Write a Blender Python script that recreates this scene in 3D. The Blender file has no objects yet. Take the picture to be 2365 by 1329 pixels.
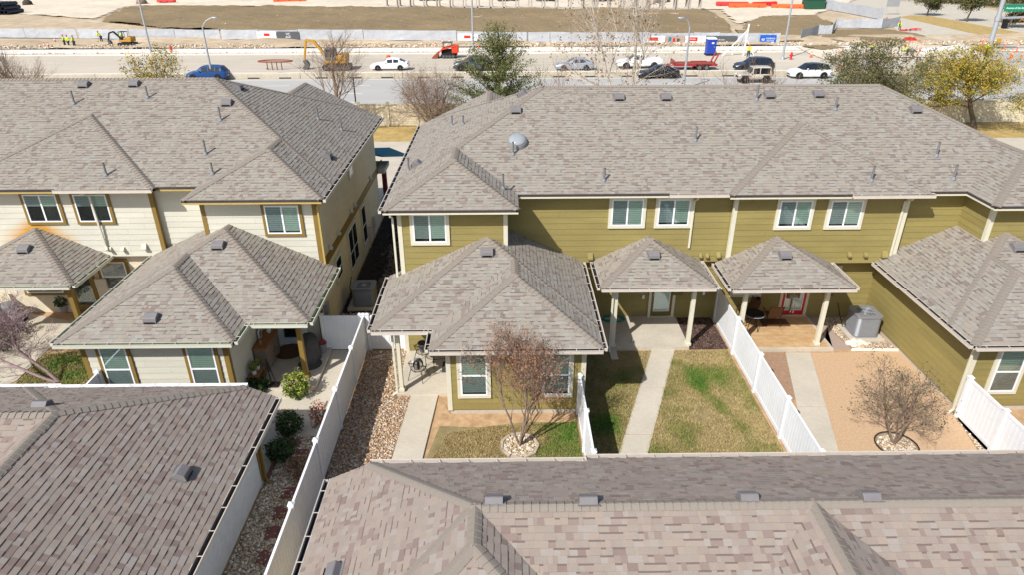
import bpy, math, random
import numpy as np
from mathutils import Vector, Matrix
R = math.radians
rng = random.Random(7)
sc = bpy.context.scene
col = sc.collection
# ------------------------------------------------------------------ camera
PW, PH = 2365, 1329                     # photograph size: pixels below are photograph pixels
FPX, TH, YAW, ROLL, CAMH = 1557., R(26.84), R(.578), R(-.207), 13.8
fw = Vector((math.sin(YAW)*math.cos(TH), math.cos(YAW)*math.cos(TH), -math.sin(TH)))
rt0 = Vector((math.cos(YAW), -math.sin(YAW), 0)); up0 = rt0.cross(fw)
rt = rt0*math.cos(ROLL)+up0*math.sin(ROLL); up = rt.cross(fw)
CAM = Vector((0, 0, CAMH))
cd = bpy.data.cameras.new('camera'); co = bpy.data.objects.new('camera', cd); col.objects.link(co)
cd.sensor_width = 36; cd.lens = FPX/PW*36; cd.clip_start = .1; cd.clip_end = 2000
co.matrix_world = Matrix(((rt.x, up.x, -fw.x, 0), (rt.y, up.y, -fw.y, 0), (rt.z, up.z, -fw.z, CAMH), (0, 0, 0, 1)))
sc.camera = co
# ------------------------------------------------------------------ sky, sun, exposure
SUN_EL = 43.0; SUN_AZ = math.atan2(.634, .773)        # light travels towards +x +y
w = bpy.data.worlds.new('World'); sc.world = w; w.use_nodes = True
nt = w.node_tree; bg = nt.nodes['Background']
sky = nt.nodes.new('ShaderNodeTexSky'); sky.sky_type = 'NISHITA'; sky.sun_disc = False
sky.sun_elevation = R(SUN_EL); sky.sun_rotation = SUN_AZ+math.pi; sky.air_density = 1.0; sky.dust_density = 1.6
nt.links.new(sky.outputs[0], bg.inputs[0]); bg.inputs[1].default_value = .105
sd = bpy.data.lights.new('sun', 'SUN'); sd.energy = 4.4; sd.angle = R(.55); sd.color = (1, .972, .93)
so = bpy.data.objects.new('sun', sd); col.objects.link(so)
ld = Vector((math.sin(SUN_AZ)*math.cos(R(SUN_EL)), math.cos(SUN_AZ)*math.cos(R(SUN_EL)), -math.sin(R(SUN_EL))))
so.rotation_euler = ld.to_track_quat('-Z', 'Y').to_euler(); so.location = (-20, -20, 40)
sc.view_settings.view_transform = 'Standard'; sc.view_settings.look = 'None'
sc.view_settings.exposure = .34; sc.view_settings.gamma = 1
# ------------------------------------------------------------------ pixel -> point
def un(px, py, x=None, y=None, z=None):
    d = fw*FPX+rt*(px-PW/2)-up*(py-PH/2)
    t = (z-CAMH)/d.z if z is not None else (y/d.y if y is not None else x/d.x)
    return CAM+d*t
def G(px, py, z=0.): return un(px, py, z=z)
def camdist(p): return (Vector(p)-CAM).length
# ------------------------------------------------------------------ materials
def lin(c):
    return tuple(((v/255)/12.92 if v/255 <= .04045 else ((v/255+.055)/1.055)**2.4) for v in c)+(1,)
MATS = {}
def M(name, c, rough=.8, var=.12, scale=6, c2=None, bump=0., bscale=40, metal=0., spec=.35, attr=None, det=4, big=None, stretch=None, tone=0.):
    """procedural material; c, c2 = sRGB base colours mixed by noise; attr = ramp over the face attribute rnd"""
    m = bpy.data.materials.new(name); m.use_nodes = True; MATS[name] = m
    N = m.node_tree.nodes; Lk = m.node_tree.links; b = N['Principled BSDF']
    b.inputs['Roughness'].default_value = rough; b.inputs['Metallic'].default_value = metal
    b.inputs['Specular IOR Level'].default_value = spec
    geo = N.new('ShaderNodeNewGeometry'); pos = geo.outputs['Position']
    if stretch:
        mp = N.new('ShaderNodeMapping'); mp.inputs['Scale'].default_value = stretch; Lk.new(pos, mp.inputs[0]); pos = mp.outputs[0]
    nz = N.new('ShaderNodeTexNoise'); nz.inputs['Scale'].default_value = scale; nz.inputs['Detail'].default_value = det; nz.inputs['Roughness'].default_value = .65
    Lk.new(pos, nz.inputs['Vector'])
    mix = N.new('ShaderNodeMix'); mix.data_type = 'RGBA'
    if attr:
        at = N.new('ShaderNodeAttribute'); at.attribute_name = 'rnd'
        rp = N.new('ShaderNodeValToRGB'); rp.color_ramp.interpolation = 'LINEAR'
        e = rp.color_ramp.elements
        while len(e) < len(attr): e.new(.5)
        for k, cc in enumerate(attr):
            e[k].position = k/(len(attr)-1); e[k].color = lin(cc)
        Lk.new(at.outputs['Fac'], rp.inputs[0]); base = rp.outputs[0]
        dk = N.new('ShaderNodeMix'); dk.data_type = 'RGBA'; dk.blend_type = 'MULTIPLY'; dk.inputs[0].default_value = 1
        Lk.new(base, dk.inputs[6])
        r2 = N.new('ShaderNodeMapRange'); r2.inputs['From Min'].default_value = .3; r2.inputs['From Max'].default_value = .7
        r2.inputs['To Min'].default_value = 1-var; r2.inputs['To Max'].default_value = 1+var
        Lk.new(nz.outputs[0], r2.inputs[0]); Lk.new(r2.outputs[0], dk.inputs[7]); out = dk.outputs[2]
    else:
        ca = lin(c); cb = lin(c2) if c2 else tuple(min(1, v*(1+var)) for v in ca[:3])+(1,)
        if not c2: ca = tuple(v*(1-var) for v in ca[:3])+(1,)
        mix.inputs[6].default_value = ca; mix.inputs[7].default_value = cb
        r2 = N.new('ShaderNodeMapRange'); r2.inputs['From Min'].default_value = .35; r2.inputs['From Max'].default_value = .65
        Lk.new(nz.outputs[0], r2.inputs[0]); Lk.new(r2.outputs[0], mix.inputs[0]); out = mix.outputs[2]
    if big:      # second, larger stain pattern: (scale, amount)
        n2 = N.new('ShaderNodeTexNoise'); n2.inputs['Scale'].default_value = big[0]; n2.inputs['Detail'].default_value = 5; Lk.new(pos, n2.inputs['Vector'])
        r3 = N.new('ShaderNodeMapRange'); r3.inputs['From Min'].default_value = .35; r3.inputs['From Max'].default_value = .68
        r3.inputs['To Min'].default_value = 1-big[1]; r3.inputs['To Max'].default_value = 1+big[1]*.6
        Lk.new(n2.outputs[0], r3.inputs[0])
        d2 = N.new('ShaderNodeMix'); d2.data_type = 'RGBA'; d2.blend_type = 'MULTIPLY'; d2.inputs[0].default_value = 1
        Lk.new(out, d2.inputs[6]); Lk.new(r3.outputs[0], d2.inputs[7]); out = d2.outputs[2]
    if tone:
        oi = N.new('ShaderNodeObjectInfo'); r4 = N.new('ShaderNodeMapRange'); r4.inputs['To Min'].default_value = 1-tone; r4.inputs['To Max'].default_value = 1+tone; Lk.new(oi.outputs['Random'], r4.inputs[0])
        d4 = N.new('ShaderNodeMix'); d4.data_type = 'RGBA'; d4.blend_type = 'MULTIPLY'; d4.inputs[0].default_value = 1; Lk.new(out, d4.inputs[6]); Lk.new(r4.outputs[0], d4.inputs[7]); out = d4.outputs[2]
    Lk.new(out, b.inputs['Base Color'])
    if bump:
        nb = N.new('ShaderNodeTexNoise'); nb.inputs['Scale'].default_value = bscale; nb.inputs['Detail'].default_value = 3; Lk.new(geo.outputs['Position'], nb.inputs['Vector'])
        bp = N.new('ShaderNodeBump'); bp.inputs['Strength'].default_value = bump; bp.inputs['Distance'].default_value = .02
        Lk.new(nb.outputs[0], bp.inputs['Height']); Lk.new(bp.outputs[0], b.inputs['Normal'])
    return m
def glassmat(name, tint, gloss=.12, rough=.02):
    m = bpy.data.materials.new(name); m.use_nodes = True; MATS[name] = m
    N = m.node_tree.nodes; Lk = m.node_tree.links; N.remove(N['Principled BSDF'])
    t = N.new('ShaderNodeBsdfTransparent'); t.inputs[0].default_value = lin(tint)
    g = N.new('ShaderNodeBsdfGlossy'); g.inputs['Roughness'].default_value = rough; g.inputs[0].default_value = (.9, .95, 1, 1)
    lw = N.new('ShaderNodeLayerWeight'); lw.inputs[0].default_value = .25
    ad = N.new('ShaderNodeMath'); ad.operation = 'MULTIPLY_ADD'; ad.inputs[1].default_value = .7; ad.inputs[2].default_value = gloss
    Lk.new(lw.outputs['Fresnel'], ad.inputs[0])
    mx = N.new('ShaderNodeMixShader'); Lk.new(ad.outputs[0], mx.inputs[0]); Lk.new(t.outputs[0], mx.inputs[1]); Lk.new(g.outputs[0], mx.inputs[2])
    Lk.new(mx.outputs[0], N['Material Output'].inputs[0])
    return m
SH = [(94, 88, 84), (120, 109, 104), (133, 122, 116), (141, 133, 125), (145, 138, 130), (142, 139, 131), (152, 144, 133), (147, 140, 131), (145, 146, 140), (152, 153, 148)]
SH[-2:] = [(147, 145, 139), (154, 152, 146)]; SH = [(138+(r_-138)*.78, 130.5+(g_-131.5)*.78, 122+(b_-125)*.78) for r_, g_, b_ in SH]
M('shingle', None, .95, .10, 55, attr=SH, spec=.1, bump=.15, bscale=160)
SH2 = [(c[0]+3, c[1]-2, c[2]-2) for c in SH]
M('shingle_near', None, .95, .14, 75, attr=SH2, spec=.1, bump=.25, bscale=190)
M('cap', (136, 127, 117), .95, .10, 60, spec=.1, bump=.2, bscale=160)
M('deck', (70, 62, 58), .95)
M('olive', (142, 129, 78), .7, .06, 9, big=(.5, .10), stretch=(1, 1, 5), tone=.05)
M('olive_door', (108, 94, 46), .5, .05)
M('cream', (200, 197, 182), .75, .04, 9, big=(.5, .06), stretch=(1, 1, 5), tone=.03)
M('grey_stucco', (210, 210, 206), .9, .06, 5, bump=.2, bscale=90, big=(.6, .06))
M('cream_stucco', (218, 207, 182), .9, .06, 5, bump=.2, bscale=90, big=(.6, .08))
M('trim_pale', (206, 201, 180), .6, .03, 4)
M('trim_gold', (130, 106, 52), .6, .06, 4)
M('fascia_gold', (178, 156, 92), .6, .05, 4)
M('gutter_pale', (200, 190, 178), .45, .04, 4)
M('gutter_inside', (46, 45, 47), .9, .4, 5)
M('gutter_green', (88, 112, 78), .8, .3, 3)
M('vinyl', (230, 232, 234), .45, .02, 3, spec=.4, big=(1.2, .04), tone=.015)
M('vinyl_tan', (226, 214, 194), .5, .02, 3)
M('white_frame', (235, 236, 238), .4, .01)
M('blind', (214, 228, 216), .6, .03)
M('backing', (40, 48, 48), .9)
M('screen', (52, 58, 62), .8, .1, 60)
glassmat('glass', (246, 252, 249), .09)
glassmat('glass_screen', (232, 236, 237), .05)
M('dome_plastic', (148, 153, 156), .12, .06, 3, spec=.8)
glassmat('car_glass', (40, 48, 54), .12)
M('concrete', (190, 181, 164), .9, .05, 9, bump=.1, bscale=60, big=(.7, .08))
M('concrete_pad', (188, 179, 163), .9, .06, 9, bump=.1, bscale=60, big=(.9, .10))
M('foundation', (182, 173, 157), .9, .08, 7, bump=.2, bscale=40)
M('vent_grey', (118, 114, 114), .6, .05, 5)
M('pipe_grey', (128, 130, 134), .5, .06, 8, metal=.4)
M('boot_grey', (128, 127, 126), .6, .06)
M('ac_grey', (138, 140, 144), .5, .05, metal=.3)
M('ac_dark', (70, 72, 76), .6, .1)
M('dark', (24, 23, 23), .7, .2)
M('black_metal', (34, 32, 31), .5, .1)
M('asphalt', (174, 171, 165), .9, .05, 3, bump=.05, stretch=(.15, 3, 1), big=(.12, .06))
M('road_tan', (192, 181, 163), .95, .06, .8, stretch=(.25, 1, 1), big=(.06, .10))
M('curb', (220, 216, 206), .9, .06, 2)
M('barrier', (178, 168, 148), .9, .08, 3, big=(.4, .1))
M('dirt', (172, 150, 120), 1, .16, .5, c2=(202, 184, 156), bump=.6, bscale=1.3, big=(.07, .14), det=8)
M('embank', (124, 106, 76), 1, .2, 1.6, c2=(144, 124, 92), bump=.8, bscale=3, big=(.05, .12), det=8)
M('pale_soil', (202, 186, 160), 1, .10, .6, c2=(220, 208, 188), bump=.5, bscale=1.5, big=(.06, .10), det=8)
M('dry_grass', (158, 132, 76), 1, .2, 1.2, c2=(184, 160, 104), bump=.6, bscale=18, det=7)
M('lawn', (118, 104, 70), 1, .2, 2.2, c2=(146, 132, 94), bump=.6, bscale=30, det=8)
M('soil', (158, 126, 92), 1, .2, 3, c2=(190, 160, 124), bump=.4, bscale=25, det=7)
M('mulch', (72, 52, 46), 1, .3, 14, c2=(98, 76, 68), bump=.9, bscale=45, det=6)
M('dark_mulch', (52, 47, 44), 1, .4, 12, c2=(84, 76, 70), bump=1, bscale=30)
M('dg', (180, 148, 114), 1, .2, 16, c2=(200, 170, 138), bump=.5, bscale=70, det=7)
M('gravel_bed', (128, 106, 86), 1, .25, 14, c2=(160, 140, 118), bump=.8, bscale=40)
M('pebble', None, .85, .12, 20, attr=[(126, 92, 62), (166, 120, 78), (190, 158, 122), (196, 176, 150), (208, 196, 178), (162, 144, 126), (126, 110, 98)])
M('pebble_pale', None, .85, .12, 20, attr=[(134, 112, 92), (176, 152, 122), (196, 176, 148), (212, 198, 176), (222, 214, 200), (176, 154, 124), (150, 134, 118)])
M('blade', None, .9, .15, 6, attr=[(168, 148, 102), (178, 160, 114), (160, 146, 96), (142, 136, 80), (116, 128, 60), (96, 126, 46), (66, 112, 36)])
M('paver', (158, 128, 104), .9, .1, 8, bump=.2, bscale=50)
M('flagstone', (196, 166, 124), .8, .14, 2.2, c2=(172, 136, 96), bump=.2, bscale=20, det=7, stretch=(1, 2.5, 1))
M('slate', (158, 142, 132), .8, .12, 4, c2=(168, 146, 132))
M('brick_red', (116, 74, 66), .95, .18, 6, bump=.4, bscale=30)
M('bark', (132, 112, 96), .95, .25, 9, bump=.5, bscale=40)
M('bark_dark', (88, 76, 64), .95, .25, 9, bump=.5, bscale=40)
M('bark_pale', (206, 198, 184), .9, .2, 3, c2=(150, 136, 120))
M('dumpster_green', (34, 78, 58), .6, .1)
M('bark_purple', (146, 124, 124), .95, .2, 9)
M('leaf_brown', None, .9, .1, 5, attr=[(104, 70, 54), (132, 92, 70), (152, 110, 86), (122, 84, 64)])
M('leaf_green', None, .8, .1, 4, attr=[(44, 54, 28), (64, 76, 38), (88, 98, 50), (112, 112, 62), (134, 122, 78)])
M('leaf_oak', None, .8, .1, 4, attr=[(40, 48, 28), (62, 72, 40), (84, 92, 54), (112, 104, 66), (138, 104, 72)])
M('leaf_yellow', None, .8, .1, 4, attr=[(60, 76, 30), (88, 102, 36), (122, 126, 44), (160, 144, 50), (178, 150, 54), (190, 150, 70)])
M('leaf_shrub', None, .7, .1, 6, attr=[(38, 58, 18), (70, 92, 30), (108, 124, 44), (150, 158, 66), (188, 184, 92)])
M('leaf_dark', None, .7, .1, 6, attr=[(20, 38, 18), (36, 58, 26), (56, 80, 38), (84, 104, 54)])
M('leaf_dormant', None, .9, .1, 6, attr=[(84, 76, 72), (112, 104, 98), (142, 134, 128), (98, 90, 86)])
M('leaf_red', None, .8, .1, 6, attr=[(96, 44, 32), (132, 66, 46), (160, 92, 62), (110, 60, 40)])
M('leaf_rust', None, .9, .1, 6, attr=[(110, 80, 60), (138, 104, 80), (158, 126, 102)])
M('rubber', (26, 26, 27), .8, .1)
M('rim', (150, 152, 156), .35, .05, metal=.8)
M('lamp_lens', (220, 224, 228), .2, .02)
M('tail_lens', (150, 22, 22), .3, .05)
M('hi_vis', (188, 232, 40), .8, .05)
M('orange', (224, 92, 40), .6, .05)
M('loader_red', (214, 66, 34), .5, .06)
M('red', (196, 40, 34), .5, .06)
M('jeans', (50, 60, 82), .9, .15)
M('skin', (176, 124, 96), .6, .05)
M('boots', (74, 58, 44), .9, .1)
M('helmet_red', (206, 52, 38), .4, .03)
M('galv', (176, 180, 184), .45, .06, metal=.5)
M('wood', (150, 104, 64), .7, .15, 7, stretch=(6, 1, 1))
M('wood_dark', (96, 66, 44), .6, .2, 6, stretch=(6, 1, 1))
M('taupe', (128, 112, 98), .6, .05)
M('fabric_grey', (176, 180, 186), .9, .06, 1.6, bump=.4, bscale=2.5, big=(.3, .10))
M('fabric_dark', (64, 66, 70), .9, .1, 2)
M('cover_grey', (70, 68, 68), .95, .12, 4, bump=.3, bscale=10)
M('pot_white', (224, 224, 220), .5, .03)
M('teal', (30, 116, 136), .5, .08)
M('maroon', (104, 26, 36), .5, .1)
M('stone', (170, 156, 138), .9, .2, 5, bump=.4, bscale=12)
M('hose', (30, 140, 124), .5, .05)
M('blue_plastic', (34, 64, 158), .45, .05)
M('banner_white', (222, 222, 222), .8, .05)
M('banner_blue', (24, 92, 186), .7, .05)
M('banner_grey', (84, 88, 92), .8, .06)
M('banner_photo', (150, 160, 164), .8, .2, 2.2, c2=(186, 140, 120))
M('sign_green', (0, 128, 96), .4, .03)
M('machine_yellow', (184, 136, 44), .5, .1)
M('machine_grey', (86, 88, 90), .5, .12)
M('rust', (136, 72, 52), .8, .2)
M('trailer_red', (150, 44, 48), .6, .1)
M('black_pipe', (38, 42, 52), .5, .15)
M('culvert', (176, 170, 162), .9, .08, 1.5)
M('wall_tan', (206, 196, 170), .9, .06, 3, big=(.5, .07))
M('block_white', (216, 206, 190), .9, .06)
M('rust_stain', (206, 130, 20), .8, .1)
for nm, c, mt in (('paint_white', (232, 234, 236), 0), ('paint_blue', (26, 68, 124), .3), ('paint_silver', (158, 166, 180), .5), ('paint_charcoal', (70, 78, 88), .4),
                  ('paint_black', (28, 30, 38), .3), ('paint_navy', (46, 50, 62), .3), ('paint_sand', (190, 178, 164), .1), ('paint_orange', (222, 140, 40), 0)):
    M(nm, c, .3, .02, 2, metal=mt*.5, spec=.5)
def stain(mat, cx, ztop, reach, wide, colr, side=0):
    """rusty water stain on wall boards, following the roof line below it"""
    m = MATS[mat]; N = m.node_tree.nodes; Lk = m.node_tree.links; b = N['Principled BSDF']; src = b.inputs['Base Color'].links[0].from_socket
    sp = N.new('ShaderNodeSeparateXYZ'); Lk.new(N.new('ShaderNodeNewGeometry').outputs['Position'], sp.inputs[0])
    def mth(op, a, c, d=None):
        n = N.new('ShaderNodeMath'); n.operation = op
        for k, v in enumerate((a, c, d)):
            if v is None: continue
            if isinstance(v, (int, float)): n.inputs[k].default_value = v
            else: Lk.new(v, n.inputs[k])
        return n.outputs[0]
    dx = mth('ADD', sp.outputs[0], -cx); ax = mth('ABSOLUTE', dx, None); line = mth('MULTIPLY_ADD', ax, -.475, ztop); t = mth('SUBTRACT', sp.outputs[2], line)
    nz = N.new('ShaderNodeTexNoise'); nz.inputs['Scale'].default_value = 2.2
    v = mth('SUBTRACT', 1.0, mth('DIVIDE', t, reach)); v = mth('MULTIPLY', v, mth('SUBTRACT', 1.0, mth('DIVIDE', ax, wide))); v = mth('MULTIPLY', v, mth('ADD', nz.outputs[0], .75))
    if side: v = mth('MULTIPLY', v, mth('LESS_THAN', mth('MULTIPLY', dx, -side), 0.05))
    n = N.new('ShaderNodeClamp'); Lk.new(mth('MULTIPLY', v, 1.25), n.inputs[0])
    gt = mth('GREATER_THAN', sp.outputs[2], ztop-1.4); vv = mth('MULTIPLY', n.outputs[0], gt); gy = mth('LESS_THAN', sp.outputs[1], 25.4); vv = mth('MULTIPLY', vv, gy)
    bl = mth('LESS_THAN', ax, wide); vv = mth('MULTIPLY', vv, bl); ab = mth('GREATER_THAN', t, -.3); vv = mth('MULTIPLY', vv, ab)
    mx = N.new('ShaderNodeMix'); mx.data_type = 'RGBA'; mx.inputs[7].default_value = lin(colr); Lk.new(vv, mx.inputs[0]); Lk.new(src, mx.inputs[6]); Lk.new(mx.outputs[2], b.inputs['Base Color'])
stain('cream', -18.45, 4.0, .6, 1.7, (192, 140, 58))
# ------------------------------------------------------------------ mesh builder
ORG = {}
class MB:
    def __init__(s, T=None): s.v = []; s.f = []; s.a = []; s.m = []; s.T = T
    def add(s, vs, fs, a=0., m=0):
        n = len(s.v); T = s.T
        s.v += [tuple(T @ Vector(p)) for p in vs] if T is not None else [tuple(p) for p in vs]
        for q in fs: s.f.append(tuple(i+n for i in q)); s.a.append(a); s.m.append(m)
    def box(s, x0, x1, y0, y1, z0, z1, a=0., m=0):
        s.add([(x0, y0, z0), (x1, y0, z0), (x1, y1, z0), (x0, y1, z0), (x0, y0, z1), (x1, y0, z1), (x1, y1, z1), (x0, y1, z1)],
              [(3, 2, 1, 0), (4, 5, 6, 7), (0, 1, 5, 4), (1, 2, 6, 5), (2, 3, 7, 6), (3, 0, 4, 7)], a, m)
    def fbox(s, F, a0, a1, b0, b1, c0, c1, a=0., m=0):     # frame F = (O, right, up, out)
        O, X, Y, Z = F
        P = [O+X*i+Y*j+Z*k for k in (c0, c1) for (i, j) in ((a0, b0), (a1, b0), (a1, b1), (a0, b1))]
        s.add(P, [(3, 2, 1, 0), (4, 5, 6, 7), (0, 1, 5, 4), (1, 2, 6, 5), (2, 3, 7, 6), (3, 0, 4, 7)], a, m)
    def bar(s, p, q, wd, ht=None, a=0., m=0, upv=(0, 0, 1)):
        p = Vector(p); q = Vector(q); ht = ht or wd; d = (q-p); L = d.length
        if L < 1e-6: return
        d /= L; u = Vector(upv)
        if abs(d.dot(u)) > .98: u = Vector((0, 1, 0))
        x = d.cross(u).normalized(); y = x.cross(d)
        P = [o+x*i*wd/2+y*j*ht/2 for o in (p, q) for (i, j) in ((-1, -1), (1, -1), (1, 1), (-1, 1))]
        s.add(P, [(3, 2, 1, 0), (4, 5, 6, 7), (0, 1, 5, 4), (1, 2, 6, 5), (2, 3, 7, 6), (3, 0, 4, 7)], a, m)
    def tube(s, pts, rs, n=8, a=0., m=0, cap=True):
        pts = [Vector(p) for p in pts]; k = len(pts)
        if not hasattr(rs, '__len__'): rs = [rs]*k
        V = []; F = []; prev = None
        for i, p in enumerate(pts):
            d = (pts[min(i+1, k-1)]-pts[max(i-1, 0)])
            d = d.normalized() if d.length > 1e-9 else Vector((0, 0, 1))
            if prev is None:
                x = d.cross(Vector((0, 0, 1)) if abs(d.z) < .95 else Vector((0, 1, 0))).normalized()
            else:
                x = prev-d*prev.dot(d); x = x.normalized() if x.length > 1e-6 else d.orthogonal().normalized()
            prev = x; y = d.cross(x)
            for j in range(n):
                t = 2*math.pi*j/n; V.append(p+x*math.cos(t)*rs[i]+y*math.sin(t)*rs[i])
        for i in range(k-1):
            for j in range(n): F.append((i*n+j, i*n+(j+1) % n, (i+1)*n+(j+1) % n, (i+1)*n+j))
        if cap: F.append(tuple(range(n-1, -1, -1))); F.append(tuple((k-1)*n+j for j in range(n)))
        s.add(V, F, a, m)
    def lathe(s, prof, c=(0, 0, 0), n=20, a=0., m=0, axis='z'):
        V = []; F = []; c = Vector(c)
        for r, z in prof:
            for j in range(n):
                t = 2*math.pi*j/n; q = (r*math.cos(t), r*math.sin(t), z)
                if axis == 'y': q = (q[0], q[2], q[1])
                if axis == 'x': q = (q[2], q[0], q[1])
                V.append(c+Vector(q))
        for i in range(len(prof)-1):
            for j in range(n): F.append((i*n+j, i*n+(j+1) % n, (i+1)*n+(j+1) % n, (i+1)*n+j))
        F.append(tuple(range(n-1, -1, -1))); F.append(tuple((len(prof)-1)*n+j for j in range(n)))
        s.add(V, F, a, m)
    def ball(s, c, r, nu=12, nv=8, a=0., m=0):
        if not hasattr(r, '__len__'): r = (r, r, r)
        V = []; F = []
        for i in range(nv+1):
            ph = math.pi*i/nv
            for j in range(nu):
                t = 2*math.pi*j/nu
                V.append((c[0]+r[0]*math.sin(ph)*math.cos(t), c[1]+r[1]*math.sin(ph)*math.sin(t), c[2]+r[2]*math.cos(ph)))
        for i in range(nv):
            for j in range(nu): F.append((i*nu+j, (i+1)*nu+j, (i+1)*nu+(j+1) % nu, i*nu+(j+1) % nu))
        s.add(V, F, a, m)
    def slab(s, poly, z0, z1, a=0., m=0):       # plan polygon extruded
        n = len(poly); ar = sum(poly[i][0]*poly[(i+1) % n][1]-poly[(i+1) % n][0]*poly[i][1] for i in range(n))
        if ar < 0: poly = poly[::-1]
        V = [(p[0], p[1], z0) for p in poly]+[(p[0], p[1], z1) for p in poly]
        F = [tuple(range(n-1, -1, -1)), tuple(range(n, 2*n))]+[(i, (i+1) % n, n+(i+1) % n, n+i) for i in range(n)]
        s.add(V, F, a, m)
    def extr(s, poly, F, c0, c1, a=0., m=0):     # polygon in frame plane (a,b) extruded along frame out
        O, X, Y, Z = F; n = len(poly)
        ar = sum(poly[i][0]*poly[(i+1) % n][1]-poly[(i+1) % n][0]*poly[i][1] for i in range(n))
        if ar < 0: poly = poly[::-1]
        V = [O+X*p[0]+Y*p[1]+Z*c0 for p in poly]+[O+X*p[0]+Y*p[1]+Z*c1 for p in poly]
        Fc = [tuple(range(n-1, -1, -1)), tuple(range(n, 2*n))]+[(i, (i+1) % n, n+(i+1) % n, n+i) for i in range(n)]
        s.add(V, Fc, a, m)
    def mesh(s, name, mats, off=(0, 0, 0), smooth=False):
        me = bpy.data.meshes.new(name); ox, oy, oz = off
        me.from_pydata([(p[0]-ox, p[1]-oy, p[2]-oz) for p in s.v], [], s.f)
        for m in ([mats] if isinstance(mats, str) else mats): me.materials.append(MATS[m])
        if any(s.a):
            at = me.attributes.new('rnd', 'FLOAT', 'FACE'); at.data.foreach_set('value', s.a)
        if any(s.m): me.polygons.foreach_set('material_index', s.m)
        if smooth:
            me.polygons.foreach_set('use_smooth', [True]*len(me.polygons))
            if smooth is not True: me.set_sharp_from_angle(angle=R(smooth))
        me.update(); return me
    def build(s, name, mats, parent=None, smooth=False, bevel=0., origin=None, kind=None):
        if parent is not None: off = ORG.get(parent.name, Vector())
        elif origin is not None: off = Vector(origin)
        else:
            A = np.array(s.v); off = Vector(((A[:, 0].min()+A[:, 0].max())/2, (A[:, 1].min()+A[:, 1].max())/2, A[:, 2].min()))
        o = bpy.data.objects.new(name, s.mesh(name, mats, off, smooth)); col.objects.link(o)
        if parent is not None: o.parent = parent
        else: o.location = off
        ORG[o.name] = off
        if bevel:
            b = o.modifiers.new('Bevel', 'BEVEL'); b.width = bevel; b.segments = 2; b.limit_method = 'ANGLE'
        if kind: o['kind'] = kind
        return o
def thing(name, loc, label, cat, group=None):
    o = bpy.data.objects.new(name, None); o.empty_display_size = .3; col.objects.link(o); o.location = loc; ORG[o.name] = Vector(loc)
    return tag(o, label, cat, group)
def local(name, label, cat, group=None):     # a thing built round its own origin and placed later
    o = thing(name, (0, 0, 0), label, cat, group); return o
def place(o, loc, rz=0, sc_=1): o.location = loc; o.rotation_euler = (0, 0, rz); o.scale = (sc_,)*3; return o
def tag(o, label, cat, group=None):
    o['label'] = label; o['category'] = cat
    if group: o['group'] = group
    return o
def struct(o): o['kind'] = 'structure'; return o
def inst(name, me, parent, loc, rot=None):
    o = bpy.data.objects.new(name, me); col.objects.link(o)
    if parent is not None: o.parent = parent; loc = Vector(loc)-ORG.get(parent.name, Vector())
    o.location = loc
    if rot is not None: o.rotation_euler = rot if not isinstance(rot, Matrix) else rot.to_euler()
    return o
def copy_tree(o, parent=None):
    c = o.copy(); col.objects.link(c); c.parent = parent
    for ch in list(o.children): copy_tree(ch, c)
    return c
X3, Y3, Z3 = Vector((1, 0, 0)), Vector((0, 1, 0)), Vector((0, 0, 1))
# ------------------------------------------------------------------ hip roofs
def clip_hp(poly, a, b, c):          # keep a*x+b*y <= c
    out = []; n = len(poly)
    for i in range(n):
        p, q = poly[i], poly[(i+1) % n]; dp = a*p[0]+b*p[1]-c; dq = a*q[0]+b*q[1]-c
        if dp <= 0: out.append(p)
        if (dp < 0 < dq) or (dq < 0 < dp):
            t = dp/(dp-dq); out.append((p[0]+t*(q[0]-p[0]), p[1]+t*(q[1]-p[1])))
    return out
def area(p): return abs(sum(p[i][0]*p[(i+1) % len(p)][1]-p[(i+1) % len(p)][0]*p[i][1] for i in range(len(p))))/2 if len(p) > 2 else 0
class Body:
    def __init__(s, x0, x1, y0, y1, z, p, sides='lrfb', ext={}, clips=()):
        s.z, s.p = z, p; D = {'l': (1, 0, x0), 'r': (-1, 0, -x1), 'f': (0, 1, y0), 'b': (0, -1, -y1)}
        s.pl = [D[k]+(ext.get(k, 0.), k) for k in sides]
        s.clips = list(clips)+[(-n[0], -n[1], -n[2]+ext.get(k, 0.)) for k, n in D.items()]
    def lin(s, k):                   # height of plane k = A x + B y + C
        nx, ny, d, e, _ = s.pl[k]; return (s.p*nx, s.p*ny, s.z-s.p*d)
    def h(s, x, y):
        for a, b, c in s.clips:
            if a*x+b*y > c+1e-6: return -1e9
        return min(A*x+B*y+C for A, B, C in (s.lin(k) for k in range(len(s.pl))))
def roof_h(bodies, x, y): return max(b.h(x, y) for b in bodies)
def roof_hit(bodies, px, py):
    d = (fw*FPX+rt*(px-PW/2)-up*(py-PH/2)).normalized(); t = 4.
    while t < 70:
        q = CAM+d*t
        if roof_h(bodies, q.x, q.y) > q.z:
            lo, hi = t-.05, t
            for _ in range(20):
                mid = (lo+hi)/2; q = CAM+d*mid
                if roof_h(bodies, q.x, q.y) > q.z: hi = mid
                else: lo = mid
            return CAM+d*hi
        t += .05
    return None
def roof_grad(bodies, x, y):
    e = .01; return Vector((-(roof_h(bodies, x+e, y)-roof_h(bodies, x-e, y))/(2*e), -(roof_h(bodies, x, y+e)-roof_h(bodies, x, y-e))/(2*e), 1)).normalized()
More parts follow.
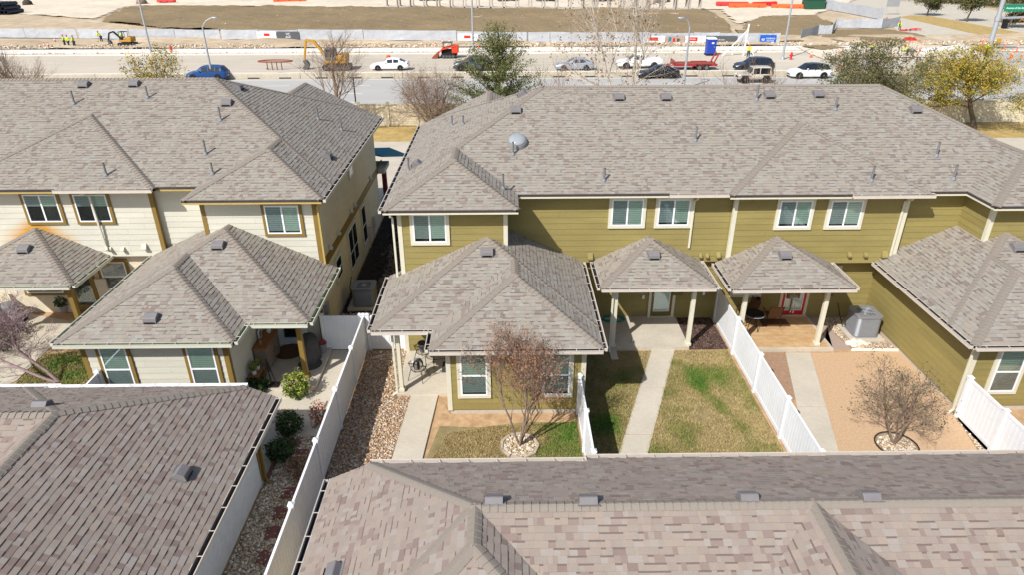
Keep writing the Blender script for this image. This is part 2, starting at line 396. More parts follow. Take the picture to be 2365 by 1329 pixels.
def roof_pieces(bodies):
    res = []
    for bi, B in enumerate(bodies):
        for k in range(len(B.pl)):
            L = B.lin(k); poly = [(-80, -80), (80, -80), (80, 80), (-80, 80)]
            for c in B.clips: poly = clip_hp(poly, *c)
            for j in range(len(B.pl)):
                if j != k: Lj = B.lin(j); poly = clip_hp(poly, L[0]-Lj[0], L[1]-Lj[1], Lj[2]-L[2])
            polys = [poly] if area(poly) > 1e-4 else []
            for ci, C in enumerate(bodies):
                if ci == bi or abs(C.z-B.z) > 1.5: continue      # the upper and lower roofs do not cut each other
                eps = 1e-5 if ci > bi else -1e-5
                hps = list(C.clips)
                for j in range(len(C.pl)):       # C higher: L - Lj <= -eps
                    Lj = C.lin(j); hps.append((L[0]-Lj[0], L[1]-Lj[1], Lj[2]-L[2]-eps))
                new = []
                for P in polys:
                    rest = P
                    for a, b, c in hps:
                        if abs(a)+abs(b) < 1e-12:
                            if c < 0: new.append(rest); rest = []; break
                            continue
                        o = clip_hp(rest, -a, -b, -c)
                        if area(o) > 1e-4: new.append(o)
                        rest = clip_hp(rest, a, b, c)
                        if area(rest) < 1e-5: rest = []; break
                polys = new
            for P in polys: res.append((bi, k, P))
    return res
EXPO = .145
def make_roof(root, bodies, smat='shingle', limit=300, tri=1.0):
    """roof deck part with shingle and ridge_cap sub-parts"""
    pieces = roof_pieces(bodies)
    deck = MB()
    tabs = []                       # (dist, verts, faces, rnd)
    for bi, k, P in pieces:
        B = bodies[bi]; nx, ny, d, e, _ = B.pl[k]; A, Bc, C = B.lin(k); sl = math.sqrt(1+B.p**2)
        n = len(P)
        ar = sum(P[i][0]*P[(i+1) % n][1]-P[(i+1) % n][0]*P[i][1] for i in range(n))
        if ar < 0: P = P[::-1]
        top = [(x, y, A*x+Bc*y+C-.004) for x, y in P]; bot = [(x, y, z-.10) for x, y, z in top]
        deck.add(top+bot, [tuple(range(n)), tuple(range(2*n-1, n-1, -1))]+[(n+i, n+(i+1) % n, (i+1) % n, i) for i in range(n)])
        tx, ty = -ny, nx            # along the eave; (t, n) right handed with plan orientation flipped or not
        flip = (tx*ny-ty*nx) < 0
        U = [(tx*x+ty*y, (nx*x+ny*y-d+e)*sl) for x, y in P]
        arU = sum(U[i][0]*U[(i+1) % n][1]-U[(i+1) % n][0]*U[i][1] for i in range(n))
        if arU < 0: U = U[::-1]
        u0 = min(q[0] for q in U); u1 = max(q[0] for q in U); v0 = min(q[1] for q in U); v1 = max(q[1] for q in U)
        nrm = Vector((-A, -Bc, 1)).normalized()
        for r in range(int(v0//EXPO), int(v1/EXPO)+1):
            rr = random.Random(r*7919+k*131+bi*17); u = math.floor(u0)-2-rr.random()
            # deterministic row layout from a fixed start so that split pieces agree
            u = -60+rr.random()*.3; va = r*EXPO
            row_lo = max(va, v0); row_hi = min(va+EXPO, v1)
            cidx = None
            while u < u1:
                ln = rr.choice((.08, .10, .12, .14, .16, .18, .21, .25)); cidx = rr.random()
                if cidx < .04: cv = .10
                elif cidx < .14: cv = .21
                elif cidx < .25: cv = .95
                else: cv = .3+rr.random()*.52
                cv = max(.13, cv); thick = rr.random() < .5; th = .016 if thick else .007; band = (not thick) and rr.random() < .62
                ua, ub = u, u+ln; u = ub
                if ub < u0: continue
                Q = [(ua, va), (ub, va), (ub, va+EXPO), (ua, va+EXPO)]
                for i in range(n):
                    p, q = U[i], U[(i+1) % n]; a_, b_ = (q[1]-p[1]), -(q[0]-p[0])
                    Q = clip_hp(Q, a_, b_, a_*p[0]+b_*p[1])
                    if len(Q) < 3: break
                if len(Q) < 3 or area(Q) < 2e-4: continue
                def W(q, hgt):
                    s_ = q[1]/sl-e+d; x = tx*q[0]+nx*s_; y = ty*q[0]+ny*s_
                    return Vector((x, y, A*x+Bc*y+C))+nrm*hgt
                m = len(Q); hg = [th*(1-(q[1]-va)/EXPO)+.001 for q in Q]
                V = [W(q, h_) for q, h_ in zip(Q, hg)]+[W(q, -.002) for q in Q]
                F = [tuple(range(m))]
                for i in range(m):
                    p, q = Q[i], Q[(i+1) % m]
                    if (abs(p[1]-va) < 1e-6 and abs(q[1]-va) < 1e-6) or (abs(p[0]-q[0]) < 1e-6 and (abs(p[0]-ua) < 1e-6 or abs(p[0]-ub) < 1e-6) and th > .01):
                        F.append((i, m+i, m+(i+1) % m, (i+1) % m))
                if flip: F = [f[::-1] for f in F]
                # make sure the top faces up
                nv = (V[1]-V[0]).cross(V[2]-V[0])
                if nv.z < 0: F = [f[::-1] for f in F]
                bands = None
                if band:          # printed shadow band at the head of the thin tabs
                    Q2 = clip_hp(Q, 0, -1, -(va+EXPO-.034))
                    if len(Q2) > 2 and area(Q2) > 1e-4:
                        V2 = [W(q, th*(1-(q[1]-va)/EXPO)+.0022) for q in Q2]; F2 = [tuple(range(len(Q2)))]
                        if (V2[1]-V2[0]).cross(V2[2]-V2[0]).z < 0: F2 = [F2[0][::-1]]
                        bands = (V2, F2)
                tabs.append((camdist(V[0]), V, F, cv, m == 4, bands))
    roof = deck.build('roof', 'deck', root)
    # hip and ridge caps
    caps = []
    for bi, B in enumerate(bodies):
        K = len(B.pl)
        for i in range(K):
            for j in range(i+1, K):
                Li, Lj = B.lin(i), B.lin(j); a, b, c = Li[0]-Lj[0], Li[1]-Lj[1], Lj[2]-Li[2]
                if abs(a)+abs(b) < 1e-9: continue
                nn = math.hypot(a, b); p0 = (a*c/nn**2, b*c/nn**2); dr = (-b/nn, a/nn)
                t0, t1 = -200., 200.
                hps = list(B.clips)+[(Li[0]-B.lin(m)[0], Li[1]-B.lin(m)[1], B.lin(m)[2]-Li[2]) for m in range(K) if m not in (i, j)]
                for ha, hb, hc in hps:
                    den = ha*dr[0]+hb*dr[1]; num = hc-ha*p0[0]-hb*p0[1]
                    if abs(den) < 1e-9:
                        if num < -1e-6: t0, t1 = 1, 0
                    elif den > 0: t1 = min(t1, num/den)
                    else: t0 = max(t0, num/den)
                if t1-t0 < .3: continue
                hz = Li[0]*dr[0]+Li[1]*dr[1]
                if hz < -1e-9: dr = (-dr[0], -dr[1]); t0, t1 = -t1, -t0; hz = -hz
                d3 = Vector((dr[0], dr[1], hz)); l3 = d3.length; d3 /= l3
                st = .165/l3; t = t0+.02
                n1 = Vector((-Li[0], -Li[1], 1)).normalized(); n2 = Vector((-Lj[0], -Lj[1], 1)).normalized(); nm_ = (n1+n2).normalized()
                w1 = d3.cross(n1).normalized(); w2 = d3.cross(n2).normalized()
                if w1.dot(n2) > 0: w1 = -w1
                if w2.dot(n1) > 0: w2 = -w2
                hw = .145
                def capmesh():
                    V = []
                    for s_, h_ in ((0., .030), (.21, .010)):
                        V += [w1*hw+n1*(h_)+d3*s_, w1*.05+n1*(h_+.004)+d3*s_, nm_*(h_+.001)+d3*s_, w2*.05+n2*(h_+.004)+d3*s_, w2*hw+n2*h_+d3*s_]
                    V += [w1*hw, nm_*0, w2*hw]
                    F = [(x, x+1, x+6, x+5) for x in range(4)]+[(10, 11, 2, 1, 0), (11, 12, 4, 3, 2)]
                    nv = (V[1]-V[0]).cross(V[6]-V[0])
                    if nv.dot(n1) < 0: F = [f[::-1] for f in F]
                    return V, F
                V, F = capmesh(); key = (bi, i, j)
                while t < t1-.1:
                    x, y = p0[0]+dr[0]*t, p0[1]+dr[1]*t; z = Li[0]*x+Li[1]*y+Li[2]
                    if all(C.h(x+dr[0]*.08, y+dr[1]*.08) <= z+hz*.08+.002 for q, C in enumerate(bodies) if q != bi and abs(C.z-B.z) < 1.5) and \
                       all(not (q < bi and abs(C.h(x, y)-z) < .002) for q, C in enumerate(bodies)):
                        caps.append((camdist((x, y, z)), key, Vector((x, y, z)), V, F))
                    t += st
    caps.sort(key=lambda c: c[0]); shared = {}
    vis = [c for c in caps]
    for dist, key, p, V, F in vis[:limit]:
        if key not in shared:
            mb = MB(); mb.add(V, F); shared[key] = mb.mesh('ridge_cap', 'cap')
        inst('ridge_cap', shared[key], roof, p)
    if len(vis) > limit:
        mb = MB()
        for dist, key, p, V, F in vis[limit:]: mb.add([v+p for v in V], F)
        mb.build('ridge_cap_row', 'cap', roof, kind='stuff')
    # shingles: the nearest whole tabs singly, the others as one part
    tabs.sort(key=lambda t: t[0])
    rest = MB(); cnt = 0
    for dist, V, F, cv, whole, bands in tabs:
        if whole and cnt < limit:
            c = V[0]; mb = MB(); mb.add([v-c for v in V], F, cv)
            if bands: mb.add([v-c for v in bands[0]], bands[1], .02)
            inst('shingle', mb.mesh('shingle', smat), roof, c); cnt += 1
        else:
            rest.add(V, F, cv)
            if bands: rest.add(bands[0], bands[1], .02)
    rest.build('shingle_field', smat, roof, kind='stuff')
    return roof
# ------------------------------------------------------------------ roof fittings
def roof_vent(roof, bodies, px, py, size=.42, z3=None):
    p = roof_hit(bodies, px, py)
    if p is None: print('vent miss', px, py); return
    n = roof_grad(bodies, p.x, p.y); dn = Vector((n.x, n.y, 0)).normalized(); dn = (dn-n*dn.dot(n)).normalized(); sd_ = n.cross(dn)
    F = (p, sd_, dn, n); h = size*.42; s = size/2
    mb = MB(); mb.fbox(F, -s*1.25, s*1.25, -s*1.25, s*1.1, 0, .012)
    prof = [(-s, .0), (-s*.62, h*.92), (-s*.5, h), (s*.45, h), (s*.55, h*.95), (s, h*.25), (s, .0)]
    mb.extr(prof, (p, dn, n, sd_), -s, s)
    o = mb.build('roof_vent', 'vent_grey', roof, bevel=.01)
    lv = MB()
    for k in range(4): lv.fbox((p+dn*(s*1.0), sd_, n, dn), -s*.8, s*.8, h*.12+k*h*.13, h*.12+k*h*.13+.012, 0, .012)
    lv.build('louvre', 'dark', o)
def vent_pipe(roof, bodies, px, py, h=.5, r=.04):
    p = roof_hit(bodies, px, py)
    if p is None: print('pipe miss', px, py); return
    n = roof_grad(bodies, p.x, p.y)
    mb = MB(); mb.tube([p-Z3*.05, p+Z3*h], r, 10); mb.tube([p+Z3*(h-.04), p+Z3*h], r*1.12, 10)
    o = mb.build('vent_pipe', 'pipe_grey', roof, smooth=40)
    dn = Vector((n.x, n.y, 0)).normalized(); dn = (dn-n*dn.dot(n)).normalized(); sd_ = n.cross(dn)
    b = MB(); b.fbox((p, sd_, dn, n), -.13, .13, -.12, .16, 0, .012); b.tube([p, p+Z3*.1], [.09, r+.01], 12)
    b.build('flashing', 'boot_grey', o, smooth=40)
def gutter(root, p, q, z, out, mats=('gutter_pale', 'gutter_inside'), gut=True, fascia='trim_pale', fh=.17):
    """fascia board along an eave and, when gut, an open trough with straps"""
    p = Vector((p[0], p[1], z)); q = Vector((q[0], q[1], z)); L = (q-p).length; X = (q-p)/L; O = Vector((out[0], out[1], 0)); F = (p, X, Z3, O)
    fb = MB(); fb.fbox(F, 0, L, -fh, -.012, -.03, -.002); fb.build('fascia', fascia, root)
    e = MB(); e.fbox(F, -.01, L+.01, -.012, .006, -.06, .018); e.build('drip_edge', 'gutter_pale' if gut else 'vent_grey', root)
    if not gut: return
    mb = MB(); t = .012; d = .115; a = .03; b = .145
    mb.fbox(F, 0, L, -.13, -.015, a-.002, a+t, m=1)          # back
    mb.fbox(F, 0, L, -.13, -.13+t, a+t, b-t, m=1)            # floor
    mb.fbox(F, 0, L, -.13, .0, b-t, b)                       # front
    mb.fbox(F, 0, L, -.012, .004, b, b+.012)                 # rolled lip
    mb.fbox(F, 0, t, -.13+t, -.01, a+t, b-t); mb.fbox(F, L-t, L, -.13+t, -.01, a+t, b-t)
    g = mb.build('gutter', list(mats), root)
    st = MB(); k = .3
    while k < L:
        st.fbox(F, k-.009, k+.009, -.004, .006, a-.01, b+.004); k += .7
    st.build('gutter_strap', 'gutter_pale', g, kind='stuff')
def downspout(root, pts, mat='trim_pale', wd=.075):
    mb = MB()
    for a, b in zip(pts[:-1], pts[1:]): mb.bar(a, b, wd, wd*.8)
    mb.build('downspout', mat, root, bevel=.01)
# ------------------------------------------------------------------ walls, siding, windows, doors
BOARD = .235
def siding(root, wall, O, X, Nn, L, z0, z1, mat, expo=BOARD, cut=None):
    O = Vector(O); F = (O, X, Z3, Nn)
    def bm(L_):
        mb = MB(); prof = [(.0, 0.), (.021, 0.), (.021, .012), (.007, expo+.012), (.0, expo+.012)]
        mb.extr([(b, c) for c, b in prof], (Vector(), Z3, Nn, X), 0, L_); return mb.mesh('siding_board', mat)
    z = z0; q = random.Random(int(L*100)+int(O.x*10)); cache = {}
    while z < z1-.03:
        cuts = [0, L]
        if L > 3.9:
            c = q.uniform(.6, 3.2)
            while c < L-.4: cuts.insert(-1, round(c, 1)); c += 3.66
        for a, b in zip(cuts[:-1], cuts[1:]):
            l_ = round(b-a-.004, 3); hh = min(expo, z1-z); key = (l_, hh < expo-1e-6)
            if key not in cache:
                if hh < expo-1e-6: mb = MB(); mb.fbox((Vector(), X, Z3, Nn), 0, l_, 0, hh, 0, .018); cache[key] = mb.mesh('siding_board', mat)
                else: cache[key] = bm(l_)
            inst('siding_board', cache[key], wall, O+X*a+Z3*(z-O.z))
        z += expo
def wallbox(root, x0, x1, y0, y1, z0, z1, mat):
    mb = MB(); mb.box(x0, x1, y0, y1, z0, z1); return mb.build('wall', mat, root)
def corner(root, x, y, z0, z1, mat, sx=1, sy=-1, wd=.12):
    """corner board: L of two boards round the outside corner at x,y"""
    mb = MB(); t = .032
    mb.box(min(x, x+sx*t), max(x, x+sx*t), min(y-sy*wd, y+sy*t), max(y-sy*wd, y+sy*t), z0, z1)
    mb.box(min(x, x-sx*wd), max(x, x-sx*wd), min(y, y+sy*t), max(y, y+sy*t), z0, z1)
    mb.build('corner_board', mat, root)
def frame_at(p, n): n = Vector(n); return (Vector(p), Z3.cross(n).normalized(), Z3, n)
def window(root, F, wd, ht, style='slider', trim='trim_pale', tw=.10, blind=1.0, label=None, tk=.05):
    mb = MB(); mb.fbox(F, 0, wd, 0, tw, 0, tk+.006); mb.fbox(F, 0, wd, ht-tw, ht, 0, tk)
    mb.fbox(F, 0, tw, tw, ht-tw, 0, tk); mb.fbox(F, wd-tw, wd, tw, ht-tw, 0, tk)
    o = mb.build('window', trim, root)
    if label: o['label'] = label
    a0, a1, b0, b1 = tw, wd-tw, tw, ht-tw; t = .05
    mb = MB(); mb.fbox(F, a0, a1, b0, b0+t, .02, .058); mb.fbox(F, a0, a1, b1-t, b1, .02, .058); mb.fbox(F, a0, a0+t, b0+t, b1-t, .02, .058); mb.fbox(F, a1-t, a1, b0+t, b1-t, .02, .058)
    if style == 'slider': m_ = (a0+a1)/2; mb.fbox(F, m_-t*.6, m_+t*.6, b0+t, b1-t, .02, .056); panes = [(a0+t, m_-t*.6, b0+t, b1-t), (m_+t*.6, a1-t, b0+t, b1-t)]
    elif style == 'hung': m_ = b0+(b1-b0)*.47; mb.fbox(F, a0+t, a1-t, m_-t*.6, m_+t*.6, .02, .056); panes = [(a0+t, a1-t, b0+t, m_-t*.6), (a0+t, a1-t, m_+t*.6, b1-t)]
    elif style == 'twin':
        m_ = (a0+a1)/2; h_ = b0+(b1-b0)*.42; mb.fbox(F, m_-t*.6, m_+t*.6, b0+t, b1-t, .02, .056); mb.fbox(F, a0+t, m_-t*.6, h_-t*.4, h_+t*.4, .02, .055); mb.fbox(F, m_+t*.6, a1-t, h_-t*.4, h_+t*.4, .02, .055)
        panes = [(x, y, c, d) for x, y in ((a0+t, m_-t*.6), (m_+t*.6, a1-t)) for c, d in ((b0+t, h_-t*.4), (h_+t*.4, b1-t))]
    else: panes = [(a0+t, a1-t, b0+t, b1-t)]
    mb.build('sash', 'white_frame', o)
    mb = MB(); mb.fbox(F, a0, a1, b0, b1, .004, .026); mb.build('reveal', 'backing', o)
    for k, (x0, x1, z0, z1) in enumerate(panes):
        g = MB(); g.fbox(F, x0, x1, z0, z1, .046, .050); g.build('pane', 'glass_screen' if k == 0 and style in ('slider', 'hung') else 'glass', o)
    if blind > 0:
        s = MB(); z = b1-t; zmin = b1-t-(b1-b0-2*t)*blind
        while z > zmin+.02:
            P, X, Y, Nn = F; q = [P+X*(a0+t)+Y*z+Nn*.029, P+X*(a1-t)+Y*z+Nn*.029, P+X*(a1-t)+Y*(z-.058)+Nn*.042, P+X*(a0+t)+Y*(z-.058)+Nn*.042]
            s.add(q, [(3, 2, 1, 0)]); z -= .074
        s.build('blind', 'blind', o)
    return o
def door(root, F, wd, ht, slab, trim, glass=True, tw=.11, label=None, mini=False):
    mb = MB(); mb.fbox(F, 0, tw, 0, ht, 0, .045); mb.fbox(F, wd-tw, wd, 0, ht, 0, .045); mb.fbox(F, tw, wd-tw, ht-tw, ht, 0, .045); mb.fbox(F, 0, wd, -.05, 0, 0, .12)
    o = mb.build('door', trim, root)
    if label: o['label'] = label
    s = MB(); a0, a1, b1 = tw, wd-tw, ht-tw
    if glass:
        s.fbox(F, a0, a0+.13, .01, b1, .004, .03); s.fbox(F, a1-.13, a1, .01, b1, .004, .03); s.fbox(F, a0+.13, a1-.13, .01, .26, .004, .03); s.fbox(F, a0+.13, a1-.13, b1-.14, b1, .004, .03)
        s.build('slab', slab, o)
        g = MB(); g.fbox(F, a0+.10, a1-.10, .24, b1-.12, .034, .038); g.build('pane', 'glass', o)
        c = MB(); c.fbox(F, a0+.13, a1-.13, .26, b1-.14, .002, .008); c.build('shade', 'white_frame' if mini else 'backing', o)
        if mini:
            fr = MB()
            for bb in ((a0+.1, a0+.135, .24, b1-.12), (a1-.135, a1-.1, .24, b1-.12), (a0+.1, a1-.1, .22, .255), (a0+.1, a1-.1, b1-.135, b1-.1)): fr.fbox(F, *bb, .03, .042)
            fr.build('lite_frame', 'white_frame', o)
    else:
        s.fbox(F, a0, a1, .01, b1, .004, .03); s.build('slab', slab, o)
    k = MB(); k.fbox(F, a0+.04, a0+.08, .93, 1.06, .03, .075); k.fbox(F, a0+.04, a0+.08, 1.14, 1.2, .03, .06); k.build('handle', 'rim', o)
    return o
def post(root, x, y, z0, z1, mat, wd=.15, lean=0):
    mb = MB(); mb.box(x-wd/2, x+wd/2, y-wd/2, y+wd/2, z0, z1); mb.box(x-wd*.72, x+wd*.72, y-wd*.72, y+wd*.72, z0, z0+.12)
    mb.build('porch_post', mat, root, bevel=.008)
def vent_hood(root, F, s=.2):
    mb = MB(); mb.extr([(0, 0), (.14, 0), (.14, .06), (.02, s), (0, s)], (F[0], F[3], Z3, F[1]), 0, s*.8)
    mb.build('exhaust_hood', 'olive' if root.get('tone') == 'olive' else 'cream', root)
# ================================================================== buildings
P = .475; ZU, ZL = 5.75, 2.8
def wpx(pl, pxl, pxr, pyb, pyt, n=(0, -1, 0)):
    a = un(pxl, pyb, y=pl); b = un(pxr, pyb, y=pl); t = un((pxl+pxr)/2, pyt, y=pl)
    return frame_at((a.x, pl-.018, a.z), n), b.x-a.x, t.z-a.z
def soffits(root, bodies, mat, ov=.45, z=None):
    mb = MB()
    for k, (x0, x1, y0, y1, zz) in enumerate(bodies): mb.box(x0+.03, x1-.03, y0+.03, y1, zz-.175-.003*k, zz-.155-.003*k)
    mb.build('soffit', mat, root)
# ---------------- olive row of townhouses
olive = thing('townhouse_row', (9, 29, 0), 'two storey olive green townhouse row with pale trim and grey shingle roof', 'building'); olive['tone'] = 'olive'
OU = [Body(-4.22, 21.85, 23.45, 35.15, ZU, P, clips=[(0, 1, 34.37)]),
      Body(-4.22, .45, 21.85, 32, ZU, P), Body(8.18, 15.5, 23.21, 34.3, ZU, P), Body(16.95, 21.85, 21.85, 32, ZU, P),
      Body(-4.22, 2.8, 26.97, 34.37, ZU, P, sides='lr')]
A0 = (-4.34, 2.96, 18.78, 60)
OL = [Body(*A0, ZL, P, 'lrf', clips=[(0, 1, 22.40)]), Body(-2.36, 2.96, 17.55, 60, ZL, P, 'lrf', clips=[(0, 1, 22.40)]),
      Body(*A0, ZL, P, 'lrf', clips=[(0, 1, 24.0), (0, -1, -22.40), (-1, 0, -.06)]), Body(*A0, ZL, P, 'lrf', clips=[(0, 1, 22.8), (0, -1, -22.40), (1, 0, -3.82)])]
OP1 = [Body(3.44, 7.57, 21.62, 60, ZL+.02, .5, 'lrf', clips=[(0, 1, 24.0)])]
OP2 = [Body(8.15, 12.6, 21.5, 60, ZL, .49, 'lrf', clips=[(0, 1, 23.76)])]
A1 = (14.4, 21.75, 18.73, 60)
OR = [Body(*A1, ZL, P, 'lrf', clips=[(0, 1, 22.40)]), Body(14.4, 19.75, 17.5, 60, ZL, P, 'lrf', clips=[(0, 1, 22.40)]),
      Body(*A1, ZL, P, 'lrf', clips=[(0, 1, 24.0), (0, -1, -22.40), (1, 0, 17.36)])]
OB = OU+OL+OP1+OP2+OR
o_roof = make_roof(olive, OB)
# walls
w_up = wallbox(olive, -3.8, 21.45, 24.0, 33.9, 2.74, 5.72, 'olive')
w_lp = wallbox(olive, -3.8, .05, 22.4, 24.1, 0, 5.71, 'olive')
w_2p = wallbox(olive, 8.58, 15.1, 23.76, 24.1, 2.74, 5.71, 'olive')
w_rp = wallbox(olive, 17.35, 21.45, 22.4, 24.1, 0, 5.71, 'olive')
w_lo = wallbox(olive, -3.81, 21.44, 24.3, 33.8, 0, 2.75, 'olive')
w_wi = wallbox(olive, -1.9, 2.5, 18.0, 24.25, .18, 2.66, 'olive')
w_wb = wallbox(olive, -3.79, -1.95, 21.8, 22.5, .1, 2.64, 'olive')
w_rw = wallbox(olive, 14.85, 21.3, 17.95, 24.25, .18, 2.66, 'olive')
NY, PX_, NX = Vector((0, -1, 0)), Vector((1, 0, 0)), Vector((-1, 0, 0))
siding(olive, w_lp, (-3.8, 22.4, 3.0), X3, NY, 3.85, 3.0, 5.5, 'olive')
siding(olive, w_up, (.05, 24.0, 2.75), X3, NY, 8.53, 2.75, 5.5, 'olive')
siding(olive, w_up, (15.1, 24.0, 2.75), X3, NY, 2.25, 2.75, 5.5, 'olive')
siding(olive, w_2p, (8.58, 23.76, 2.75), X3, NY, 6.52, 2.75, 5.5, 'olive')
siding(olive, w_rp, (17.35, 22.4, 3.2), X3, NY, 4.1, 3.2, 5.5, 'olive')
siding(olive, w_rp, (17.35, 22.42, 3.2), Y3, NX, 1.58, 3.2, 5.5, 'olive')
siding(olive, w_lo, (2.5, 24.3, .16), X3, NY, 12.35, .16, 2.72, 'olive')
siding(olive, w_wi, (-1.9, 18.0, .2), X3, NY, 4.4, .2, 2.62, 'olive')
siding(olive, w_wb, (-3.75, 21.8, .14), X3, NY, 1.8, .14, 2.62, 'olive')
siding(olive, w_rw, (14.85, 17.95, .2), X3, NY, 6.4, .2, 2.62, 'olive')
siding(olive, w_rw, (14.85, 17.97, .2), Y3, NX, 6.3, .2, 2.62, 'olive')
fd = MB(); fd.box(-1.86, 2.46, 18.03, 24.3, -.05, .2); fd.box(14.89, 21.25, 17.98, 24.3, -.05, .2); fd.box(-3.77, 21.4, 24.33, 33.7, -.05, .16); fd.build('foundation', 'foundation', olive)
for x, y, z0, z1, sx in ((.05, 22.4, 2.8, 5.54, 1), (-3.8, 22.4, 2.7, 5.54, -1), (8.58, 23.76, 2.74, 5.54, -1), (15.1, 23.76, 2.74, 5.54, 1), (17.35, 22.4, 3.1, 5.54, -1),
                         (-1.9, 18.0, .18, 2.62, -1), (2.5, 18.0, .18, 2.62, 1), (14.85, 17.95, .18, 2.62, -1), (-3.79, 21.8, .1, 2.6, -1)):
    corner(olive, x, y, z0, z1, 'trim_pale', sx)
soffits(olive, [(-4.22, 21.85, 23.45, 34.3, ZU), (-4.22, .45, 21.85, 24, ZU), (8.18, 15.5, 23.21, 24, ZU), (16.95, 21.85, 21.85, 24, ZU), (-4.34, 2.96, 18.78, 22.3, ZL), (-2.36, 2.96, 17.55, 19, ZL), (3.44, 7.57, 21.62, 23.9, ZL+.02), (8.15, 12.6, 21.5, 23.7, ZL), (14.4, 21.75, 18.73, 22.3, ZL), (14.4, 19.75, 17.5, 19, ZL)], 'trim_pale')
mb = MB(); mb.box(.06, 21, 24.01, 24.28, 2.72, 2.738); mb.build('overhang_soffit', 'olive', olive)
L_, R_, F_ = (-1, 0), (1, 0), (0, -1)
for p, q, z, o, g in (((-4.22, 21.85), (.45, 21.85), ZU, F_, False), ((.45, 21.85), (.45, 23.45), ZU, R_, False), ((.45, 23.45), (6.0, 23.45), ZU, F_, False), ((6.0, 23.45), (8.18, 23.45), ZU, F_, True),
                      ((8.18, 23.21), (12.6, 23.21), ZU, F_, False), ((12.6, 23.21), (15.6, 23.21), ZU, F_, True), ((15.5, 23.45), (16.95, 23.45), ZU, F_, False), ((16.95, 21.85), (16.95, 23.45), ZU, L_, False),
                      ((16.95, 21.85), (21.85, 21.85), ZU, F_, False), ((-4.22, 21.85), (-4.22, 34.37), ZU, L_, True),
                      ((-4.34, 18.78), (-4.34, 22.7), ZL, L_, True), ((-4.34, 18.78), (-2.36, 18.78), ZL, F_, True), ((-2.36, 17.55), (-2.36, 18.78), ZL, L_, True), ((-2.36, 17.55), (2.96, 17.55), ZL, F_, True), ((2.96, 17.55), (2.96, 23.9), ZL, R_, True),
                      ((3.44, 21.62), (3.44, 23.9), ZL+.02, L_, True), ((3.44, 21.62), (7.57, 21.62), ZL+.02, F_, True), ((7.57, 21.62), (7.57, 23.9), ZL+.02, R_, True),
                      ((8.15, 21.5), (8.15, 23.7), ZL, L_, True), ((8.15, 21.5), (12.6, 21.5), ZL, F_, True), ((12.6, 21.5), (12.6, 23.7), ZL, R_, True),
                      ((14.4, 17.5), (14.4, 23.7), ZL, L_, True), ((14.4, 17.5), (19.75, 17.5), ZL, F_, True)):
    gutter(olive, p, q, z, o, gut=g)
# windows
for pl, a in ((22.4, (950, 1040, 565, 486)), (24.0, (1403, 1488, 526, 452)), (24.0, (1509, 1594, 525.5, 452)), (23.76, (1784, 1870, 529.5, 455)), (23.76, (1899.5, 1985, 528.5, 455))):
    F, wd, ht = wpx(pl, *a); window(olive, F, wd, ht, 'slider', tw=.11, blind=(.95, .92, .95, 1, .9)[int(wd*977) % 5])
for pl, a in ((18.0, (1058, 1134.5, 919, 808)), (18.0, (1245, 1321.7, 917, 808))):
    F, wd, ht = wpx(pl, *a); window(olive, F, wd, 1.85, 'hung', tw=.11, blind=.95)
F, wd, ht = wpx(17.95, 2271, 2318, 911.6, 804); window(olive, (Vector((15.55, 17.932, .68)), X3, Z3, NY), 1.06, 1.85, 'hung', tw=.11, blind=1)
window(olive, frame_at((9.1, 24.282, 1.0), NY), 1.3, 1.45, 'slider', tw=.11, blind=0)
window(olive, frame_at((12.5, 24.282, 1.35), NY), .95, 1.05, 'hung', tw=.11, blind=.6)
# doors
a = un(1494, 730, y=24.3); b = un(1554, 730, y=24.3)
door(olive, frame_at((a.x, 24.282, .14), NY), b.x-a.x, 2.16, 'olive_door', 'trim_pale', mini=True, label='olive back door with white framed glass')
a = un(1790, 741, y=24.3); b = un(1855, 741, y=24.3)
door(olive, frame_at((a.x, 24.282, .14), NY), b.x-a.x, 2.16, 'red', 'trim_pale', mini=True, label='red back door with white framed glass')
for x, y, z in ((4.06, 22.0, .12), (6.95, 22.02, .12), (8.85, 21.95, .12), (11.88, 21.95, .12), (-3.62, 19.22, .12)): post(olive, x, y, z, 2.63, 'trim_pale')
# downspouts
def dsp(x, y, ztop, zbot, wy, ex):   # from an eave outlet back to the wall and down
    downspout(olive, [(x, y, ztop), (x, y+.05, ztop-.12), (x, wy-.06, ztop-.32), (x, wy-.06, zbot)], 'trim_pale')
dsp(7.1, 23.5, 5.6, 3.35, 24.0, 0); dsp(14.9, 23.26, 5.6, 3.05, 23.76, 0); dsp(-3.98, 21.9, 5.6, 2.95, 22.4, 0)
downspout(olive, [(14.45, 17.75, 2.65), (14.7, 17.85, 2.4), (14.72, 17.85, .1), (14.5, 17.75, .04)], 'trim_pale')
downspout(olive, [(3.95, 21.75, 2.6), (3.93, 21.88, 2.4), (3.93, 21.9, .15), (3.9, 21.6, .06)], 'trim_pale')
downspout(olive, [(-3.75, 18.95, 2.6), (-3.76, 19.1, 2.4), (-3.76, 19.12, .1), (-3.9, 19.0, .05)], 'trim_pale')
for px, py, s in ((1356, 597, .26), (1612, 592, .16), (1627, 592, .16), (1652, 592, .2)): q = un(px, py, y=24.0); vent_hood(olive, frame_at((q.x, 23.975, q.z), NY), s)
for px, py, s in ((1955, 590, .16), (1992, 590, .16), (2033, 592, .26)): q = un(px, py, y=23.76); vent_hood(olive, frame_at((q.x, 23.735, q.z), NY), s)
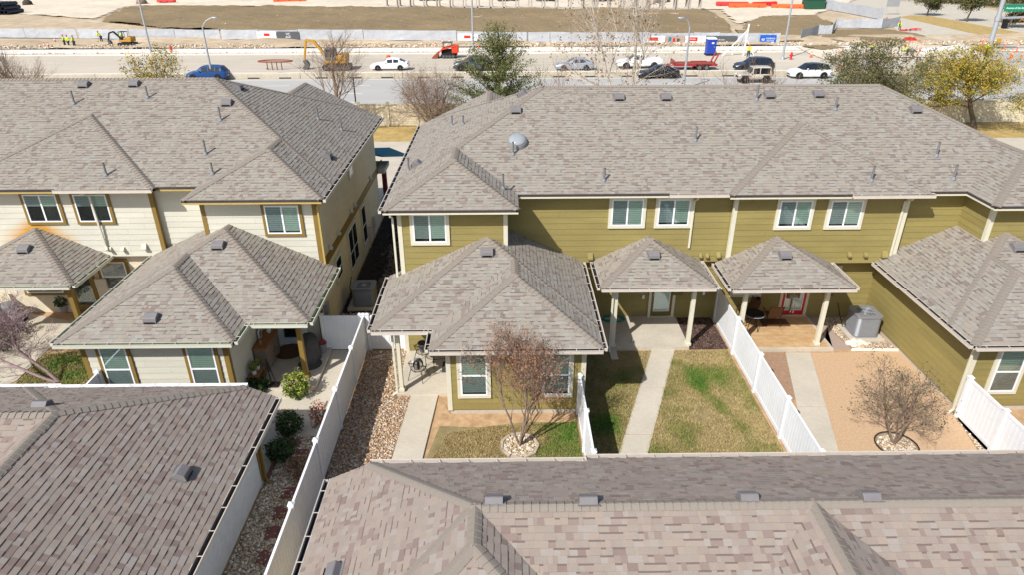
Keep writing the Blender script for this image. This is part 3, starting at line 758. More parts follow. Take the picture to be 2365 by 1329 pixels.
# electric boxes, conduit and wall lights
def wallbits(root, F, mat, w_, h_, name='meter_box', pipe=True):
    mb = MB(); mb.fbox(F, 0, w_, 0, h_, 0, .14); o = mb.build(name, mat, root, bevel=.01)
    if pipe: mb = MB(); mb.fbox(F, w_*.4, w_*.6, -.75, 0, .0, .05); mb.build('conduit', mat, o)
wallbits(olive, frame_at((11.45, 24.28, .95), NY), 'olive_door', .5, .95); wallbits(olive, frame_at((6.75, 24.28, 1.15), NY), 'olive_door', .4, .7, pipe=False)
wallbits(olive, frame_at((13.1, 24.28, 1.05), NY), 'olive_door', .2, .25, pipe=False)
for x, z in ((5.55, .95), (8.0, 1.1)): mb = MB(); mb.box(x, x+.09, 24.24, 24.28, z, z+.15); mb.build('outlet_cover', 'white_frame', olive)
mb = MB(); mb.box(-2.72, -2.6, 21.74, 21.78, 1.35, 1.55); mb.build('outlet_cover', 'white_frame', olive)
mb = MB(); mb.lathe([(.03, 0), (.06, .05), (.07, .16), (.02, .2)], (-3.3, 21.68, 1.75), 10); mb.bar((-3.3, 21.68, 1.92), (-3.3, 21.79, 1.95), .03); mb.build('wall_light', 'black_metal', olive)
wc = MB(); wc.lathe([(.02, .42), (.16, .38), (.16, .34), (.03, .33)], (10.95, 22.6, 1.5), 12, m=0); 
for k in range(6): t = k*1.047; wc.tube([(10.95+.1*math.cos(t), 22.6+.1*math.sin(t), 1.84), (10.95+.1*math.cos(t), 22.6+.1*math.sin(t), 1.35-.03*k)], .012, 6)
wc.bar((10.95, 22.6, 1.9), (10.95, 22.6, 2.62), .01)
tag(wc.build('wind_chime', 'galv'), 'metal wind chime hanging in front of the red door', 'wind chime')
# roof fittings
for q in ((1191, 256), (1207, 219), (1429, 226), (1537, 226), (1776, 221), (1889, 219), (2113, 255), (963, 381), (1125, 584), (1509, 591), (1812, 591), (2349, 573)): roof_vent(o_roof, OB, *q)
for px, py, h in ((1044, 290, .45), (1070, 288, .4), (944, 394, .5), (1185, 357, .5), (1395, 418, .5), (1606, 325, .55), (1747, 231, .6), (1929, 253, .5), (2012, 418, .55), (2162, 361, .55), (2202, 414, .55), (1162, 436, .55)): vent_pipe(o_roof, OB, px, py, h)
p = roof_hit(OB, 1195, 330); n = roof_grad(OB, p.x, p.y); T = Matrix.Translation(p) @ n.to_track_quat('Z', 'Y').to_matrix().to_4x4()
mb = MB(T); mb.lathe([(.42, 0), (.40, .1), (.37, .16), (.33, .17), (.33, .12)], (0, 0, 0), 28); sk = mb.build('skylight', 'boot_grey', o_roof, smooth=40)
mb = MB(T); mb.lathe([(.36, .15), (.33, .22), (.25, .27), (.12, .30), (.01, .305)], (0, 0, 0), 28); mb.build('dome', 'dome_plastic', sk, smooth=True)
# ---------------- cream row on the left
cream = thing('townhouse_row', (-14, 30, 0), 'two storey cream townhouse row with golden brown trim', 'building'); cream['tone'] = 'cream'
CU = [Body(-34, -6.58, 24.6, 37.0, ZU, P, clips=[(0, 1, 36.25)]), Body(-11.6, -6.58, 23.05, 33, ZU, P), Body(-21.2, -13.22, 24.4, 36, ZU, P), Body(-14.1, -6.58, 28.38, 36.25, ZU, P, sides='lr')]
A2 = (-14.1, -6.5, 19.3, 60)
CL = [Body(*A2, ZL, P, 'lrf', clips=[(0, 1, 23.60)]), Body(-14.1, -8.55, 18.12, 60, ZL, P, 'lrf', clips=[(0, 1, 23.60)]), Body(*A2, ZL, P, 'lrf', clips=[(0, 1, 24.95), (0, -1, -23.60), (1, 0, -11.21)])]
CP = [Body(-21.0, -15.9, 22.2, 60, ZL, P, 'lrf', clips=[(0, 1, 24.93)])]
CB = CU+CL+CP
c_roof = make_roof(cream, CB)
c_lp = wallbox(cream, -33, -13.62, 24.95, 35.8, 2.74, 5.72, 'cream')
c_up = wallbox(cream, -13.7, -7.0, 25.15, 35.8, 0, 5.71, 'cream')
c_rp = wallbox(cream, -11.2, -7.01, 23.6, 25.2, 0, 5.70, 'cream')
c_lo = wallbox(cream, -33, -13.7, 25.25, 35.7, 0, 2.75, 'cream_stucco')
c_wi = wallbox(cream, -13.65, -9.0, 18.55, 25.2, .15, 2.66, 'cream')
c_wb = wallbox(cream, -9.05, -7.0, 22.4, 25.2, .1, 2.64, 'cream')
siding(cream, c_rp, (-11.2, 23.6, 3.0), X3, NY, 4.2, 3.0, 5.5, 'cream')
siding(cream, c_up, (-13.62, 25.15, 3.2), X3, NY, 2.42, 3.2, 5.5, 'cream')
siding(cream, c_lp, (-24, 24.95, 2.75), X3, NY, 10.38, 2.75, 5.5, 'cream')
siding(cream, c_wi, (-13.65, 18.55, .2), X3, NY, 4.65, .2, 2.62, 'cream')
siding(cream, c_wb, (-9.0, 22.4, .14), X3, NY, 2.0, .14, 2.62, 'cream')
siding(cream, c_up, (-7.0, 23.62, 3.1), Y3, Vector((1, 0, 0)), 12.1, 3.1, 5.5, 'cream_stucco')
siding(cream, c_wb, (-7.0, 22.42, .16), Y3, Vector((1, 0, 0)), 13.3, .16, 2.7, 'cream_stucco')
mb = MB(); mb.box(-7.02, -6.965, 23.55, 37.4, 2.72, 3.08); mb.build('belly_band', 'trim_gold', cream)
mb = MB(); mb.box(-13.6, -9.05, 18.6, 25, -.05, .2); mb.box(-9.05, -7.03, 22.43, 36, -.05, .16); mb.box(-33, -13.6, 25.28, 35, -.05, .12); mb.build('foundation', 'foundation', cream)
for x, y, z0, z1, sx in ((-7.0, 23.6, 2.9, 5.54, 1), (-11.2, 23.6, 2.8, 5.54, -1), (-13.62, 24.95, 2.74, 5.54, 1), (-9.0, 18.55, .15, 2.62, 1), (-13.65, 18.55, .15, 2.62, -1), (-7.0, 22.4, .1, 2.62, 1)):
    corner(cream, x, y, z0, z1, 'trim_gold', sx, wd=.13)
soffits(cream, [(-33, -6.58, 24.6, 36.2, ZU), (-11.6, -6.58, 23.05, 25, ZU), (-21.2, -13.22, 24.4, 26, ZU), (-14.1, -6.5, 19.3, 23.5, ZL), (-14.1, -8.55, 18.12, 20, ZL), (-21, -15.9, 22.2, 24.9, ZL)], 'cream')
CG = ('cream', 'gutter_green')
for p, q, z, o, g in (((-33, 24.6), (-21.2, 24.6), ZU, F_, False), ((-21.2, 24.4), (-16.9, 24.4), ZU, F_, False), ((-16.9, 24.4), (-13.22, 24.4), ZU, F_, True), ((-13.22, 24.6), (-11.6, 24.6), ZU, F_, False), ((-11.6, 23.05), (-6.58, 23.05), ZU, F_, False), ((-6.58, 23.05), (-6.58, 36.25), ZU, R_, True),
                      ((-14.1, 18.12), (-14.1, 24.9), ZL, L_, True), ((-14.1, 18.12), (-8.55, 18.12), ZL, F_, True), ((-8.55, 18.12), (-8.55, 19.3), ZL, R_, True), ((-8.55, 19.3), (-6.5, 19.3), ZL, F_, True), ((-6.5, 19.3), (-6.5, 23.6), ZL, R_, True),
                      ((-21, 22.2), (-15.9, 22.2), ZL, F_, True), ((-15.9, 22.2), (-15.9, 24.9), ZL, R_, True)):
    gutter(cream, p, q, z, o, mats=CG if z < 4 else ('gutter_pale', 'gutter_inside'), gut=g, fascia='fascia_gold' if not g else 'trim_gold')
for pl, a in ((24.95, (69, 157.5, 517.5, 441)), (24.95, (183, 271, 517, 441)), (23.6, (615, 706.5, 544.5, 466))):
    F, wd, ht = wpx(pl, *a); window(cream, F, wd, ht, 'slider', 'trim_gold', tw=.11, blind=.45 if pl > 24 else .95)
for pxl, pxr in ((249.5, 326), (445, 522)):
    a = un(pxl, 893, y=18.55); b = un(pxr, 893, y=18.55)
    window(cream, frame_at((a.x, 18.532, .68), NY), b.x-a.x, 1.85, 'hung', 'trim_gold', tw=.11, blind=1)
PXV = Vector((1, 0, 0))
for y0, z0, wd, ht, st in ((27.55, .65, 1.9, 2.0, 'twin'), (30.6, .62, 1.1, 2.05, 'hung'), (25.0, 1.35, 1.15, 1.1, 'hung'), (29.1, 4.5, .95, .6, 'one')):
    window(cream, (Vector((-6.982, y0, z0)), Y3, Z3, PXV), wd, ht, st, 'cream', tw=.09, blind=0)
for xx, wd in ((-20.05, 1.75), (-16.75, 1.3)):
    window(cream, frame_at((xx, 25.232, .85 if wd > 1.5 else 1.0), NY), wd, 1.5, 'one' if wd > 1.5 else 'hung', 'trim_gold', tw=.12, blind=0)
door(cream, frame_at((-18.15, 25.232, .12), NY), 1.15, 2.2, 'trim_gold', 'trim_gold')
door(cream, frame_at((-8.75, 22.382, .14), NY), 1.1, 2.1, 'white_frame', 'white_frame', label='white storm door of the cream porch')
wallbits(cream, frame_at((-17.0+.05, 25.23, .35), NY), 'cream', .45, 1.3, pipe=False)
wallbits(cream, (Vector((-6.98, 22.75, .9)), Y3, Z3, PXV), 'galv', .3, .7)
for y0 in (31.9, 33.2): wallbits(cream, (Vector((-6.98, y0, .6)), Y3, Z3, PXV), 'gutter_pale', .3, .6)
mb = MB(); mb.lathe([(.03, 0), (.08, .06), (.1, .2), (.03, .24)], (-7.62, 22.24, 1.55), 10); mb.bar((-7.62, 22.24, 1.7), (-7.62, 22.39, 1.7), .04); mb.build('wall_light', 'black_metal', cream)
mb = MB(); mb.box(-8.02-.15, -8.05, 22.34, 22.375, 1.1, 1.25); mb.build('outlet_cover', 'galv', cream)
post(cream, -7.12, 20.05, .14, 2.63, 'trim_gold', .17); post(cream, -16.3, 22.6, .1, 2.63, 'trim_gold', .17); post(cream, -20.6, 22.6, .1, 2.63, 'trim_gold', .17)
downspout(cream, [(-16.0, 24.4, 5.6), (-15.9, 24.75, 5.35), (-15.9, 24.87, 3.2), (-15.8, 24.7, 3.1)], 'cream')
downspout(cream, [(-6.72, 23.2, 5.55), (-6.9, 23.5, 5.3), (-6.9, 23.5, 2.95)], 'fascia_gold')
for px, py, s in ((253, 578, .16), (283, 578, .16), (331, 574, .24)): q = un(px, py, y=24.95); vent_hood(cream, frame_at((q.x, 24.925, q.z), NY), s)
for y0 in (24.5, 26.0, 28.6, 29.4, 33.5): vent_hood(cream, (Vector((-6.975, y0, 3.15)), Y3, Z3, PXV), .2)
for q in ((195, 197), (311, 195), (549, 203), (525, 239), (755, 362), (505, 568), (351, 738), (58, 577)): roof_vent(c_roof, CB, *q)
for px, py, h in ((172, 240, .55), (342, 226, .5), (510, 278, .55), (476, 356, .55), (246, 405, .5), (492, 402, .45), (735, 275, .5), (789, 300, .5)): vent_pipe(c_roof, CB, px, py, h)
# front porch at the far end of the cream row: maroon column on stone, teal awning
mb = MB(); mb.box(-8.6, -6.6, 35.9, 37.6, 2.72, 2.95); mb.build('porch_beam', 'cream', cream)
mb = MB(); mb.box(-7.0, -6.75, 37.1, 37.35, .9, 2.72); mb.build('porch_column', 'maroon', cream, bevel=.02)
mb = MB(); mb.box(-7.12, -6.63, 36.98, 37.47, 0, .9); mb.build('column_base', 'stone', cream, bevel=.02)
mb = MB()
aw = [(-8.6, 36.0, 4.1), (-8.6, 38.3, 3.2), (-5.6, 38.6, 3.0), (-6.7, 36.0, 3.7), (-6.5, 37.5, 3.75)]
mb.add([aw[0], aw[1], aw[4], aw[3], aw[2]]+[(a, b, c-.08) for a, b, c in (aw[0], aw[1], aw[4], aw[3], aw[2])], [(0, 1, 2), (0, 2, 3), (1, 4, 2), (2, 4, 3), (5, 7, 6), (5, 8, 7), (6, 7, 9), (7, 8, 9), (0, 5, 6, 1), (1, 6, 9, 4), (4, 9, 8, 3), (3, 8, 5, 0)])
mb.build('awning', 'teal', cream)
# rust stain on the cream wall above the porch roof: a thin sprayed patch on the boards
# ---------------- garages in the foreground
gr = thing('garage', (5, 9, 0), 'long low garage with pinkish grey shingle hips right of the white fence', 'garage')
PG = .475; ZG = 2.6
GRB = [Body(-3.36, 40, 7.26, 12.70, ZG, PG, ext={'l': 1.0, 'b': 0}), Body(-3.36, 2.08, 6.28, 12.70, ZG, PG, ext={'l': 1.0}), Body(3.4, 8.84, 4.0, 12.7, ZG, PG),
       Body(1.94, 40, 7.26, 12.70, ZG, PG, sides='b', ext={'b': .24}, clips=[(0, -1, -12.70)])]
g_roof = make_roof(gr, GRB, 'shingle_near')
wallbox(gr, -4.05, 30, 7.7, 12.3, 0, 2.15, 'cream_stucco')
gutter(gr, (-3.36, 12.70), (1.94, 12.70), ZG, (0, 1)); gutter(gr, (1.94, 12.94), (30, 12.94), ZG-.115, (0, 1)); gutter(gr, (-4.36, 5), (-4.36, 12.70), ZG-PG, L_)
for q in ((1141, 1162), (1358, 1162), (1727, 1155), (2007, 1153), (770, 1326)): roof_vent(g_roof, GRB, *q, size=.36)
gl = thing('garage', (-11, 9, 0), 'low garage with pale stucco side wall beside the gravel strip', 'garage')
GLB = [Body(-13.75, -7.45, 1, 16.0, ZG, PG, ext={'r': .8}), Body(-30, -7.45, 9.7, 16.0, ZG, PG, ext={'r': .8}), Body(-30, -13.2, 9.7, 16.0, ZG, PG, sides='b', ext={'b': .16}, clips=[(0, -1, -16.0)])]
gl_roof = make_roof(gl, GLB, 'shingle_near')
wallbox(gl, -28, -7.06, 3, 15.05, 0, 2.2, 'grey_stucco')
gutter(gl, (-13.2, 16.0), (-7.45, 16.0), ZG, (0, 1), mats=('white_frame', 'white_frame')); gutter(gl, (-29, 16.16), (-12.9, 16.16), ZG-.076, (0, 1), mats=('white_frame', 'white_frame')); gutter(gl, (-6.65, 3), (-6.65, 16.0), ZG-.8*PG, R_)
downspout(gl, [(-6.72, 15.0, 2.1), (-6.95, 15.0, 1.9), (-6.98, 14.95, .12), (-6.8, 14.8, .05)], 'trim_gold')
mb = MB(); mb.box(-7.08, -7.02, 14.85, 15.07, .1, 2.15); mb.build('corner_board', 'trim_gold', gl)
for q in ((420, 1098), (98, 940)): roof_vent(gl_roof, GLB, *q, size=.36)
# ================================================================== ground sheets
def gpoly(pts, z=0.): return [tuple(G(a, b, z))[:2] for a, b in pts]
def sheet(name, poly, z0, z1, mat, kind='structure'):
    mb = MB(); mb.slab(poly, z0, z1); o = mb.build(name, mat); o['kind'] = kind; return o
def rect(x0, x1, y0, y1): return [(x0, y0), (x1, y0), (x1, y1), (x0, y1)]
mb = MB(); mb.add([(-700, -80, -.03), (700, -80, -.03), (700, 1200, -.03), (-700, 1200, -.03)], [(0, 1, 2, 3)]); struct(mb.build('ground', 'dirt'))
sheet('alley', rect(-90, 90, 38.2, 53.2), -.2, .0, 'concrete')
sheet('dry_verge', rect(-90, 90, 53.2, 58.3), -.2, .004, 'dry_grass')
sheet('yard_ground', rect(-34, 40, 5, 38.2), -.2, -.008, 'soil')
# centre yard
lawn_c = [tuple(G(978, 1075))[:2], (-1.93, 18.7), (-1.85, 18.0), (2.28, 17.98), (2.28, 12.6), (-2.8, 12.6)]
sheet('lawn', lawn_c, -.2, .002, 'lawn')
sheet('soil_bed', [tuple(G(1012, 909))[:2], (-1.87, 18.0), (2.25, 17.97), (2.2, 17.5), (.6, 17.55), (-.9, 17.3), tuple(G(1003, 985))[:2]], -.1, .006, 'soil')
sheet('gravel_ground', [(-5.3, 12.3), (-5.3, 21.95), (-3.7, 21.95), (-3.7, 19.1), tuple(G(952, 909))[:2], tuple(G(900, 1075))[:2], (-3.1, 12.3)], -.1, .0, 'gravel_bed')
path = gpoly([(952, 909), (1014, 909), (1007, 940), (935, 940)]); 
pc = [(952, 909), (1014, 909), (975, 1067), (904, 1067)]
def lerp2(a, b, t): return (a[0]+(b[0]-a[0])*t, a[1]+(b[1]-a[1])*t)
pa, pb, pd, pe = gpoly(pc)
pd = lerp2(pb, pd, 1.35); pe = lerp2(pa, pe, 1.35)
def walkway(name, a, b, d, e, cuts, mat='concrete', z=.05):
    """concrete walk from edge a-b to edge e-d, each slab between two joints a piece of its own"""
    base = MB(); base.slab([lerp2(a, b, .01), lerp2(a, b, .99), lerp2(e, d, .99), lerp2(e, d, .01)], -.1, z-.02); o = struct(base.build(name, 'gravel_bed'))
    cuts = [0]+list(cuts)+[1]
    for s, t in zip(cuts[:-1], cuts[1:]):
        q = MB(); q.slab([lerp2(a, e, s+.002), lerp2(b, d, s+.002), lerp2(b, d, t-.002), lerp2(a, e, t-.002)], -.08, z); q.build('slab', mat, o, bevel=.008)
walkway('garden_path', pa, pb, pd, pe, (.5,))
sheet('porch_slab', rect(-3.78, -1.93, 19.02, 21.8), -.1, .1, 'concrete_pad')
# yard of the first porch
sheet('lawn', [(2.42, 12.6), (2.42, 21.6), (3.5, 21.8), (8.45, 21.8), (8.45, 12.6)], -.2, .0, 'lawn')
sheet('mulch_bed', rect(6.98, 8.48, 21.85, 24.3), -.1, .012, 'mulch')
sheet('mulch_bed', [(2.5, 18.1), (2.5, 24.3), (3.52, 24.3), (3.52, 21.7), (2.75, 21.0)], -.1, .010, 'dark_mulch')
sheet('porch_slab', rect(3.5, 6.98, 21.86, 24.3), -.1, .12, 'concrete_pad')
a, b, d, e = gpoly([(1505, 809), (1559, 809), (1497, 1047), (1430, 1047)]); d = lerp2(b, d, 1.3); e = lerp2(a, e, 1.3)
walkway('garden_path', a, b, d, e, (.33, .66), z=.035)
# yard of the second porch
s2 = sheet('porch_slab', rect(8.66, 12.45, 21.66, 24.3), -.1, .09, 'concrete_pad')
fl = MB(); k = 0; rr = random.Random(3)
fs = []
y = 21.8
while y < 24.0:
    x = 8.72-rr.random()*.4; hgt = rr.choice((.36, .40, .46))
    while x < 12.4:
        ln = rr.choice((.45, .6, .75)); x0, x1 = max(x, 8.72), min(x+ln, 12.36)
        if x1-x0 > .08:
            q = MB(); q.box(x0+.008, x1-.008, y+.008, min(y+hgt, 24.2)-.008, .088, .106+rr.random()*.004); q.build('flagstone', 'flagstone', s2)
        x += ln
    y += hgt
sl = sheet('slate_patio', [tuple(G(1900, 812))[:2], tuple(G(1966, 808))[:2], (12.95, 23.4), (12.9, 24.28), (12.46, 24.28), (12.46, 21.7)], -.1, .02, 'slate')
sheet('pea_gravel_ground', [tuple(G(1966, 808))[:2], tuple(G(2076, 809))[:2], (14.8, 22.3), (14.8, 24.28), (12.95, 24.28), (12.95, 23.4)], -.1, .006, 'gravel_bed')
dgp = [tuple(G(1873, 817))[:2], tuple(G(2076, 812))[:2], (14.8, 17.4), (14.62, 12.6), (11.0, 12.6), tuple(G(1936, 1042))[:2]]
sheet('decomposed_granite', dgp, -.1, .002, 'dg')
a, b, d, e = gpoly([(1813.7, 817), (1871.7, 817), (1936, 1042), (1862, 1042)]); d = lerp2(b, d, 1.35); e = lerp2(a, e, 1.35)
walkway('garden_path', a, b, d, e, (.45,), z=.04)
pv = sheet('paver_bed', gpoly([(1752, 815), (1812, 817), (1836, 919), (1822, 915)]), -.1, .004, 'gravel_bed')
pxs = gpoly([(1752, 815), (1812, 817), (1837, 922), (1822, 915)])
rowy = pxs[0][1]-.03; k = 0
me = {}
while rowy > pxs[2][1]:
    t = (pxs[0][1]-rowy)/(pxs[0][1]-pxs[2][1]); xl = 8.68; xr = pxs[1][0]+(pxs[2][0]-pxs[1][0])*t-.02
    x = xl-(.1 if k % 2 else 0)
    while x < xr:
        x0, x1 = max(x, xl), min(x+.2, xr)
        if x1-x0 > .05:
            q = MB(); q.box(x0+.004, x1-.004, rowy-.196, rowy-.004, -.03, .028+rr.random()*.006); q.build('paver', 'paver', pv)
        x += .2
    rowy -= .2; k += 1
sheet('gravel_strip', [tuple(G(2196, 945))[:2], (14.62, 17.5), (14.62, 12.6), (13.7, 12.6)], -.1, .006, 'gravel_bed')
ed = MB()
e0, e1 = G(1966, 811), G(2076, 812); n_ = 34
for k in range(n_):
    q = e0.lerp(e1, (k+.5)/n_); ed.tube([q+Vector((-.03, -.03, .0)), q+Vector((.03, .03, .08))], .03, 6)
tag(ed.build('rope_edging', 'block_white'), 'low rope twist edging between the pea gravel and orange granite', 'edging')
# side strip between the two rows, cream porch and its walk
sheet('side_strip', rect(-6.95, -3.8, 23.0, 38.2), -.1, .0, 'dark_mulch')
cps = sheet('porch_slab', [(-9.0, 19.35), (-6.85, 19.35), (-6.66, 19.55), (-6.66, 22.2), (-6.95, 22.4), (-9.0, 22.4)], -.1, .14, 'concrete_pad')
sheet('porch_step', rect(-8.6, -7.0, 18.95, 19.35), -.1, .07, 'concrete_pad')
cw = gpoly([(635, 917), (720, 905), (712, 985), (610, 985)])
sheet('side_walk', [(-7.9, 17.05), (-7.9, 18.98), (-6.62, 19.3), (-6.62, 22.0), (-5.42, 22.0), (-5.42, 16.9)], -.1, .03, 'concrete')
sheet('side_walk', rect(-8.6, -7.02, 14.6, 17.04), -.1, .028, 'concrete')
sheet('gravel_ground', [(-7.0, 5), (-7.0, 17.03), (-5.42, 16.88), (-5.42, 5)], -.1, .004, 'gravel_bed')
# yard at the far left
sheet('patio', gpoly([(-60, 735), (60, 725), (170, 745), (120, 800), (40, 880), (-60, 930)]), -.1, .02, 'concrete')
sheet('lawn', [(-15.2, 16.2), (-13.7, 16.2), (-13.7, 22.5), (-14.6, 22.5), tuple(G(105, 822))[:2], tuple(G(35, 890))[:2], (-17, 16.2)], -.1, .024, 'lawn')
# ---------------- scattered pebbles, blades (too many to count)
def in_poly(x, y, P):
    c = np.zeros(len(x), bool); n = len(P); j = n-1
    for i in range(n):
        xi, yi = P[i][:2]; xj, yj = P[j][:2]
        c ^= ((yi > y) != (yj > y)) & (x < (xj-xi)*(y-yi)/(yj-yi+1e-12)+xi); j = i
    return c
def scatter(poly, n, seed):
    r = np.random.default_rng(seed); A = np.array([p[:2] for p in poly]); lo, hi = A.min(0), A.max(0)
    x = r.uniform(lo[0], hi[0], n*2); y = r.uniform(lo[1], hi[1], n*2); m = in_poly(x, y, poly); return x[m][:n], y[m][:n], r
ICO = None
def pebbles(name, poly, n, size, z, mat, seed, label=None):
    x, y, r = scatter(poly, n, seed); n = len(x)
    t = (1+5**.5)/2
    V0 = np.array([(-1, t, 0), (1, t, 0), (-1, -t, 0), (1, -t, 0), (0, -1, t), (0, 1, t), (0, -1, -t), (0, 1, -t), (t, 0, -1), (t, 0, 1), (-t, 0, -1), (-t, 0, 1)])/1.9
    F0 = np.array([(0, 11, 5), (0, 5, 1), (0, 1, 7), (0, 7, 10), (0, 10, 11), (1, 5, 9), (5, 11, 4), (11, 10, 2), (10, 7, 6), (7, 1, 8), (3, 9, 4), (3, 4, 2), (3, 2, 6), (3, 6, 8), (3, 8, 9), (4, 9, 5), (2, 4, 11), (6, 2, 10), (8, 6, 7), (9, 8, 1)])
    s = size*np.clip(r.lognormal(-.12, .36, n), .4, 2.1); an = r.uniform(0, 6.28, n); ca, sa = np.cos(an), np.sin(an)
    J = V0[None]*(1+r.uniform(-.22, .22, (n, 12, 1)))*np.stack([s*r.uniform(.8, 1.3, n), s*r.uniform(.7, 1.0, n), s*r.uniform(.45, .75, n)], 1)[:, None, :]
    VX = J[..., 0]*ca[:, None]-J[..., 1]*sa[:, None]+x[:, None]; VY = J[..., 0]*sa[:, None]+J[..., 1]*ca[:, None]+y[:, None]; VZ = J[..., 2]+(z+s*.25+r.uniform(0, .02, n))[:, None]
    V = np.stack([VX, VY, VZ], -1).reshape(-1, 3); F = (F0[None]+(np.arange(n)*12)[:, None, None]).reshape(-1, 3)
    a = np.repeat(np.clip(r.uniform(0.01, 1, n), .01, 1), 20)
    return fast(name, V, F, a, mat, label)
def fast(name, V, F, a, mat, label=None, parent=None, kind='stuff'):
    V = np.asarray(V); off = Vector(((V[:, 0].min()+V[:, 0].max())/2, (V[:, 1].min()+V[:, 1].max())/2, V[:, 2].min())) if parent is None else ORG.get(parent.name, Vector())
    me = bpy.data.meshes.new(name); k = F.shape[1]; V = V-np.array(off)
    me.vertices.add(len(V)); me.vertices.foreach_set('co', V.astype(np.float32).ravel())
    me.loops.add(F.size); me.loops.foreach_set('vertex_index', F.astype(np.int32).ravel())
    me.polygons.add(len(F)); me.polygons.foreach_set('loop_start', (np.arange(len(F))*k).astype(np.int32)); me.polygons.foreach_set('loop_total', np.full(len(F), k, np.int32))
    me.update(calc_edges=True); at = me.attributes.new('rnd', 'FLOAT', 'FACE'); at.data.foreach_set('value', a.astype(np.float32)); me.materials.append(MATS[mat])
    o = bpy.data.objects.new(name, me); col.objects.link(o)
    if parent is None: o.location = off
    else: o.parent = parent
    ORG[o.name] = off
    if kind: o['kind'] = kind
    if label: o['label'] = label
    return o
gp1 = [(-5.28, 12.3), (-5.28, 21.9), (-3.75, 21.9), (-3.75, 19.05), tuple(G(952, 909))[:2], tuple(G(898, 1080))[:2], (-3.1, 12.3)]
tag(pebbles('gravel', gp1, 13000, .027, .0, 'pebble', 1), 'brown and white river gravel along the white fence and path', 'gravel')
gp2 = [(-6.98, 9), (-6.98, 17.0), (-5.44, 16.86), (-5.44, 9)]
tag(pebbles('gravel', gp2, 11000, .027, .004, 'pebble_pale', 2), 'pale gravel strip with square stepping stones beside the garage', 'gravel')
gp3 = [(-6.9, 22.1), (-6.9, 24.9), (-4.5, 24.9), (-4.5, 22.1)]
tag(pebbles('gravel', gp3, 2200, .034, .0, 'pebble', 3), 'patch of brown gravel behind the fence by the air conditioner', 'gravel')
gp4 = [tuple(G(1968, 806))[:2], tuple(G(2072, 806))[:2], (14.75, 22.3), (14.75, 24.2), (13.0, 24.2), (13.0, 23.3)]
tag(pebbles('gravel', gp4, 3000, .022, .006, 'pebble_pale', 4), 'tan pea gravel round the second air conditioner', 'gravel')
gp5 = [tuple(G(2200, 955))[:2], (14.58, 17.2), (14.58, 12.8), (13.9, 12.8)]
tag(pebbles('gravel', gp5, 1800, .032, .006, 'pebble_pale', 5), 'gravel border at the foot of the sunlit right fence', 'gravel')
gp6 = [(-4.9, 25), (-4.0, 25), (-4.0, 37), (-4.6, 37)]
tag(pebbles('gravel', gp6, 1500, .045, .0, 'pebble', 6), 'gravel in the shaded side strip between the houses', 'gravel')
gp7 = [(8.75, 18.4), (9.15, 18.4), (9.5, 17.2), (9.1, 17.2)]
tag(pebbles('gravel', gp7, 400, .03, .004, 'pebble', 7), 'small pocket of brown gravel below the brick pavers', 'gravel')
gp8 = [(-7.6, 18.3), (-7.0, 18.3), (-6.9, 17.7), (-7.5, 17.6)]
tag(pebbles('gravel', gp8, 500, .03, .03, 'pebble_pale', 8), 'small gravel bed round the yellow green shrub', 'gravel')
gp9 = rect(7.0, 8.46, 21.87, 24.25)
def chips(name, poly, n, size, z, mat, seed):
    x, y, r = scatter(poly, n, seed); n = len(x); an = r.uniform(0, 6.28, n); L = size*r.uniform(.6, 1.6, n); Wd = size*.35
    dx, dy = np.cos(an)*L, np.sin(an)*L; ex, ey = -np.sin(an)*Wd, np.cos(an)*Wd; z0 = z+r.uniform(.004, .03, n); tl = r.uniform(-.02, .02, n)
    V = np.stack([np.stack([x-dx-ex, y-dy-ey, z0-tl], -1), np.stack([x+dx-ex, y+dy-ey, z0+tl], -1), np.stack([x+dx+ex, y+dy+ey, z0+tl+.01], -1), np.stack([x-dx+ex, y-dy+ey, z0-tl+.01], -1)], 1).reshape(-1, 3)
    F = np.arange(4*n).reshape(n, 4); return fast(name, V, F, r.uniform(.01, 1, n), mat)
M('chip', None, .95, .2, 20, attr=[(50, 36, 32), (78, 58, 52), (104, 84, 76), (66, 48, 42), (132, 110, 98)])
tag(chips('mulch_chips', gp9, 4500, .03, .012, 'chip', 9), 'brown bark mulch between the porch slab and white fence', 'mulch')
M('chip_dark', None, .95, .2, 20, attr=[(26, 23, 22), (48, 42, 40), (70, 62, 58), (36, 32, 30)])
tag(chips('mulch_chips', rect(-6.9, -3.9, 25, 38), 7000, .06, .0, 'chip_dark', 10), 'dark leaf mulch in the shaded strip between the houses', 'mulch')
def vnoise(x, y, s, seed):
    r = np.random.default_rng(seed); g = r.uniform(0, 1, (64, 64)); u, v = x*s+100, y*s+100
    i, j = np.floor(u).astype(int), np.floor(v).astype(int); f, h = u-i, v-j; f = f*f*(3-2*f); h = h*h*(3-2*h)
    q = lambda a, b: g[a % 64, b % 64]
    return (q(i, j)*(1-f)+q(i+1, j)*f)*(1-h)+(q(i, j+1)*(1-f)+q(i+1, j+1)*f)*h
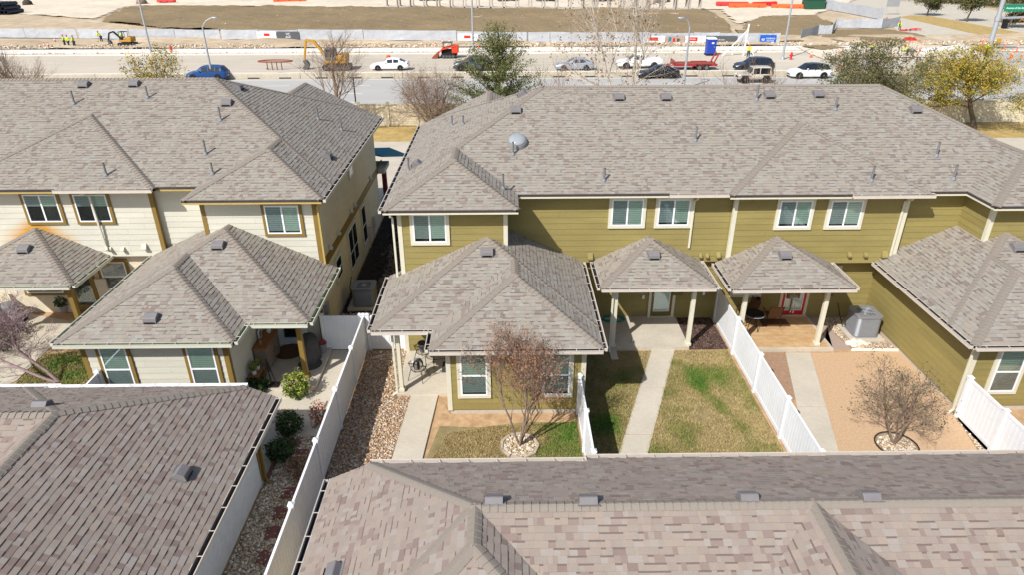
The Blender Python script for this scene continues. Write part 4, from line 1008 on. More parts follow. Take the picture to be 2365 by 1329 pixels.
def grass(name, poly, n, z, green, seed, hgt=.06, thin=None, label='', excl=()):
    x, y, r = scatter(poly, n, seed)
    for e in excl: m = ~in_poly(x, y, e); x, y = x[m], y[m]
    nz = .6*vnoise(x, y, .7, seed)+.4*vnoise(x, y, 2.1, seed+1)
    g = green(x, y)+(nz-.5)*1.25
    d = .6*vnoise(x, y, 1.1, seed+5)+.4*vnoise(x, y, 3., seed+6); keep = r.uniform(0, 1, len(x)) < np.clip((d+g*.5-.14)*2.4, .06, 1)
    x, y, g = x[keep], y[keep], g[keep]; n = len(x)
    an = r.uniform(0, 6.28, n); hh = hgt*r.uniform(.5, 1.5, n)*(.8+.5*np.clip(g, 0, 1)); wd = .011*r.uniform(.7, 1.5, n); ln = r.uniform(.2, 1.1, n)*hh
    la = r.uniform(0, 6.28, n)
    V = np.stack([np.stack([x-np.cos(an)*wd, y-np.sin(an)*wd, np.full(n, z)], -1), np.stack([x+np.cos(an)*wd, y+np.sin(an)*wd, np.full(n, z)], -1),
                  np.stack([x+np.cos(la)*ln, y+np.sin(la)*ln, z+hh], -1)], 1).reshape(-1, 3)
    F = np.arange(3*n).reshape(n, 3); a = np.clip(g+r.normal(0, .13, n), .01, 1)
    return tag(fast(name, V, F, a, 'blade'), label, 'grass')
path1 = [pa, pb, pd, pe]
grass('grass', [(-2.75, 12.6), (-2.35, 15.6), (-1.9, 17.0), (-.6, 17.3), (2.25, 17.5), (2.25, 12.6)], 80000, .002, lambda x, y: np.clip(.12+(x-.2)*.5, .05, .72), 21, label='patchy lawn turning green towards the fence beside the round rock bed')
lw2 = [(2.45, 12.6), (2.45, 21.7), (3.5, 21.75), (8.4, 21.75), (8.4, 12.6)]
pth2 = gpoly([(1507, 806), (1557, 806), (1475, 1120), (1411, 1120)])
grass('grass', lw2, 150000, .0, lambda x, y: .22+.62*np.exp(-((x-(6.95+(19-y)*.22))**2)/.16-((y-18.2)/2.4)**2)+.4*np.exp(-((x-3.4)/.8)**2-((y-18)/2.6)**2)+.2*np.exp(-((x-5.6)/.5)**2)+.25*np.exp(-((y-14.5)/1.2)**2)*np.clip((x-6.5)/1.5,0,1), 22, excl=(pth2,), label='tan lawn with green streaks on both sides of the straight path')
grass('grass', [(-15.2, 16.3), (-13.75, 16.3), (-13.75, 22.3), (-14.5, 22.3), tuple(G(105, 822))[:2], tuple(G(35, 890))[:2], (-16.8, 16.3)], 30000, .024, lambda x, y: np.clip(.75-.15*abs(y-20.3)-.1*(abs(x+15)), .1, .8), 23, label='bright green grass patch under the leaning bare tree')
# ================================================================== white vinyl fences
_plank = {}
def fence(name, pts, label, h=1.52, skip_first=False, mat='vinyl'):
    """posts at pts (plan), board panels between neighbours"""
    c = pts[len(pts)//2]; root = thing(name, (c[0], c[1], 0), label, 'fence', None)
    for k, (x, y) in enumerate(pts):
        mb = MB(); mb.box(x-.064, x+.064, y-.064, y+.064, 0, h+.03); p = mb.build('post', mat, root)
        mb = MB(); z = h+.03; mb.box(x-.08, x+.08, y-.08, y+.08, z, z+.025); mb.add([(x-.075, y-.075, z+.025), (x+.075, y-.075, z+.025), (x+.075, y+.075, z+.025), (x-.075, y+.075, z+.025), (x, y, z+.085)], [(0, 1, 4), (1, 2, 4), (2, 3, 4), (3, 0, 4)]); mb.build('cap', mat, p)
    for (x0, y0), (x1, y1) in zip(pts[:-1], pts[1:]):
        d = Vector((x1-x0, y1-y0, 0)); L = d.length; d /= L; Nn = d.cross(Z3); F = (Vector((x0, y0, 0)), d, Z3, Nn)
        for nm, z0, z1 in (('top_rail', h-.09, h), ('bottom_rail', .06, .2)):
            mb = MB(); mb.fbox(F, .066, L-.066, z0, z1, -.03, .03); mb.build(nm, mat, root)
        n = max(2, round((L-.14)/.165)); wd = (L-.14)/n
        key = (round(wd, 3), round(d.x, 2), round(d.y, 2), round(h, 2), mat)
        if key not in _plank:
            mb = MB(); mb.fbox((Vector(), d, Z3, Nn), .009, wd-.009, .195, h-.085, -.02, .02); mb.fbox((Vector(), d, Z3, Nn), -.009, .009, .195, h-.085, -.006, .006); _plank[key] = mb.mesh('plank', mat)
        for k in range(n): inst('plank', _plank[key], root, F[0]+d*(.07+k*wd))
    return root
fence('vinyl_fence', [(-5.33, y) for y in (22.03, 19.75, 17.32, 14.88, 12.45, 10.0, 7.6)], 'long white vinyl fence between the gravel yard and the cream porch walk')
fence('vinyl_fence', [(-6.9, 22.05), (-5.47, 22.03)], 'short white fence panel between the cream house and the long fence')
fence('vinyl_fence', [(-5.19, 22.03), (-3.85, 22.03)], 'short white fence panel behind the wire chair porch')
fence('vinyl_fence', [(8.55, y) for y in (23.98, 21.53, 19.09, 16.64, 14.2, 12.75)], 'sunlit white vinyl fence between the two back porches')
fence('vinyl_fence', [(2.35, y) for y in (17.95, 16.1, 14.3, 12.75)], 'white vinyl fence at the window corner speckled by tree shade')
fence('vinyl_fence', [(14.72, y) for y in (17.6, 15.9, 14.2, 12.8)], 'sunlit white vinyl fence beyond the orange granite yard')
fence('vinyl_fence', [(-13.25, 18.4), (-13.25, 17.0), (-13.25, 16.3)], 'short white fence beside the leaning bare tree')
fence('vinyl_fence', [(-21.2, 24.6), (-20.6, 22.6), (-20.2, 21.2)], 'pale fence by the far left patio')
# ================================================================== yard objects
def ac_unit(loc, label, s=.95, h=.85, pad=None):
    root = thing('air_conditioner', loc, label, 'air conditioner', 'outdoor air conditioners')
    T = Matrix.Translation(loc); hs = s/2; r = .16
    def ring(hs_, r_):
        P = []
        for cx, cy, a0 in ((1, 1, 0), (-1, 1, 90), (-1, -1, 180), (1, -1, 270)):
            for k in range(6): t = R(a0+k*18); P.append((cx*(hs_-r_)+r_*math.cos(t), cy*(hs_-r_)+r_*math.sin(t)))
        return P
    zb = 0
    if pad: mb = MB(T); mb.box(-pad/2, pad/2, -pad/2, pad/2, 0, .12); mb.build('pad', 'concrete_pad', root, bevel=.02); zb = .12
    mb = MB(T); mb.slab(ring(hs-.04, r-.02), zb+.02, zb+h-.06); mb.build('coil', 'ac_dark', root)
    lv = MB(T); z = zb+.06
    while z < zb+h-.1:
        P = ring(hs-.012, r); n = len(P); V = [(x, y, z) for x, y in P]+[(x*.97, y*.97, z+.028) for x, y in P]
        lv.add(V, [(i, (i+1) % n, n+(i+1) % n, n+i) for i in range(n)]); z += .042
    lv.build('louvres', 'ac_grey', root)
    mb = MB(T); mb.slab(ring(hs, r), zb, zb+.05); mb.build('base', 'ac_grey', root)
    cap = MB(T); P = ring(hs+.01, r); n = len(P); z0, z1 = zb+h-.07, zb+h
    C = [((hs*.74)*x/math.hypot(x, y), (hs*.74)*y/math.hypot(x, y)) for x, y in P]
    cap.add([(x, y, z0) for x, y in P]+[(x, y, z1-.01) for x, y in P]+[(x*.93, y*.93, z1) for x, y in P]+[(x, y, z1) for x, y in C]+[(x, y, z1-.08) for x, y in C],
            [(k*n+i, k*n+(i+1) % n, (k+1)*n+(i+1) % n, (k+1)*n+i) for k in range(4) for i in range(n)]); tp = cap.build('top_cover', 'ac_grey', root)
    mb = MB(T)
    for k in range(5):
        rr_ = hs*.74*(k+1)/5; mb.tube([(rr_*math.cos(t*math.pi/12), rr_*math.sin(t*math.pi/12), z1-.012) for t in range(25)], .006, 4, cap=False)
    for k in range(12): t = k*math.pi/6; mb.tube([(0, 0, z1-.01), (hs*.74*math.cos(t), hs*.74*math.sin(t), z1-.01)], .006, 4)
    mb.lathe([(.09, -.0), (.09, .02), (.02, .03)], (0, 0, z1-.02), 12); mb.build('fan_guard', 'galv', root)
    mb = MB(T)
    for k in range(5): t = k*1.257; c, s_ = math.cos(t), math.sin(t); mb.add([(0, 0, z1-.12), (hs*.68*c, hs*.68*s_, z1-.16), (hs*.68*math.cos(t+.8), hs*.68*math.sin(t+.8), z1-.10)], [(0, 1, 2)])
    mb.build('fan', 'ac_dark', root)
    mb = MB(T); mb.tube([(-hs-.02, hs*.5, zb+.2), (-hs-.15, hs*.55, zb+.15), (-hs-.25, hs*.9, zb+.5), (-hs-.22, hs+.35, zb+.85)], .022, 6); mb.build('refrigerant_line', 'black_metal', root)
    mb = MB(T); mb.box(-hs*.5, hs*.3, -hs*.98-.004, -hs*.98, zb+h-.2, zb+h-.14) if False else None
    return root
ac_unit((-6.05, 25.75, 0), 'grey air conditioner on a concrete pad in the shaded side strip', pad=1.35)
ac_unit((14.02, 22.85, .02), 'sunlit grey air conditioner in the corner by the olive wing', s=.98, h=.92, pad=1.3)
# white rocks
def rock(loc, r, mat, label, seed, group=None, cat='rock', name='rock'):
    q = random.Random(seed); mb = MB(); mb.ball((0, 0, 0), 1, 8, 6)
    mb.v = [(x*r[0]*(1+q.uniform(-.2, .2)), y*r[1]*(1+q.uniform(-.2, .2)), max(-.3, z)*r[2]*(1+q.uniform(-.15, .15))) for x, y, z in mb.v]
    o = mb.build(name, mat, origin=(0, 0, 0), smooth=50); o.location = (loc[0], loc[1], loc[2]+r[2]*.25); return tag(o, label, cat, group)
rk = G(1978, 797)
for k, (dx, dy, s) in enumerate(((-.28, .05, .16), (-.05, .12, .2), (.2, .1, .18), (-.15, -.12, .15), (.1, -.1, .13), (.32, -.03, .14))):
    rock((rk.x+dx, rk.y+dy, .0), (s, s*.85, s*.7), 'block_white', 'white rock in the little pile beside the pea gravel', 30+k, 'white rock pile')
rock((rk.x+.12, rk.y-.22, .0), (.13, .1, .09), 'flagstone', 'orange brown rock at the front of the white rock pile', 40)
# tree rings
def tree_ring(c, r, label, n=9, bricks=True):
    pts = [(c[0]+r*math.cos(t*2*math.pi/24), c[1]+r*math.sin(t*2*math.pi/24)) for t in range(24)]
    if bricks:
        root = thing('tree_ring', (c[0], c[1], 0), label, 'edging'); base = MB(); base.slab([(c[0]+(x-c[0])*.96, c[1]+(y-c[1])*.96) for x, y in pts], -.02, .03); base.build('bed', 'soil', root)
        for k in range(n):
            a0 = 2*math.pi*k/n+.03; a1 = 2*math.pi*(k+1)/n-.03; mb = MB(); mb.slab([(c[0]+q*math.cos(a), c[1]+q*math.sin(a)) for q, a in ((r*.9, a0), (r*1.06, a0), (r*1.06, a1), (r*.9, a1))], 0, .09); mb.build('edging_block', 'stone', root, bevel=.01)
    else:
        root = thing('tree_ring', (c[0], c[1], 0), label, 'edging'); base = MB(); base.slab(pts, -.02, .02); base.build('bed', 'gravel_bed', root)
        mb = MB(); mb.tube([(x, y, .05) for x, y in pts+pts[:1]], .022, 6, cap=False); mb.build('rim', 'black_metal', root)
    po = pebbles('pebbles', [(c[0]+(x-c[0])*.86, c[1]+(y-c[1])*.86) for x, y in pts], 650, .032, .03, 'pebble_pale', int(abs(c[0]*100))); po['kind'] = 'stuff'
    po.parent = root; po.location = po.location-ORG[root.name]
tree_ring((.38, 16.35), .58, 'octagonal stone ring of pale pebbles round the crape myrtle'); tree_ring((12.0, 16.2), .62, 'round metal edged ring of pale pebbles in the orange granite', bricks=False)
# stepping stones
for k, (px, py) in enumerate(((681, 1025), (697, 1052), (668, 1142), (651, 1187), (632, 1233), (616, 1290))):
    c = G(px, py); mb = MB(T=Matrix.Translation(c) @ Matrix.Rotation(rr.uniform(-.15, .15), 4, 'Z')); mb.box(-.2, .2, -.22, .22, 0, .045)
    tag(mb.build('stepping_stone', 'brick_red', bevel=.012), 'dark red square stepping stone in the pale gravel strip', 'paver', 'stepping stones beside the garage')
for k in range(5):
    y = 16.8-k*.42; mb = MB(); mb.box(-7.02, -6.9, y-.19, y+.19, 0, .08); tag(mb.build('edging_brick', 'brick_red', bevel=.01), 'dark red edging brick between the shaded walk and pale gravel', 'brick', 'edging bricks')
# wire chairs, planters
def wire_chair(loc, rz, label):
    root = local('wire_chair', label, 'chair', 'black wire chairs'); r = .012
    mb = MB(); mb.tube([(.26*math.cos(t*math.pi/10), .24*math.sin(t*math.pi/10), .43) for t in range(21)], r, 5, cap=False)
    for k in range(-4, 5): x = k*.055; s = math.sqrt(max(0, 1-(x/.26)**2))*.24; mb.tube([(x, -s, .43), (x, s, .43)], .006, 4)
    mb.build('seat', 'black_metal', root)
    mb = MB(); arc = []
    for k in range(15): t = math.pi*(k/14)*1.25-math.pi*.125; arc.append((.33*math.cos(t), .30*math.sin(t)+.02, .62+.2*max(0, math.sin(t))**2))
    mb.tube(arc, r, 5)
    for k in range(1, 14): x, y, z = arc[k]; t = math.pi*(k/14)*1.25-math.pi*.125; mb.tube([(x, y, z), (.25*math.cos(t), .23*math.sin(t), .43)], .006, 4)
    mb.build('backrest', 'black_metal', root)
    for sx, sy in ((-1, -1), (1, -1), (-1, 1), (1, 1)): mb = MB(); mb.tube([(sx*.2, sy*.17, .43), (sx*.29, sy*.27, 0)], r, 5); mb.build('leg', 'black_metal', root)
    return place(root, loc, rz)
wire_chair((-3.05, 21.05, .1), R(150), 'black wire chair holding a grey planter by the olive porch wall')
wire_chair((-3.12, 19.95, .1), R(160), 'black wire chair holding a striped stool at the open edge of the porch')
mb = MB(); mb.lathe([(.13, .0), (.19, .34), (.2, .36), (.17, .36), (.15, .28)], (-3.05, 21.05, .545), 18)
o = tag(mb.build('planter', 'ac_grey', smooth=40), 'grey planter pot with black wire sitting in the wire chair', 'planter')
mb = MB()
for k in range(9): t = k*.7; mb.tube([(-3.05+.12*math.cos(t), 21.05+.12*math.sin(t), .86), (-3.05, 21.05, .96+.02*(k % 3)), (-3.05-.13*math.cos(t), 21.05-.13*math.sin(t), .87)], .007, 4)
mb.build('wire_filling', 'black_metal', o)
T = Matrix.Translation((-3.12, 19.95, .54))
st = thing('stool', (-3.12, 19.95, .54), 'round black and white striped stool lying in the wire chair', 'stool')
for k in range(12):
    t0, t1 = k*2*math.pi/12, (k+1)*2*math.pi/12; mb = MB(T); V = []
    for r_, z in ((.13, 0), (.19, .12), (.19, .24), (.14, .33)): V += [(r_*math.cos(t), r_*math.sin(t), z) for t in (t0, (t0+t1)/2, t1)]
    mb.add(V, [(3*i+j, 3*i+j+1, 3*i+j+4, 3*i+j+3) for i in range(3) for j in range(2)]); mb.build('stripe', 'black_metal' if k % 2 else 'pot_white', st, smooth=True)
mb = MB(T); mb.lathe([(.13, .0), (.12, .01)], (0, 0, 0), 16); mb.lathe([(.14, .325), (.14, .34), (.02, .345)], (0, 0, 0), 16); mb.build('top', 'ac_grey', st)
# side table made of wire beside the chair
root = local('wire_side_table', 'low black wire footstool beside the wire chair', 'stool'); mb = MB(); mb.tube([(.2, -.15, .38), (.2, .15, .38), (-.2, .15, .38), (-.2, -.15, .38), (.2, -.15, .38)], .012, 5); mb.build('top_frame', 'black_metal', root)
for sx in (-1, 1):
    for sy in (-1, 1): mb = MB(); mb.tube([(sx*.2, sy*.15, .38), (sx*.22, sy*.17, 0)], .012, 5); mb.build('leg', 'black_metal', root)
place(root, (-2.45, 20.75, .1), R(10))
mb = MB(); mb.box(-2.35, -1.93, 20.3, 21.0, .102, .115); tag(mb.build('doormat', 'fabric_dark'), 'dark grey doormat in the corner of the wire chair porch', 'doormat')
mb = MB(); mb.ball((-2.02, 19.75, .16), (.05, .05, .06)); tag(mb.build('garden_bulb', 'galv', smooth=True), 'small silver lamp at the foot of the porch wall', 'lamp')
# patio set by the red door
root = local('patio_table', 'small round black glass patio table near the red door', 'table'); mb = MB(); mb.lathe([(.40, .70), (.42, .715), (.40, .73)], n=24); mb.build('rim', 'ac_grey', root, smooth=40); mb = MB(); mb.lathe([(.385, .712), (.385, .734), (.01, .735)], n=24); mb.build('top', 'dark', root)
for k in range(4): t = k*1.57+.6; mb = MB(); mb.tube([(.12*math.cos(t), .12*math.sin(t), .7), (.3*math.cos(t), .3*math.sin(t), 0)], .015, 6); mb.build('leg', 'black_metal', root)
tb = un(1742, 726, z=.82); place(root, (tb.x, tb.y, .11))
def sling_chair(loc, rz, label):
    root = local('patio_chair', label, 'chair', 'brown sling chairs'); mb = MB(); mb.fbox((Vector((-.26, -.25, .42)), X3, Y3, Z3), 0, .52, 0, .5, 0, .015); mb.build('seat', 'maroon' if False else 'wood_dark', root)
    mb = MB(); F = (Vector((-.26, .25, .43)), X3, Vector((0, .25, .97)).normalized(), Vector((0, -.97, .25))); mb.fbox(F, 0, .52, 0, .55, 0, .012); mb.build('backrest', 'wood_dark', root)
    for sx in (-1, 1):
        mb = MB(); mb.tube([(sx*.28, -.27, 0), (sx*.28, -.25, .62), (sx*.28, .28, .64)], .014, 6); mb.build('armrest', 'black_metal', root)
        mb = MB(); mb.tube([(sx*.28, .3, 0), (sx*.27, .24, .42), (sx*.27, .40, .98)], .014, 6); mb.build('leg', 'black_metal', root)
    return place(root, loc, rz)
c = G(1775, 752, .1); sling_chair((c.x+.1, c.y+.1, .11), R(180), 'brown sling patio chair in front of the red door')
c = G(1728, 752, .1); sling_chair((c.x-.05, c.y+.3, .11), R(-75), 'tan sling patio chair tucked between the fence and black table')
mb = MB(); mb.box(10.35, 11.45, 23.35, 23.95, .107, .122); tag(mb.build('doormat', 'wood_dark'), 'dark brown doormat at the red door', 'doormat')
mb = MB(); mb.ball((10.25, 24.1, .95), (.1, .1, .12)); mb.bar((10.25, 24.1, .95), (10.25, 24.26, .98), .03); tag(mb.build('hanging_pot', 'dark', smooth=True), 'small dark pot hanging on the wall beside the red door', 'pot')
# garden hose, broom, cup on the first porch
mb = MB(); q = un(1418, 739, z=.14); pts = []
for k in range(90): t = k*.28; r_ = .34+.05*math.sin(k*.9)+.03*math.sin(k*.23); pts.append((q.x+r_*1.25*math.cos(t), q.y+r_*.7*math.sin(t)+.02, .14+.02*math.sin(k*1.3)+k*.0004))
pts = [(q.x-1.0, q.y+.05, .14), (q.x-.7, q.y-.05, .14)]+pts
mb.tube(pts, .013, 5); tag(mb.build('garden_hose', 'hose'), 'coiled teal garden hose on the porch slab by the post', 'hose')
mb = MB(); b0 = un(1376, 728, z=.1); mb.tube([(b0.x, b0.y, .1), (b0.x+.1, b0.y+.25, 1.35)], .018, 6); mb.bar((b0.x-.12, b0.y+.24, 1.38), (b0.x+.28, b0.y+.26, 1.38), .09, .07); tag(mb.build('push_broom', 'black_metal'), 'dark push broom leaning upside down on the olive wall', 'broom')
mb = MB(); q = un(1459, 793, z=.12); mb.lathe([(.04, 0), (.05, .13), (.045, .14)], (q.x, q.y, .12), 10); mb.bar((q.x+.05, q.y, .14), (q.x+.12, q.y-.02, .14), .03); tag(mb.build('spray_nozzle', 'galv'), 'small pale blue spray bottle on the sunny porch slab', 'bottle')
mb = MB(); q = G(1415, 815); mb.box(q.x-.14, q.x+.14, q.y-.55, q.y+.1, .0, .05); tag(mb.build('splash_block', 'concrete_pad', bevel=.01), 'concrete splash block at the foot of the porch downspout', 'splash block')
# cream porch: cabinet, plant bench, pots, grill
root = thing('cabinet', (-8.72, 21.0, .14), 'taupe sideboard with wooden top against the cream porch wall', 'cabinet')
mb = MB(); mb.box(-8.95, -8.5, 20.35, 21.65, .26, 1.1); mb.build('body', 'taupe', root, bevel=.01); mb = MB(); mb.box(-8.97, -8.46, 20.3, 21.7, 1.1, 1.15); mb.build('top', 'wood', root, bevel=.01)
for y in (20.42, 21.05):
    mb = MB(); mb.box(-8.5, -8.475, y, y+.55, .32, 1.05); d_ = mb.build('cabinet_door', 'taupe', root, bevel=.008); mb = MB(); mb.ball((-8.46, y+.48 if y < 21 else y+.07, .7), .02, 8, 6); mb.build('knob', 'black_metal', d_)
for x, y in ((-8.9, 20.42), (-8.55, 20.42), (-8.9, 21.58), (-8.55, 21.58)): mb = MB(); mb.box(x-.03, x+.03, y-.03, y+.03, .14, .26); mb.build('leg', 'taupe', root)
mb = MB(); mb.box(-8.93, -8.9, 20.95, 21.25, 1.15, 1.5); o = tag(mb.build('picture_frame', 'pot_white'), 'small white picture frame leaning on the sideboard', 'frame'); mb = MB(); mb.box(-8.898, -8.89, 21.0, 21.2, 1.2, 1.45); mb.build('picture', 'taupe', o)
mb = MB(); mb.lathe([(.05, 0), (.09, .08), (.07, .18), (.05, .2)], (-8.72, 21.45, 1.15), 12); tag(mb.build('jar', 'pot_white', smooth=40), 'round white jar on the sideboard', 'jar')
mb = MB(); mb.lathe([(.05, 0), (.06, .2), (.05, .22)], (-8.75, 20.6, 1.15), 12); tag(mb.build('candle', 'wood', smooth=40), 'brown candle on the sideboard', 'candle')
root = thing('plant_bench', (-8.75, 19.75, .14), 'small wooden plant bench by the cream porch wall', 'bench')
for z in (.28, .5):
    for k in range(3): mb = MB(); mb.box(-8.95+k*.13, -8.84+k*.13, 19.5, 20.15, z, z+.03); mb.build('slat', 'wood', root)
for x, y in ((-8.93, 19.53), (-8.6, 19.53), (-8.93, 20.12), (-8.6, 20.12)): mb = MB(); mb.box(x-.025, x+.025, y-.025, y+.025, .14, .5); mb.build('leg', 'wood', root)
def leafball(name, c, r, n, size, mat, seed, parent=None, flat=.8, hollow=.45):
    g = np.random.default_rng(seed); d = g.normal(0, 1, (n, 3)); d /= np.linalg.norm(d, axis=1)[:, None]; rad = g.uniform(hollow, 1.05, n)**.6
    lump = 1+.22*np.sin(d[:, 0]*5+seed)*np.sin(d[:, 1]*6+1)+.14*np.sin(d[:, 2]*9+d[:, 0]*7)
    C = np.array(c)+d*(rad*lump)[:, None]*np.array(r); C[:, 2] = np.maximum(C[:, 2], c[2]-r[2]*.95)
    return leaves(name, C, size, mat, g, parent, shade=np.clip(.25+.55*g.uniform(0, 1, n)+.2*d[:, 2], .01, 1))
def leaves(name, C, size, mat, g, parent=None, shade=None, kind=None, asp=.5):
    n = len(C); a = g.normal(0, 1, (n, 3)); a /= np.linalg.norm(a, axis=1)[:, None]; b = g.normal(0, 1, (n, 3)); b -= a*(a*b).sum(1)[:, None]; b /= np.linalg.norm(b, axis=1)[:, None]
    s = size*g.uniform(.6, 1.4, n)[:, None]; V = np.stack([C-a*s, C-b*s*asp, C+a*s, C+b*s*asp], 1).reshape(-1, 3); F = np.arange(4*n).reshape(n, 4)
    return fast(name, V, F, shade if shade is not None else g.uniform(.01, 1, n), mat, parent=parent, kind=kind)
for k, (x, y) in enumerate(((-8.78, 19.68), (-8.76, 19.98))):
    root = thing('flower_pot', (x, y, .53), ('white pot with a leafy green plant on the front of the wooden bench', 'white pot with a leafy green plant on the back of the wooden bench')[k], 'potted plant')
    mb = MB(); mb.lathe([(.07, 0), (.1, .17), (.085, .17), (.08, .13)], (x, y, .53), 14); mb.build('pot', 'pot_white', root, smooth=40); leafball('foliage', (x, y, .8), (.14, .14, .12), 160, .04, 'leaf_shrub', 50+k, root)
mb = MB(); mb.tube([(-8.2, 19.55, .14), (-8.25, 19.6, 1.2)], .025, 8); mb.tube([(-8.0, 19.5, .14), (-8.25, 19.6, 1.2)], .022, 8); mb.box(-8.35, -7.95, 19.4, 19.7, .14, .2); tag(mb.build('umbrella_stand', 'black_metal'), 'folded black stand beside the wooden plant bench', 'stand')
root = thing('grill', (-7.25, 21.2, .14), 'barbecue grill under a dark grey fabric cover on the cream porch', 'grill')
mb = MB(); mb.lathe([(.34, .0), (.36, .25), (.32, .6), (.33, .8), (.25, .98), (.08, 1.06), (.01, 1.07)], (0, 0, 0), 20)
g = random.Random(5); mb.v = [(-7.25+x*(1+.12*math.sin(5*math.atan2(y, x)+z*3)), 21.2+y*1.25*(1+.1*math.sin(7*math.atan2(y, x)-z*2)), .14+z) for x, y, z in mb.v]; mb.build('cover', 'cover_grey', root, smooth=60)
mb = MB(); mb.lathe([(.40, 0), (.44, .015), (.2, .02)], (-7.2, 20.85, .142), 14); mb.build('cover_hem', 'cover_grey', root)
root = thing('bucket', (-6.95, 21.75, .14), 'grey bucket with red and black cords beside the covered grill', 'bucket'); mb = MB(); mb.lathe([(.14, 0), (.18, .36), (.19, .37), (.16, .36), (.14, .25)], (-6.95, 21.75, .14), 16); mb.build('pail', 'ac_grey', root, smooth=40)
mb = MB(); mb.tube([(-6.95+.12*math.cos(t*.6), 21.75+.12*math.sin(t*.6), .48+.01*t) for t in range(14)], .02, 5); mb.build('cord', 'red', root)
mb = MB(); mb.box(-7.6, -7.0, 20.6, 21.0, .142, .15); tag(mb.build('grill_mat', 'fabric_dark'), 'dark mat under the covered grill', 'mat')
mb = MB(); mb.lathe([(.55, 0), (.55, .012), (.02, .014)], (-8.2, 21.75, .142), 24); tag(mb.build('doormat', 'wood_dark'), 'dark round mat at the white storm door', 'doormat')
mb = MB(); mb.box(-6.62, -6.1, 18.35, 18.7, .03, .1); tag(mb.build('splash_block', 'concrete_pad', bevel=.01), 'grey splash block on the walk beside the yellow green shrub', 'splash block')
# shrubs
def shrub(name, px, py, r, h, mat, seed, label, n=900, size=.05, cat='shrub', group=None, loc=None):
    c = G(px, py) if loc is None else Vector(loc); root = thing(name, (c.x, c.y, 0), label, cat, group)
    g = random.Random(seed); mb = MB()
    for k in range(7): t = g.uniform(0, 6.28); mb.tube([(c.x, c.y, 0), (c.x+.3*r*math.cos(t), c.y+.3*r*math.sin(t), h*.4), (c.x+.7*r*math.cos(t), c.y+.7*r*math.sin(t), h*.8)], [.02, .014, .006], 5)
    mb.build('stem', 'bark_dark', root); leafball('foliage', (c.x, c.y, h*.52), (r, r, h*.5), n, size, mat, seed, root); return root
shrub('shrub', 688, 918, .45, .95, 'leaf_shrub', 61, 'yellow green rounded shrub by the cream porch post', 1500)
shrub('shrub', 672, 1002, .42, .75, 'leaf_dark', 62, 'dark green shrub at the edge of the side walk', 1300)
shrub('shrub', 651, 1058, .42, .6, 'leaf_dark', 63, 'low dark green shrub beside the stepping stones', 1300)
shrub('shrub', 742, 985, .32, .9, 'leaf_red', 64, 'red brown nandina shrub against the white fence', 500, .04)
shrub('shrub', 690, 1085, .35, .4, 'leaf_rust', 65, 'low rusty dried plant in the pale gravel', 500, .035)
shrub('shrub', 700, 1110, .3, .3, 'leaf_rust', 66, 'withered low plant nearest the fence in the pale gravel', 350, .035)
shrub('shrub', 598, 905, .4, .5, 'leaf_dark', 67, 'dark green shrub behind the garage roof at the porch step', 900)
for k, (x, y, r_, h_) in enumerate(((-5.2, 27.2, .55, .7), (-5.0, 28.6, .6, .8), (-5.2, 30.2, .65, .9), (-4.9, 31.8, .65, 1.0), (-5.3, 33.2, .6, .9), (-5.0, 34.8, .7, 1.0), (-5.6, 26.6, .4, .45))):
    shrub('shrub', 0, 0, r_, h_, 'leaf_dormant', 70+k, 'dormant grey brown shrub in the shaded strip between the houses', 700, .05, group='dormant shrubs', loc=(x, y, 0))
for k, (px, py) in enumerate(((660, 858), (672, 862), (655, 955))): pass
# far left patio furniture
root = thing('covered_sofa', tuple(G(18, 745)), 'grey covered patio furniture at the far left patio', 'patio furniture'); q = G(18, 745)
mb = MB(); mb.lathe([(.55, 0), (.6, .4), (.5, .75), (.2, .85), (.01, .86)], (0, 0, 0), 14); mb.v = [(q.x+x*1.2, q.y+y*.8, z*(1+.1*math.sin(6*x))) for x, y, z in mb.v]; mb.build('cover', 'ac_grey', root, smooth=50)
mb = MB(); mb.lathe([(.75, 0), (.72, .08), (.6, .1)], (q.x, q.y, .02), 14); mb.build('skirt', 'cover_grey', root)
for k, (px, py) in enumerate(((35, 790), (10, 815), (60, 770))):
    shrub('shrub', px, py, .35, .5, 'leaf_dormant', 90+k, 'dry brown potted plant on the far left patio', 300, .04, group='dry patio plants')
q = un(148, 720, z=.1); root = thing('flower_pot', (q.x, q.y, .1), 'dark potted plant at the golden porch post', 'potted plant'); mb = MB(); mb.lathe([(.12, 0), (.18, .28), (.15, .28)], (q.x, q.y, .1), 14); mb.build('pot', 'galv', root, smooth=40); leafball('foliage', (q.x, q.y, .55), (.25, .25, .25), 300, .05, 'leaf_dark', 99, root)
# ================================================================== road, construction site
sheet('verge', rect(-120, 140, 58.6, 63.5), -.2, .0, 'dry_grass')
sheet('sidewalk', rect(-120, 140, 60.2, 61.8), -.2, .03, 'concrete')
sheet('kerb', rect(-120, 140, 63.5, 63.8), -.2, .13, 'curb')
sheet('road', rect(-160, 200, 63.8, 82.3), -.2, .0, 'asphalt')
for y in (68.6, 73.2, 77.8):
    for k in range(-12, 16):
        mb = MB(); mb.box(k*9, k*9+3, y-.06, y+.06, .0, .004); o = struct(mb.build('lane_marking', 'banner_white'))
for y in (65.2, 81.6): struct((lambda m: (m.box(-120, 140, y-.06, y+.06, 0, .004), m.build('edge_line', 'banner_white'))[1])(MB()))
sheet('construction_road', rect(-160, 200, 82.8, 102.6), -.2, .0, 'road_tan')
bar_root = thing('median_barrier', (0, 82.5, 0), 'long pale concrete median barrier with drain slots between the roads', 'barrier')
